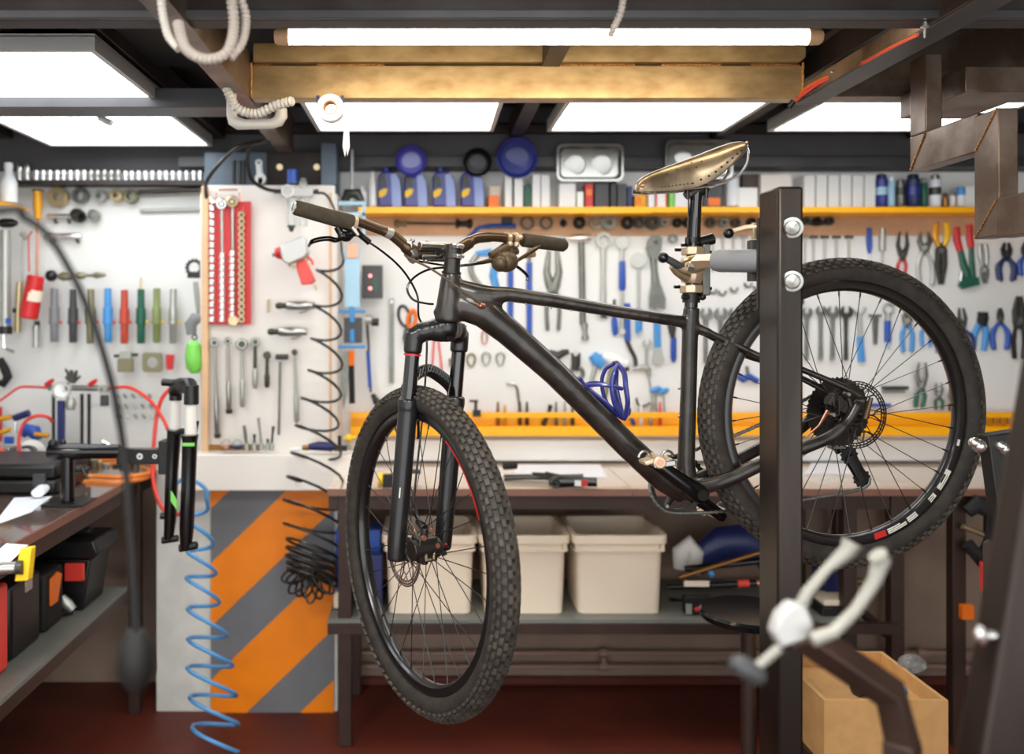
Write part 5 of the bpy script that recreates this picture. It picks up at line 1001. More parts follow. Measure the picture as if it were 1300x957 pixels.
# -- derailleur and brake parts hanging by the down tube
t_ = thing('front_derailleur', 'dark grey derailleur cage hanging by the down tube', 'derailleur', (712, 465, TY)); MB(TY).tube([(697, 446), (708, 452), (716, 447), (722, 446)], [3, 6, 4, 3], 10).tube([(704, 452), (700, 462)], 3, 8).build('cage', 'tool_dark', t_)
t_ = thing('rear_derailleur', 'worn grey rear derailleur hanging right of the down tube', 'derailleur', (732, 478, TY)); MB(TY).tube([(731, 448), (731, 462), (729, 470)], [6, 6, 5], 10, flat=.7).build('knuckle', 'tool_dark', t_); MB(TY).ring((732, 474), 8, 2.6).build('pulley_ring', 'tool_grey', t_); MB(TY - .014).cyl((731, 449, TY - .02), (731, 449, TY - .03), 3).build('bolt', 'steel', t_)
t_ = thing('brush_pair', 'blue bristled brush with a pale handle behind the blue bottle cage', 'brush', (752, 485, TY)); MB(TY).tube([(752, 450), (758, 457), (766, 462)], [6, 9, 8], 10).build('head', 'sky_blue', t_); MB(TY).tube([(756, 464), (747, 500)], 3, 8).build('handle', 'tool_pale', t_)
t_ = thing('mallet', 'white and grey mallet with a tan handle behind the blue bottle cage', 'mallet', (775, 500, TY)); MB(TY).lathe((764, 452), (796, 462), [(0, 6), (.3, 7), (.32, 8), (.7, 8), (.72, 6), (1, 6)], 14).build('head', 'white_plastic', t_); MB(TY).tube([(778, 462), (766, 510)], 3, 8).build('handle', 'olive', t_); MB(TY).lathe((790, 460), (797, 470), [(0, 4), (1, 3)], 10).build('face', 'black_rubber', t_)
t_ = thing('spoke_wrench', 'white L-headed tool hanging below the small open spanner', 'wrench', (812, 480, TY)); MB(TY).tube([(803, 468), (816, 466), (823, 469), (824, 478)], [2, 4, 4, 2.5], 10).cyl((823, 474), (830, 520), 1.2).build('body', 'tool_pale', t_)
t_ = thing('fork_tool', 'thin two-tined wire fork tool standing in the yellow rail left of the seat tube', 'wire tool', (812, 530, TY)); MB(TY).tube(smooth([V(808, 505, TY), V(810, 513, TY), V(818, 515, TY), V(826, 511, TY)], 4), 1.2, 6).cyl((813, 514), (812, 532), 1.2).build('wire', 'tool_dark', t_)
k = 0
for x, y, y2, m in ((832, 494, 530, 'sky_blue'), (842, 496, 530, 'sky_blue'), (897, 490, 530, 'pale_blue')):
    t_ = thing('t_handle_hex_key', ('light blue T-handled hex key nearer the bottle cage', 'light blue T-handled hex key nearer the seat tube', 'pale blue T-handled hex key between the seat tube and the rear tyre')[k], 'hex key', (x, y2, TY), 'T-handled hex keys'); k += 1
    MB(TY).lathe((x - 7, y + 3), (x + 7, y - 2), [(0, 1.5), (.2, 3), (.5, 3.4), (.8, 3), (1, 1.5)], 10).build('grip', m, t_); MB(TY).cyl((x, y), (x + 2, y2), 1).build('shaft', 'steel', t_)
t_ = thing('blue_plier_heads', 'blue handled cable cutters seen between the steel post and the seat tube', 'pliers', (950, 492, TY)); MB(TY).tube([(934, 476), (944, 481), (952, 478), (962, 484)], [3, 5, 4, 4], 8).build('handle', 'blue', t_); MB(TY).cyl((948, 465), (950, 478), 2).build('jaw', 'tool_grey', t_)
# -- rings on the tan strip under the yellow shelf
RX = [(669, 9, 'tool_dark'), (693, 8.5, 'tool_dark'), (715, 4, 'black_rubber'), (735, 7.5, 'black_rubber'), (756, 8, 'tool_grey'), (772, 9, 'tool_grey'), (796, 8, 'black_rubber'), (811, 7, 'tool_dark'), (828, 9, 'tool_dark'), (842, 5, 'tool_grey'), (859, 6, 'black_rubber'), (873, 6.5, 'black_rubber'), (901, 6.5, 'tool_dark'), (917, 6, 'tool_grey'), (933, 6, 'tool_dark'), (953, 6, 'black_rubber'), (1022, 5, 'tool_dark'), (1036, 5, 'black_rubber'), (1052, 5.5, 'tool_dark')]
for i, (x, r, m) in enumerate(RX):
    yc = 283 if i < 16 else 281; q = MB(3.343)
    if i in (0, 1, 4): q.washer((x, yc), r, r * .68, 4)
    elif i == 2: q.cyl((x - 4, yc), (x + 4, yc), 3).cyl((x, yc - 5), (x, yc + 5), 2)
    else: q.washer((x, yc), r, r * .4, 5).washer((x, yc), r * .72, r * .45, 7)
    c_ = {'tool_dark': 'dark grey', 'black_rubber': 'black', 'tool_grey': 'steel grey'}[m]
    one(q, 'lockring_tool' if i != 2 else 'small_fitting', m, '%s round lockring tool on the tan strip, %s from the blue hacksaw' % (c_, ORD[i]) if i != 2 else 'tiny black crossed fitting on the tan strip between two rings', 'ring tool', 'round tools on the tan strip')
# -- right half: hanging cone spanners
for i, (x, r) in enumerate(((896, 8), (915, 8.5), (932, 7), (1024, 7), (1042, 6.5), (1057, 8), (1074, 8))):
    W(x, 390 - (2 if i > 3 else 0), 458 if i > 2 else 462 + i * 4, r, 3, 'tool_grey' if i != 6 else 'tool_dark', 'open', 'round', 'thin grey open spanner, %s' % ('seen just right of the seat tube', 'second right of the seat tube, with a wide jaw', 'third right of the seat tube, touching the rear tyre', 'seen through the rear wheel against the steel post', 'second from the steel post inside the rear wheel', 'third from the steel post, above the cassette', 'widest one above the rear hub, last before the blue handle')[i], w=2.3, grp='row of thin open spanners')
for i, (x, y) in enumerate(((866, 364), (893, 370), (905, 372), (920, 368), (938, 362), (950, 366), (875, 376))):
    one(MB(TY).ring((x + 12, y - 2), 4.2, 1.4, a0=-.3, a1=pi + .3), 'hook_bit', 'tool_grey', 'small curved grey bit hanging below the clamp arm, %s from the seat tube' % ORD[i], 'bit', 'small bits below the clamp arm')
for i, x in enumerate((905, 918, 931, 944, 1022, 1033, 1047, 1062, 1078)):
    t_ = thing('tee_hex_key', 'thin grey T-shaped key in the upper row %s the steel post, %s from it' % ('left of' if i < 4 else 'right of', ORD[3 - i if i < 4 else i - 4]), 'hex key', (x, 340, TY), 'thin T keys either side of the post'); MB(TY).cyl((x - 5, 301), (x + 5, 301), 1.6).build('bar', 'tool_dark' if i > 4 else 'tool_pale', t_); MB(TY).cyl((x, 301), (x, 345 if i < 4 else 335), 1.3).build('shaft', 'tool_pale', t_)
one(MB(TY).tube([(1019, 281), (1035, 284), (1058, 281)], [3, 4, 3], 10), 'file', 'tool_dark', 'dark file lying on pegs right of the steel post', 'file')
t_ = thing('screwdriver', 'blue handled screwdriver hanging point down above the rear tyre', 'screwdriver', (1104, 328, TY)); MB(TY).tube([(1103, 289), (1104, 312), (1104, 322)], [3.4, 3.6, 2], 10).build('handle', 'blue', t_); MB(TY).cyl((1104, 320), (1105, 345), 1.2).build('shank', 'chrome', t_)
t_ = thing('screwdriver', 'pale grey handled screwdriver right of the blue one', 'screwdriver', (1120, 330, TY)); MB(TY).tube([(1120, 290), (1120, 318)], 4, 10).build('handle', 'tool_pale', t_); MB(TY).cyl((1120, 316), (1120, 342), 1.2).build('shank', 'steel', t_)
pliers(1146, 294, 352, 9, 'red', 'tool_dark', 'water pump pliers with short red handles touching the rear tyre', jl=.5, jw=5, hw=2, gap=3, dx=-2)
pliers(1174, 294, 362, 16, 'tool_pale', 'tool_grey', 'pale steel locking pliers right of the red handled pair', jl=.3, jw=6, hw=2.6, dx=2, gap=3)
pliers(1195, 283, 361, 13, 'lab_yellow', 'tool_dark', 'tin snips with yellow handles hanging jaws down', jl=.55, jw=7, hw=4, up=False, hm2='gold_plastic')
t_ = thing('bolt_cutter', 'large cutters with red handles and dark green jaws at upper right', 'bolt cutters', (1225, 368, TY)); 
for p_ in (((1214, 288), (1215, 305), (1219, 318)), ((1230, 285), (1231, 302), (1233, 314))): MB(TY).tube(list(p_), [4.6, 4.6, 4], 10, flat=.7).build('handle', 'red', t_)
MB(TY).tube([(1219, 317), (1223, 335), (1230, 355)], [3.4, 4.5, 5], 10, flat=.6).tube([(1233, 313), (1234, 335), (1236, 360)], [3, 3.5, 4], 10, flat=.6).prism([(1216, 362), (1222, 352), (1240, 352), (1241, 362), (1220, 367)], 5).build('jaws', 'green', t_); MB(TY).tube([(1220, 345), (1219, 356)], 2, 8).build('spring', 'chrome', t_)
pliers(1250, 310, 360, 7, 'steel', 'tool_grey', 'slim steel pliers hanging under the stair stringer', jl=.35, jw=5, hw=2.4, up=False, dx=-2)
pliers(1278, 308, 356, 17, 'navy', 'black_rubber', 'dark blue handled pliers beneath the stair stringer', jl=.3, jw=6, hw=4, gap=1)
pliers(1302, 308, 350, 12, 'blue', 'tool_dark', 'blue handled pliers cut by the right edge', jl=.3, jw=5, hw=3.5)
t_ = thing('pin_spanner', 'light blue handled tool with a crossed grey head inside the rear wheel', 'hand tool', (1094, 460, TY)); MB(TY).tube([(1092, 427), (1094, 459)], [4.4, 4.8], 8, flat=.6).build('handle', 'sky_blue', t_); MB(TY).cyl((1091, 400), (1092, 428), 2.6).cyl((1082, 393), (1092, 402), 2).cyl((1098, 390), (1091, 402), 2).build('head', 'tool_pale', t_)
t_ = thing('t_gauge', 'small T-shaped steel gauge inside the rear wheel', 'gauge', (1110, 438, TY)); MB(TY).rect(1103, 399, 1118, 402, 3).prism([(1107, 402), (1114, 402), (1112, 437), (1109, 437)], 3).build('body', 'tool_grey', t_)
t_ = thing('ring_spanner', 'blue handled tool with a bright ring head inside the rear wheel', 'ring tool', (1127, 440, TY)); MB(TY).ring((1128, 392), 6.5, 1.5).cyl((1127, 397), (1127, 408), 3).build('ring', 'tool_pale', t_); MB(TY).tube([(1127, 407), (1127, 434)], 4.4, 8, flat=.7).build('handle', 'blue', t_); MB(TY).sph((1127, 438), 3.4).build('tip', 'pale_blue', t_)
pliers(1152, 394, 446, 11, 'sky_blue', 'tool_grey', 'light blue handled cutters inside the rear wheel, right of the ring tool', jl=.25, jw=6, hw=3)
pliers(1176, 396, 440, 10, 'sky_blue', 'tool_grey', 'light blue handled pliers half hidden by the rear rim', jl=.25, jw=4, hw=2.4)
pliers(1196, 400, 448, 10, 'blue', 'tool_grey', 'blue handled pliers just inside the rear rim', jl=.3, jw=4, hw=2.8)
pliers(1222, 391, 445, 18, 'navy', 'tool_dark', 'navy handled needle nose pliers right of the rear tyre', jl=.4, jw=4.5, hw=3, gap=1.5, dx=5)
t_ = thing('cable_cutter', 'light blue cutter with a rounded black head right of the rear tyre', 'cutter', (1245, 445, TY)); MB(TY).tube([(1248, 396), (1248, 404), (1246, 414)], [6, 7, 6], 12, flat=.7).build('head', 'black_rubber', t_)
for p_ in (((1243, 412), (1237, 425), (1235, 443)), ((1250, 410), (1252, 425), (1249, 445))): MB(TY).tube(list(p_), [4, 4, 3.6], 10, flat=.7).build('handle', 'sky_blue', t_)
pliers(1270, 391, 443, 17, 'blue', 'tool_dark', 'blue handled side cutters with a small dark beak', jl=.25, jw=4, hw=3.4)
pliers(1294, 376, 455, 12, 'black_rubber', 'tool_dark', 'heavy black locking pliers near the right edge', jl=.4, jw=8, hw=3)
pliers(1170, 460, 517, 9, 'green', 'tool_grey', 'tall water pump pliers with green handles standing in the yellow rail', jl=.5, jw=5, hw=3, gap=3, dx=-3, Y=3.33)
pliers(1192, 486, 520, 8, 'green', 'tool_grey', 'short green handled water pump pliers in the yellow rail', jl=.4, jw=4, hw=2.2, gap=2, Y=3.33)
pliers(1209, 492, 522, 6, 'tool_dark', 'tool_grey', 'small grey pliers in the rail against the rear rim', jl=.5, jw=3.5, hw=1.8, gap=2, Y=3.33)
t_ = thing('bit_rack', 'dark comb-like rack of bits on the board right of the rear rotor', 'rack', (1135, 498, TY)); MB(TY).rect(1119, 490, 1151, 494, 5).build('bar', 'tool_dark', t_)
q = MB(TY)
for x in range(1121, 1151, 3): q.cyl((x, 493), (x, 499), .9, n=6)
q.build('bit_row', 'tool_grey', t_)
one(MB(TY).rect(1080, 512, 1130, 516, 3), 'blue_strip', 'blue', 'thin blue bar lying above the yellow rail behind the rear rotor', 'bar')
one(MB(3.335).cyl((1017, 383, 3.345), (1017, 383, 3.33), 4), 'round_sticker', 'navy', 'small purple round magnet right of the steel post', 'magnet')
# -- tools standing in the yellow rail
RL = [(632, 'brown'), (641, 'gold'), (660, 'brown2'), (669, 'dark'), (693, 'black'), (706, 'grey'), (717, 'pale'), (727, 'dark2'), (802, 'bluebar'), (814, 'pale2'), (826, 'pale3'), (838, 'coral')]
RM = dict(brown='bronze', gold='gold_plastic', brown2='shell_brown', dark='frame_brown', black='black_plastic', grey='tool_grey', pale='tool_pale', dark2='tool_dark', bluebar='blue', pale2='white_plastic', pale3='tool_pale', coral='coral')
for i, (x, kx) in enumerate(RL):
    q = MB(3.325); sl = 6 if kx == 'black' else (-5 if kx == 'bluebar' else 0)
    q.tube([(x + sl, 510 if i not in (1, 4) else 514), (x + sl * .6, 524), (x - sl * .5, 538), (x - sl * .6, 540)], [1.2 if i != 4 else 3, 2.2, 2.6 if i != 4 else 3.6, 1.5], 8)
    one(q, 'bit_driver', RM[kx], '%s handled small tool standing in the yellow rail, %s from the front tyre' % ({'bronze': 'bronze', 'gold_plastic': 'golden', 'shell_brown': 'brown', 'frame_brown': 'dark brown', 'black_plastic': 'slanting black', 'tool_grey': 'grey', 'tool_pale': 'silver', 'tool_dark': 'dark grey', 'blue': 'slanting blue', 'white_plastic': 'white', 'coral': 'coral'}[RM[kx]], ORD[i]), 'hand tool', 'small tools in the yellow rail')
for i, x in enumerate((1233, 1243, 1253, 1263, 1272, 1281)):
    one(MB(3.325).tube([(x, 524), (x, 538)], [2.6, 2], 8), 'bit_driver', 'bronze', 'brown stub tool in the yellow rail right of the rear tyre, %s from the tyre' % ORD[i], 'hand tool', 'brown stubs in the rail')
# -- left end of the centre board: truing gauge, box, saw
t_ = thing('wheel_gauge', 'pale blue upright gauge frame hanging at the right edge of the pillar board', 'gauge', (447, 400, 3.2)); G = 3.2
MB(G).rect(430, 256, 464, 261, 5).rect(430, 270, 464, 275, 5).rect(460, 261, 464, 300, 5).build('top_frame', 'pale_blue', t_, .001); MB(G).rect(438, 310, 457, 390, 3).build('board', 'pale_blue', t_, .001); MB(G).cyl((447, 190), (447, 256), 2).build('rod', 'panel_frame', t_)
MB(G).tube([(437, 256), (441, 246), (454, 246), (460, 256)], [5, 7, 7, 4], 10).build('clamp', 'tool_dark', t_)
for y in (395, 440): MB(G).cyl((430, y), (464, y), 2).cyl((447, y - 6), (447, y + (14 if y < 400 else -22)), 3.4).build('screw_bar', 'sky_blue', t_)
MB(G + .01).rect(437, 403, 460, 435, 4).build('black_plate', 'dark_grey', t_, .001); one(MB(G).rect(441, 310, 455, 328, 5), 'orange_bracket', 'copper', 'small copper brown bracket under the left brake lever', 'bracket', None, .001)
t_ = thing('digital_scale', 'small black box with two red dots right of the pale blue gauge', 'electronic device', (473, 378, 3.3)); MB(3.3).rect(460, 337, 486, 379, 8).build('case', 'dark_grey', t_, .002)
for y in (350, 366): MB(3.27).cyl((470, y, 3.275), (470, y, 3.265), 2.2).build('red_button', 'led_red', t_)
MB(3.274).rect(475, 352, 479, 369, .5).build('green_strip', 'green', t_)
t_ = thing('pruning_saw', 'orange and black handled saw with a grey blade left of the front wheel', 'saw', (447, 512, 3.2)); MB(G).tube([(446, 445), (446, 464)], 4, 8).build('orange_grip', 'orange', t_); MB(G).tube([(446, 464), (447, 512)], 3.8, 8).build('black_grip', 'black_plastic', t_); MB(G).prism([(437, 445), (442, 445), (443, 470), (441, 500), (436, 520), (433, 490), (433, 465)], 2).build('blade', 'tool_grey', t_)
t_ = thing('tubing_cutter', 'silver and black cylinder tool with a blue tail by the fork', 'hand tool', (468, 500, 3.3)); MB(3.3).cyl((463, 406), (472, 406), 6).build('barrel', 'tool_pale', t_); MB(3.3).cyl((472, 409), (481, 409), 5).build('cap', 'black_plastic', t_); MB(3.3).tube([(466, 410), (468, 440), (468, 470), (471, 498)], 1.6, 8).build('cable', 'tool_dark', t_); MB(3.3).tube([(467, 445), (470, 492)], 2.4, 8).build('blue_sleeve', 'blue', t_)
t_ = thing('derailleur', 'dark derailleur hanging behind the front tyre at the end of a cable', 'derailleur', (478, 525, 3.3)); MB(3.3).tube([(473, 500), (478, 510), (484, 515), (480, 524)], [3, 5, 6, 4], 8).build('body', 'black_plastic', t_)
t_ = thing('small_drill_stand', 'small black stand with a yellow ball on the ledge by the front tyre', 'stand', (432, 574, 3.0)); MB(3.03).rect(425, 565, 441, 571.5, 8).cyl((431, 553), (431, 566), 2.4).build('base', 'black_plastic', t_, .001); MB(3.03).sph((443, 556), 5).cyl((437, 557), (452, 555), 2).build('yellow_ball', 'lab_yellow', t_)
# ---------------------------------------------------------------- pillar board
def P_(name, lab, cat, at, grp=None): return thing(name, lab, cat, (at[0], at[1], BYD), grp)
# red socket rack with its sockets
t_ = P_('socket_rack', 'red socket rack with a copper wire hanger on the pillar board', 'socket rack', (291, 410)); MB(BYD).rect(262, 256, 319, 412, 2).build('back_plate', 'red', t_, .001); MB(BYD).tube([(275, 256), (275, 241), (304, 241), (305, 256)], 1.2, 6).build('hanger', 'copper', t_)
for x in (275, 304): MB(BYD).cyl((x, 241, BYD), (x, 241, BYD - .01), 2.6).build('hook', 'white_plastic', t_)
for x in (272, 284.5, 296.5, 309): MB(BYD - .004).rect(x - 1.2, 262, x + 1.2, 410, 1.5).build('rail', 'coral', t_)
cols = [(269, 255, 405, 17, 4.4, 'outermost left'), (282, 325, 405, 11, 4.3, 'second'), (295, 322, 400, 10, 4.6, 'third'), (309, 272, 405, 17, 5.2, 'right')]
for ci, (x, ya, yb, n, r, cn) in enumerate(cols):
    for i in range(n):
        y = ya + (yb - ya) * i / (n - 1); m = 'chrome' if ci < 3 else 'brass'; q = MB(BYD - .006)
        if ci == 3: q.lathe((x - 2, y, BYD - .006), (x - 2.6, y + .6, BYD - .026), [(0, r * .72), (.4, r * .8), (1, r * .76), (1, r * .5), (.3, r * .45)], 12)
        else: q.lathe((x, y - 3.6, BYD - .012), (x, y + 3.4, BYD - .012), [(0, r * .72), (.1, r * .8), (.45, r * .8), (.5, r), (.95, r), (1, r * .8)], 12)
        s_ = one(q, 'socket', m, '%s socket in the %s column of the red rack, %s from the top' % ('brass toned' if ci == 3 else 'chrome', cn, ORD[i]), 'socket', 'sockets on the red rack')
        if ci == 3: MB(BYD).cyl((x - 1.6, y, BYD - .020), (x - 1.7, y, BYD - .0245), r * .45).build('hole', 'tool_dark', s_)  # dark disc in the socket mouth stands for the shade inside
for i, (x, y, r, y2) in enumerate(((281, 259, 7, 322), (294.5, 256, 7.5, 318))):
    t_ = P_('ratchet', ('chrome ratchet on the red rack, left one', 'brass faced ratchet on the red rack, right one')[i], 'ratchet', (x, y2)); MB(BYD - .006).lathe((x, y, BYD - .006), (x, y, BYD - .026), [(0, r), (.8, r), (1, r * .8)], 18).build('head', ('chrome', 'brass')[i], t_); MB(BYD - .01).cyl((x + .5, y + r), (x + 1, y2), 2.4).build('shaft', 'steel', t_); MB(BYD - .03).washer((x, y), r * .6, r * .35, 1).build('dial', 'tool_dark', t_)
t_ = P_('socket_adapter', 'large brass faced socket at the foot of the third rack column', 'socket', (296, 412)); MB(BYD - .006).lathe((296, 407, BYD - .004), (296, 407, BYD - .03), [(0, 6), (.8, 6.6), (1, 6), (1, 4), (.5, 3.6)], 16).build('body', 'brass', t_)
# regulator
t_ = P_('air_regulator', 'air pressure regulator with a round gauge and blue knob on top of the pillar board', 'air regulator', (372, 300)); R_ = 3.06
MB(R_).washer((366, 243), 8, 6.5, 6).cyl((366, 243, R_), (366, 243, R_ - .008), 7).build('gauge', 'white_plastic', t_); MB(R_).rect(358, 238, 398, 250, 8, -3).build('manifold', 'panel_frame', t_, .002); MB(R_).cyl((371, 216), (371, 232), 6.5).build('knob', 'blue', t_); MB(R_).lathe((385, 226), (385, 240), [(0, 3), (.3, 5), (1, 6)], 12).build('cap', 'glass_clear', t_)
MB(R_).cyl((370, 251), (370, 288), 5.5).build('bowl', 'glass_clear', t_); MB(R_).cyl((385, 251), (385, 287), 5.5).build('bowl', 'glass_clear', t_); MB(R_).lathe((370, 286), (370, 294), [(0, 5), (1, 2)], 10).build('drain', 'tool_dark', t_); MB(R_).cyl((396, 244), (404, 243), 3).cyl((348, 243), (358, 243), 3).build('coupling', 'tool_dark', t_)
# impact gun
t_ = P_('impact_wrench', 'red and silver air impact wrench hanging nose left on the pillar board', 'impact wrench', (375, 362)); I = 3.04
q = MB(I).prism([(358, 316), (366, 309), (386, 301), (391, 306), (394, 322), (390, 328), (370, 337), (362, 333)], 22, 0); q.build('motor_housing', 'panel_frame', t_, .006); MB(I).tube([(350, 322), (356, 321), (361, 321)], [6, 8.5, 9], 14).build('nose', 'red', t_); MB(I).cyl((346, 324), (351, 322), 2.6).build('anvil', 'tool_grey', t_)
MB(I).prism([(377, 332), (388, 328), (401, 356), (396, 361), (384, 362), (382, 354), (379, 345)], 14, -3).build('grip', 'coral', t_, .004); MB(I).prism([(369, 336), (391, 327), (391, 331), (372, 341)], 13, -3).build('grip_root', 'brass', t_, .002); MB(I).tube([(390, 325), (396, 331), (397, 336)], 1.6, 8).build('trigger', 'coral', t_); MB(I).cyl((399, 361), (402, 368), 1.6).build('inlet', 'brass', t_); MB(I).tube([(366, 331), (368, 337), (374, 337)], 1.5, 6).build('lever', 'tool_dark', t_)
for i, (y, lab) in enumerate(((388, 'silver air ratchet lying level on the pillar board, upper of two'), (421, 'silver air ratchet lying level on the pillar board, lower of two'))):
    x0 = 350 + i * (-2) - i * 8; t_ = P_('air_ratchet', lab, 'air tool', (380, y)); MB(3.07).lathe((x0 + 14, y), (x0 + 50, y), [(0, 5), (.05, 6), (.7, 6), (.75, 5), (1, 4.5)], 14).build('body', 'steel', t_); MB(3.07).lathe((x0, y), (x0 + 14, y), [(0, 3), (.3, 4.5), (.7, 3.5), (1, 4)], 10).build('head', 'tool_dark', t_)
    MB(3.07).tube([(x0 + 45, y + 3), (x0 + 36, y + 8), (x0 + 30, y + 9)], 1.5, 6).build('lever', 'tool_pale', t_)
one(MB(BYD).cyl((341, 380), (341, 397), 1.6), 'wall_hook', 'brass', 'small upright brass peg left of the upper air ratchet', 'peg')
# ratchets and torque wrenches
for x0, x1, y0, y1, m, rr, lab in ((272, 276, 429, 556, 'steel', 6, 'longest torque wrench with a dark tip, leftmost on the pillar board'), (289, 291, 428, 525, 'steel', 5, 'torque wrench with a dark tip, second on the pillar board'), (307, 308, 429, 520, 'tool_pale', 8, 'pale ratchet with a big round head on the pillar board'), (324, 324, 428, 496, 'tool_pale', 6, 'pale short ratchet with a dark neck on the pillar board'), (339, 339, 446, 495, 'tool_dark', 5, 'small dark jointed ratchet on the pillar board'), (356, 354, 449, 555, 'tool_grey', 6, 'long grey breaker bar with a T head on the pillar board'), (374, 377, 443, 540, 'tool_pale', 4, 'pale flex-head bar rightmost on the pillar board')):
    t_ = P_('ratchet_wrench', lab, 'ratchet', (x1, y1)); L = y1 - y0; fx = lambda y: x0 + (x1 - x0) * (y - y0) / L
    if m == 'tool_grey': MB(BYD).cyl((x0 - 6, y0 + 4), (x0 + 10, y0 + 4), 3.4).build('head', 'tool_dark', t_)
    else: MB(BYD).lathe((x0, y0 + rr, BYD), (x0, y0 + rr, BYD - .022), [(0, rr), (.7, rr), (1, rr * .75)], 16).build('head', m if rr > 4 else 'tool_dark', t_)
    if m in ('steel', 'tool_pale') and rr > 4: MB(BYD - .022).cyl((x0, y0 + rr, BYD - .022), (x0, y0 + rr, BYD - .026), rr * .55).build('selector', 'tool_dark', t_)
    MB(BYD - .005).tube([(fx(y0 + 2 * rr - 2), y0 + 2 * rr - 2), (fx(y0 + L * .6), y0 + L * .6)], [2.0, 2.4] if m != 'tool_grey' else [1.6, 1.6], 10).build('shaft', 'tool_dark' if 'dark neck' in lab else m, t_)
    MB(BYD - .005).tube([(fx(y0 + L * .58), y0 + L * .58), (fx(y0 + L * .62), y0 + L * .62), (fx(y1 - 6), y1 - 6), (fx(y1 - 3), y1 - 3)], [2.2, 3.4, 3.4, 2] if m != 'tool_grey' else [1.6] * 4, 12).build('handle', m, t_)
    if 'dark tip' in lab: MB(BYD - .005).lathe((x1, y1 - 6), (x1, y1), [(0, 3), (.2, 4.6), (1, 3.6)], 10).build('tip', 'tool_dark', t_)
# things standing on the white ledge
LY = 3.06
for i, (x, m) in enumerate(((287, 'copper'), (301, 'navy'))):
    t_ = thing('glass_jar', ('clear jar with a copper band on the white ledge', 'clear jar with a dark blue band on the white ledge')[i], 'jar', (x, 572, LY)); MB(LY).sph((x, 564), 7, (1, 1, 1.05)).build('body', 'glass_clear', t_); MB(LY).cyl((x, 565), (x, 568), 7.2).build('band', m, t_)
for i, (x, y0, x1, m, lab) in enumerate(((310, 540, 313, 'tool_grey', 'grey rod standing on the white ledge beside the jars'), (323, 551, 323, 'tool_dark', 'short dark punch standing on the white ledge'), (328, 530, 332, 'steel', 'long thin bright screwdriver standing on the white ledge'), (340, 557, 340, 'tool_dark', 'tiny dark bit standing on the white ledge'), (347, 541, 345, 'tool_dark', 'thin dark punch standing on the white ledge, rightmost'))):
    t_ = thing('punch', lab, 'punch', (x1, 572, LY)); MB(LY).tube([(x, y0), ((x + x1) / 2, (y0 + 562) / 2), (x1, 564)], [2, 1.4 if i != 0 else 2.4, 1.6], 8).build('shaft', m, t_); MB(LY).lathe((x1, 562), (x1, 571.5), [(0, 2.4), (.5, 3.6), (1, 3.2)], 10).build('base', 'tool_pale', t_)
one(MB(LY + .02).rect(266, 564, 330, 571.5, 4), 'wooden_slat', 'bronze', 'low brown wooden slat along the back of the white ledge', 'slat', None, .001)
one(MB(3.0).tube([(368, 571, 3.04), (382, 570, 3.04)], [2.4, 3], 10), 'white_marker', 'white_plastic', 'white capped marker lying on the white ledge', 'marker')
t_ = thing('grease_gun', 'dark blue round handled tool lying on the ledge behind the spiral hose', 'hand tool', (405, 571, 3.03)); MB(3.03).tube([(384, 568), (392, 568)], [3, 4], 10).build('nozzle', 'bronze', t_); MB(3.03).tube([(392, 567), (404, 566), (422, 567), (426, 568)], [4, 6, 6, 3], 12).build('body', 'navy', t_)
# hanging green pull ball and grey reel left of the board
t_ = thing('green_float', 'lime green egg-shaped float hanging left of the pillar board', 'float', (247, 474, 3.1)); MB(3.1).tube([(246, 432), (246, 437), (246, 452), (247, 466), (247, 474)], [3, 9, 11, 10.5, 5], 16).build('float', 'lime', t_); MB(3.1).ring((247, 428), 3, 1).build('loop', 'tool_dark', t_)
t_ = thing('cable_reel', 'grey plastic clip above the green float', 'clip', (248, 430, 3.15)); MB(3.15).tube([(243, 425), (242, 412), (248, 404), (256, 404)], [6, 8, 8, 6], 10, flat=.7).build('body', 'grey_plastic', t_)
t_ = thing('toothed_clamp', 'black toothed ring tool at the left edge of the pillar board', 'ring tool', (248, 355, 3.2)); q = MB(3.2).washer((247, 340), 10, 7, 4)
for i in range(14): a_ = 2 * pi * i / 14; q.box((247 + 10.5 * cos(a_), 340 + 10.5 * sin(a_), 3.195), (2.6, 3, 2.6))
q.build('toothed_ring', 'black_plastic', t_); MB(3.2).rect(239, 345, 258, 353, 5).build('bar', 'black_plastic', t_, .001)
t_ = thing('hanging_gauge', 'clear blue tipped hanging tool beneath the black toothed ring', 'hand tool', (251, 400, 3.2)); MB(3.2).tube([(248, 358), (250, 375), (252, 398)], [3, 3.4, 2.4], 8).build('body', 'tool_pale', t_)
# above the pillar board
t_ = thing('spanner', 'white cast spanner leaning above the pillar board', 'spanner', (331, 235, 3.12)); open_q = MB(3.12); open_q.tube([(329, 208), (330, 225)], 4, 8, flat=.6); open_jaw(open_q, 331, 227, 7, -1); open_q.washer((329, 207), 4.5, 2, 3); open_q.build('body', 'white_plastic', t_)
for i, x in enumerate((297, 305, 309.5)): one(MB(3.14).cyl((x, 204), (x, 234), 2.6 if i != 1 else 3), 'black_rod', 'black_plastic', 'short black rod standing on top of the pillar board, %s from the left' % ORD[i], 'rod', 'black rods above the pillar board')
for i, (x, y) in enumerate(((355, 212), (402, 212))): one(MB(3.19).cyl((x, y, 3.195), (x, y, 3.185), 4), 'bolt', 'brass', ('brass bolt head on the brown plate nearer the blue column', 'brass bolt head on the brown plate nearer the blue pipe')[i], 'bolt', 'bolts on the brown plate')
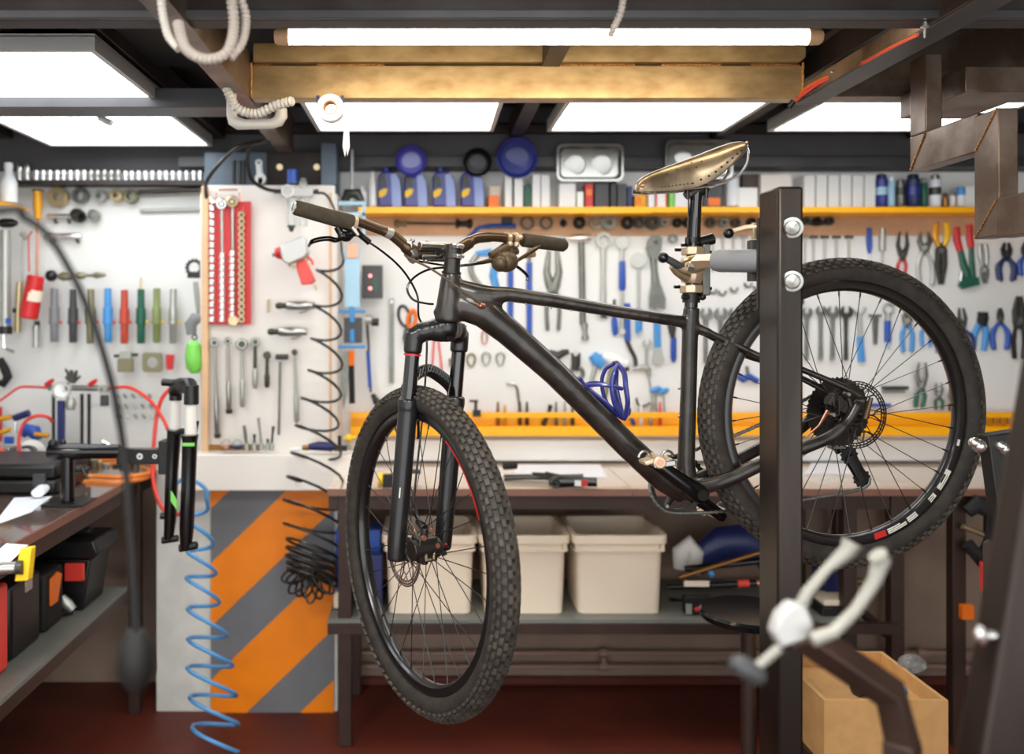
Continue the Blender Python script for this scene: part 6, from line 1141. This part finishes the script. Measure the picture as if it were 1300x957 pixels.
# ---------------------------------------------------------------- left wall area
for i in range(27):
    big = i < 2
    x = (25, 35)[i] if big else 46 + (i - 2) * 8.7 + (0 if i % 5 else .5); hh = 21 if big else 12.5 - (i > 14) * .8; r = 3.9 if i < 10 else 3.5
    one(MB(3.29).lathe((x, 228.6 - hh), (x, 228.6), [(0, r * .8), (.06, r), (.55, r), (.6, r * .86), (1, r * .86)], 12), 'socket', 'chrome', 'chrome socket standing on the upper left steel shelf, %s from the white bottle' % ORD[i], 'socket', 'sockets on the upper left shelf')
t_ = thing('spray_bottle', 'white plastic bottle standing on the small yellow shelf at upper left', 'bottle', (11, 258, 3.2)); MB(3.2).lathe((11, 258), (11, 211), [(0, 9), (.04, 10.5), (.55, 10.5), (.72, 7), (.78, 5), (1, 4.6)], 20).build('body', 'white_plastic', t_); MB(3.2).lathe((11, 213), (11, 207), [(0, 5.4), (1, 5)], 16).build('cap', 'paper', t_)
one(MB(3.15).prism([(-20, 253), (10, 258), (31, 264), (29, 268), (8, 263), (-20, 259)], 30, -16), 'wall_shelf', 'yellow', 'small yellow shelf carrying the white bottle at the left edge', 'shelf', None, .001)
for i, (x, y, r, ri, m, lab) in enumerate(((76, 251, 13, 5, 'brass', 'biggest steel ring tool in the upper left row'), (104, 249, 10, 6.5, 'tool_grey', 'grey hollow ring right of the biggest ring tool'), (129, 250, 8, 4.5, 'tool_pale', 'pale nut ring, middle of the upper left ring row'), (150, 249, 8, 4, 'brass', 'brass tinted nut ring, fourth in the upper left ring row'), (168, 250, 9, 5.5, 'olive', 'olive ring beside the level steel rods'))):
    one(MB(3.35).washer((x, y), r, ri, 8).washer((x, y), r * .85, ri * .9, 10), 'ring_socket', m, lab, 'ring tool', 'ring sockets on the left board')
one(MB(3.35).tube([(176, 243), (254, 240)], 2.4, 8).tube([(176, 248), (254, 245)], 2.6, 10), 'extension_bar', 'steel', 'long steel extension bar lying level at the top of the left board', 'bar')
one(MB(3.35).tube([(178, 268), (254, 266)], 2.6, 10), 'extension_bar', 'tool_pale', 'thin pale extension bar below the longer steel one', 'bar')
for i, (x0, x1, y, r) in enumerate(((60, 92, 275, 4), (57, 103, 300, 4.4))):
    t_ = thing('steel_sleeve', ('short chrome rod on pegs under the ring row', 'longer chrome rod on pegs, lower of two')[i], 'rod', (x0, y + 8, 3.34)); MB(3.34).lathe((x0, y), (x1, y), [(0, r * .8), (.03, r), (.97, r), (1, r * .8)], 14).build('rod', 'chrome', t_)
    for xx in (x0 + 9, x1 - 6): MB(3.34).cyl((xx, y + 4), (xx + 3, y + 8), 2).build('peg', 'tool_dark', t_)
one(MB(3.35).lathe((96, 272, 3.35), (103, 276, 3.32), [(0, 8), (.7, 8.5), (1, 7), (1, 5), (.5, 4)], 16), 'impact_socket', 'tool_dark', 'dark hollow impact socket beside the short chrome rod', 'socket')
one(MB(3.35).lathe((118, 272, 3.35), (122, 276, 3.32), [(0, 7), (.7, 7.5), (1, 5)], 16), 'impact_socket', 'tool_pale', 'pale socket right of the dark impact socket', 'socket')
t_ = thing('screwdriver', 'screwdriver with an amber handle hanging at upper left', 'screwdriver', (48, 350, 3.3)); MB(3.3).lathe((48, 241), (48, 279), [(0, 5), (.05, 6.5), (.2, 5), (.5, 6), (.8, 4.6), (1, 5)], 14).build('handle', 'gold_plastic', t_); MB(3.3).cyl((48, 279), (47, 350), 1.7).build('shank', 'copper', t_); MB(3.3).lathe((48, 241), (48, 243), [(0, 7), (1, 7)], 14).build('cap', 'tool_dark', t_)
t_ = thing('track_pump', 'grey barrelled floor pump hanging at the left edge', 'pump', (7, 450, 3.25)); PY = 3.25; MB(PY).cyl((7, 292), (7, 415), 6.5).build('barrel', 'tool_pale', t_); MB(PY).lathe((-4, 283), (22, 283), [(0, 3), (.3, 6), (.7, 6), (1, 3)], 12).build('head', 'black_plastic', t_); MB(PY).cyl((7, 414), (7, 424), 8).build('foot_collar', 'black_plastic', t_); MB(PY).tube([(5, 424), (5, 440), (10, 444), (18, 447)], 2.4, 8).build('bracket', 'chrome', t_); MB(PY - .03).rect(7, 404, 14, 411, 1).build('blue_badge', 'blue', t_, .001)
t_ = thing('rubber_strap', 'black rubber loop hanging on the wall below the floor pump', 'strap', (5, 490, 3.3)); MB(3.3).tube([(0, 455), (6, 468), (10, 478), (4, 488), (-4, 484)], [4, 6, 6, 5, 4], 8).build('loop', 'black_rubber', t_)
t_ = thing('grip_tool', 'slim steel tool with a brass body left of the red cylinder', 'hand tool', (24, 420, 3.3)); MB(3.3).cyl((30, 300), (28, 362), 1.6).cyl((28, 296), (34, 302), 4).build('rod', 'tool_pale', t_); MB(3.3).cyl((25, 358), (22, 421), 4.4).build('body', 'brass', t_); MB(3.3).cyl((21, 391), (21, 397), 4.8).build('collar', 'black_plastic', t_)
t_ = thing('signal_horn', 'red plastic cylinder hanging by a red cord on the left board', 'cylinder', (40, 405, 3.25)); MB(3.25).lathe((46, 350), (36, 404), [(0, 9), (.03, 10.5), (.97, 11.5), (1, 10)], 20).build('body', 'red', t_); MB(3.25).tube([(41, 293), (36, 300), (37, 345)], 1, 6).build('cord', 'red', t_)
MB(3.25).lathe((43.5, 368), (41, 382), [(0, 10.8), (1, 11.2)], 20).build('strap_blur_band', 'bin_cream', t_)  # stands in for a blurred beige strap nearer the camera
t_ = thing('small_vial', 'tiny clear bottle with a black cap below the red cylinder', 'bottle', (46, 442, 3.3)); MB(3.3).cyl((46, 413), (46, 441), 4.6).build('body', 'tool_pale', t_); MB(3.3).cyl((47, 407), (47, 413), 3.4).build('cap', 'black_plastic', t_)
t_ = thing('valve_tool', 'jointed tool with a black knob lying level above the coloured tubes', 'hand tool', (100, 356, 3.3)); MB(3.3).sph((65, 350), 7.5).build('knob', 'black_plastic', t_); MB(3.3).lathe((74, 351), (134, 349), [(0, 3), (.1, 6), (.25, 5), (.35, 2), (.42, 5), (.55, 4), (.6, 1.6), (.72, 2), (.8, 4), (.95, 2.6), (1, 1.6)], 14).build('shaft', 'olive', t_)
# coloured seatpost shims standing in a row
for i, (x, m, c_, st_, y1) in enumerate(((69, 'grey_plastic', 'silver grey', 366, 434), (93, 'dark_grey', 'black', 367, 435), (115, 'olive', 'bronze brown', 367, 436), (137, 'sky_blue', 'bright blue', 366, 435), (158, 'rust', 'brick red', 368, 436), (179, 'green', 'dark green', 367, 436), (199, 'olive_g', 'olive green', 366, 435), (220, 'tool_pale', 'pale silver', 367, 436))):
    if m == 'rust': mat('rust', (190, 70, 50), .4)
    if m == 'olive_g': mat('olive_g', (128, 142, 88), .4)
    t_ = thing('headset_reamer', '%s stepped tube tool in the row of coloured tubes on the left board' % c_, 'tube tool', (x, y1, 3.3), 'coloured tube tools'); w_ = 1.0 if i not in (6, 7) else .95
    MB(3.3).lathe((x, st_), (x, y1), [(0, 4.2), (.34, 4.6), (.36, 6 * w_), (.62, 6.2 * w_), (.64, 5), (.98, 4.8), (1, 4)], 18).build('body', m, t_); MB(3.3).lathe((x, 407), (x, 411), [(0, 6.8), (1, 6.8)], 18).build('collar', m, t_); MB(3.3).cyl((x + 5, 409), (x + 9, 409), 2).build('set_screw', 'coral' if i < 5 else 'lab_yellow', t_)
    if i == 5: MB(3.3).lathe((179, 352), (179, 368), [(0, .8), (.5, 1.6), (1, 2)], 8).build('brush_tip', 'brass', t_)
t_ = thing('vise_block', 'olive clamp block with a steel bar under the coloured tubes', 'block', (160, 472, 3.3)); MB(3.3).rect(151, 455, 170, 472, 6).build('block', 'olive', t_, .001); MB(3.3).cyl((145, 452), (175, 450), 2).build('bar', 'tool_dark', t_); MB(3.3).rect(153, 446, 168, 455, 5).build('top', 'tool_pale', t_, .001)
t_ = thing('square_gauge', 'olive square plate with a round hole under the coloured tubes', 'plate', (194, 472, 3.3)); q = MB(3.3); n = 24; c_ = (194, 460); ot = []; inn = []
for i in range(n): a_ = 2 * pi * (i + .5) / n; k_ = 12.5 / max(abs(cos(a_)), abs(sin(a_))); ot.append(q.P((c_[0] + k_ * cos(a_), c_[1] + k_ * sin(a_)))); inn.append(q.P((c_[0] + 7 * cos(a_), c_[1] + 7 * sin(a_))))
dv = Vector((0, -.01, 0)); q.add(ot + inn + [v + dv for v in ot] + [v + dv for v in inn], [f for i in range(n) for j in ((i + 1) % n,) for f in ((i, j, n + j, n + i), (2 * n + i, 2 * n + j, 3 * n + j, 3 * n + i), (i, j, 2 * n + j, 2 * n + i), (n + i, n + j, 3 * n + j, 3 * n + i))]); q.build('plate', 'green_olive' if False else 'olive', t_)
one(MB(3.3).prism([(212, 450), (222, 450), (220, 469), (213, 469)], 6), 'red_wedge', 'red', 'small red wedge right of the olive square plate', 'wedge', None, .001)
for r_ in range(3):
    for c_ in range(5):
        x, y = 148 + c_ * 10.5 + r_ * 1.5, 502 + r_ * 13
        one(MB(3.34).cyl((x, y, 3.35), (x, y, 3.31), 1.6, n=8).cyl((x - 2, y - 2, 3.33), (x + 2, y + 3, 3.33), 1.5, n=8), 'drill_bit', 'tool_grey' if (r_ + c_) % 3 else 'tool_pale', 'small steel bit on the peg panel, %s row, %s from the left' % (('top', 'middle', 'bottom')[r_], ORD[c_]), 'bit', 'bits on the peg panel')
for i, (x, m, r, h_) in enumerate(((120, 'olive', 4.5, 14), (127, 'brass', 3.5, 12), (135, 'tool_pale', 4, 9), (148, 'tool_dark', 5, 8), (156, 'tool_dark', 4.5, 10), (163, 'bronze', 5, 12), (172, 'tool_grey', 4, 15), (179, 'steel', 4, 14), (187, 'steel', 3.4, 15), (205, 'tool_grey', 4, 11), (212, 'tool_pale', 3.4, 12))):
    one(MB(3.26).lathe((x, 597 - h_), (x, 597 - .4), [(0, r * .7), (.1, r), (.9, r), (1, r * .9)], 12), 'small_cup', m, '%s cylinder standing at the back of the side workbench, %s from the gauge rods' % ({'olive': 'olive', 'brass': 'brass', 'tool_pale': 'pale', 'tool_dark': 'dark', 'bronze': 'bronze', 'tool_grey': 'grey', 'steel': 'bright steel'}[m], ORD[i]), 'cylinder', 'small cylinders behind the side workbench')
# ---------------------------------------------------------------- things on the yellow shelf
SY = 3.27; zs = Z(.3925)
def shy(px): return V(px, 0, SY).x
def sbox(x0, x1, ytop, m, name, lab, cat, grp=None, d=.09, extra=None, Y=SY):
    t_ = thing(name, lab, cat, Vector((V((x0 + x1) / 2, 0, Y).x, Y, zs)), grp)
    MB().bb(V(x0, 0, Y).x, V(x1, 0, Y).x, Y, min(Y + d, 3.355), zs, V(0, ytop, Y).z).build('body', m, t_, .002)
    if extra:
        for nm, ex0, ey0, ex1, ey1, em in extra: MB(Y - .0005).rect(ex0, ey0, ex1, ey1, .5).build(nm, em, t_)
    return t_
for i, x in enumerate((480, 513, 549, 585)):
    t_ = thing('oil_bottle', 'dark blue oil bottle with a yellow emblem, %s' % ('leftmost of the four on the yellow shelf', 'second one, beneath the small violet dish', 'third of the four on the yellow shelf', 'last of the four, beneath the black dish')[i], 'bottle', Vector((shy(x + 15), SY, zs)), 'blue oil bottles on the shelf')
    zt = V(0, 220, SY).z; X = lambda px: V(px, 0, SY).x
    MB(SY).prism([(x, 262.3), (x, 224), (x + 3, 219), (x + 20, 217), (x + 27, 225), (x + 30, 238), (x + 31, 262.3)], 18, -18).build('body', 'oil_blue', t_, .006)
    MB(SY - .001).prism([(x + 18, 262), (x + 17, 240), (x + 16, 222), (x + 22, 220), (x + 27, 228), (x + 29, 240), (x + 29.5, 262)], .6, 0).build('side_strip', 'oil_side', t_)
    MB(SY - .002).prism([(x + 1, 243), (x + 8, 239), (x + 12, 240), (x + 10, 247), (x + 4, 251), (x + 1, 250)], .6, 0).build('emblem', 'lab_yellow', t_); MB(SY - .002).prism([(x + 2, 224), (x + 8, 222), (x + 12, 237), (x + 3, 238)], .5, 0).build('label_print', 'tool_dark', t_)
    MB(SY + .03).cyl((x + 10, 219), (x + 10, 211), 5).build('cap', 'oil_blue', t_)
t_ = thing('tall_bottle', 'tall slim white bottle left of the blue oil bottles', 'bottle', Vector((shy(473), SY, zs))); MB(SY).lathe((473, 262.3), (473, 218), [(0, 5), (.6, 4.6), (.85, 2.6), (1, 2)], 14).build('body', 'white_plastic', t_)
t_ = thing('white_canister', 'squat white canister at the left end of the yellow shelf', 'canister', Vector((shy(457), SY, zs))); MB(SY).lathe((460, 262.3), (460, 236), [(0, 6), (.7, 6), (.8, 3), (1, 2)], 14).build('body', 'paper', t_)
sb = sbox
sb(620, 633, 248, 'orange', 'small_box', 'small orange carton beside the last oil bottle', 'carton'); sb(604 + 17, 636, 236, 'bin_cream', 'small_box', 'cream carton behind the small orange carton', 'carton', None, .03, None, SY + .05)
for i, (a_, b_, yt) in enumerate(((641, 650, 221), (653, 664, 222), (676, 686, 221), (687, 698, 222))): sb(a_, b_, yt, 'white_plastic', 'white_tube_box', 'tall white carton under the shelf trays, %s from the orange carton' % ORD[i], 'carton', 'tall white cartons')
sb(665, 676, 235, 'green', 'small_box', 'dark green carton between the tall white cartons', 'carton', None, .05, None, SY + .02); sb(710, 731, 232, 'white_plastic', 'white_box', 'wide white carton under the left end of the steel tray', 'carton'); sb(732, 741, 243, 'tool_pale', 'small_box', 'short pale carton between the wide white and the red ones', 'carton')
sb(743, 753, 233, 'red', 'red_tin', 'red and orange carton under the steel tray', 'carton', None, .06, (('orange_patch', 744, 240, 752, 248, 'orange'),)); sb(755, 773, 231, 'dark_grey', 'dark_box', 'dark grey carton right of the red carton', 'carton'); sb(775, 783, 229, 'black_plastic', 'dark_box', 'narrow black carton right of the dark grey one', 'carton'); sb(784, 796, 233, 'dark_grey', 'dark_box', 'charcoal carton left of the orange and yellow box', 'carton'); sb(797, 803, 236, 'navy', 'dark_box', 'thin navy box beside the orange and yellow box', 'carton')
sb(806, 821, 247, 'gold_plastic', 'tea_box', 'orange and yellow box under the saddle nose', 'carton', None, .06, (('orange_patch', 808, 251, 814, 259, 'orange'),)); sb(823, 831, 240, 'paper', 'small_box', 'white box with pink edge under the saddle', 'carton'); sb(832, 847, 238, 'white_plastic', 'first_aid_box', 'white box with red edges under the saddle', 'carton', None, .07, (('red_edge', 832, 238, 834, 262, 'red'), ('red_edge', 845, 238, 847, 262, 'red')))
sb(850, 856, 240, 'lime', 'small_box', 'thin green book left of the seatpost', 'book'); sb(857, 873, 243, 'paper', 'small_box', 'white box behind the seatpost', 'carton'); sb(893, 918, 226, 'dark_grey', 'grey_crate', 'dark grey carton with an orange print right of the seatpost', 'carton', None, .06, (('fruit_print', 899, 251, 914, 261, 'orange'),)); 
t_ = thing('paper_roll', 'white upright paper roll right of the saddle', 'paper roll', Vector((shy(930), SY, zs))); MB(SY + .02).lathe((930, 262), (930, 224), [(0, 8), (.9, 8), (1, 6)], 20).build('body', 'paper', t_)
sb(938, 962, 238, 'white_plastic', 'white_box', 'low white carton left of the steel post', 'carton')
t_ = thing('purple_box', 'dull maroon crate at the back of the yellow shelf above the low white carton', 'carton', Vector((shy(970), SY, zs))); MB(SY + .05).rect(940, 222, 990, 262, 8).build('body', 'frame_brown', t_)
t_ = sb(966, 1005, 221, 'pillar_white', 'white_box', 'pale pink carton behind the top of the steel post', 'carton')
for i in range(6):
    x = 1021 + i * 15.4; sb(x, x + 13.7, 222 - (i % 2) * .6, 'board_white', 'box_file', 'white box file right of the steel post, %s from the post' % ORD[i], 'box file', 'white box files on the shelf', .085)
def can(x, r, ytop, m, lab, lid='tool_pale', band=None, name='spray_can', cat='spray can'):
    t_ = thing(name, lab, cat, Vector((shy(x), SY, zs))); MB(SY + .01).lathe((x, 262.2), (x, ytop + 6), [(0, r * .95), (.02, r), (.96, r), (1, r * .85)], 18).build('body', m, t_); MB(SY + .01).lathe((x, ytop + 6), (x, ytop), [(0, r * .8), (.8, r * .75), (1, r * .5)], 16).build('cap', lid, t_)
    if band: MB(SY + .01).lathe((x, 248), (x, 238), [(0, r * 1.01), (1, r * 1.01)], 18).build('label_band', band, t_)
can(1119, 7.5, 221, 'oil_blue', 'blue and pale spray can right of the white box files', 'navy', 'pale_blue'); can(1131, 5, 224, 'pale_blue', 'slim pale blue can between two darker cans', 'paper'); can(1143, 6, 228, 'tool_grey', 'grey can with a dark foot on the yellow shelf', 'tool_grey', 'tool_dark')
can(1159, 8.5, 221, 'navy', 'navy spray can with a dark cap on the yellow shelf', 'black_plastic', 'oil_blue'); can(1173, 4, 226, 'green', 'slim green can right of the navy can'); can(1187, 7, 222, 'paper', 'tall white can with black print on the yellow shelf', 'steel', 'tool_dark')
can(1200, 4, 246, 'bronze', 'low brown jar right of the tall white can', 'bronze', None, 'jar', 'jar'); can(1220, 5, 240, 'paper', 'small white bottle near the stair stringer', 'pale_blue', 'sky_blue', 'small_bottle', 'bottle'); can(1209, 4, 243, 'pillar_white', 'tiny cream bottle left of the small white one', 'tool_pale', None, 'small_bottle', 'bottle')
sb(1225, 1245, 236, 'white_plastic', 'white_box', 'white carton under the stair stringer', 'carton')
# round dishes and trays sticking to the beam above the shelf
DY = 3.262
for x, y, r, m, m2, lab in ((522, 205, 19.5, 'violet', 'violet_pale', 'small violet magnetic dish on the beam above the oil bottles'), (606, 207, 18, 'black_gloss', 'dark_grey', 'black magnetic dish on the beam'), (656, 201, 26, 'oil_blue', 'oil_blue', 'biggest round blue magnetic dish on the beam')):
    if m == 'violet': mat('violet', (70, 66, 176), .35); mat('violet_pale', (150, 156, 222), .35)
    t_ = thing('magnetic_dish', lab, 'magnetic tray', (x, y + r, DY)); MB(DY).rev((x, y, DY), (0, -1, 0), [(0, 0), (r * .9, 0), (r, 6), (r * .95, 6.6), (r * .78, 2.5), (0, 2.0)], 40, False).build('dish', m, t_); MB(DY).lathe((x, y, DY - .006), (x, y, DY - .011), [(0, r * .62), (.7, r * .58), (1, r * .4)], 30).build('centre', m2, t_)
for x0, y0, x1, y1, lab in ((706, 184, 790, 231, 'rectangular steel magnetic tray with two bright rounds on the beam'), (843, 179, 928, 228, 'rectangular steel magnetic tray half hidden behind the saddle')):
    t_ = thing('magnetic_tray', lab, 'magnetic tray', ((x0 + x1) / 2, y1, DY)); q = MB(DY)
    def rr2(x0, y0, x1, y1, r, yb):
        out = []
        for cx_, cy_, a0 in ((x1 - r, y0 + r, -90), (x1 - r, y1 - r, 0), (x0 + r, y1 - r, 90), (x0 + r, y0 + r, 180)):
            for i in range(6): a_ = radians(a0 + 18 * i); v = V(cx_ + r * cos(a_), cy_ + r * sin(a_), DY); v.y = yb; out.append(v)
        return out
    L = [rr2(x0 + 4, y0 + 4, x1 - 4, y1 - 4, 8, DY), rr2(x0, y0, x1, y1, 8, DY - .022), rr2(x0 + 2.5, y0 + 2.5, x1 - 2.5, y1 - 2.5, 7, DY - .022), rr2(x0 + 6, y0 + 6, x1 - 6, y1 - 6, 6, DY - .004)]
    n = len(L[0]); q.add([v for l in L for v in l], [tuple(range(n)), tuple(range(3 * n, 4 * n))] + [(k * n + i, k * n + (i + 1) % n, (k + 1) * n + (i + 1) % n, (k + 1) * n + i) for k in range(3) for i in range(n)]); q.build('tray', 'steel', t_)
    for xx in (.28, .68): MB(DY - .004).lathe((x0 + (x1 - x0) * xx, (y0 + y1) / 2 + 2, DY - .004), (x0 + (x1 - x0) * xx, (y0 + y1) / 2 + 2, DY - .010), [(0, 14), (.8, 13), (1, 10)], 28).build('magnet_boss', 'steel', t_)
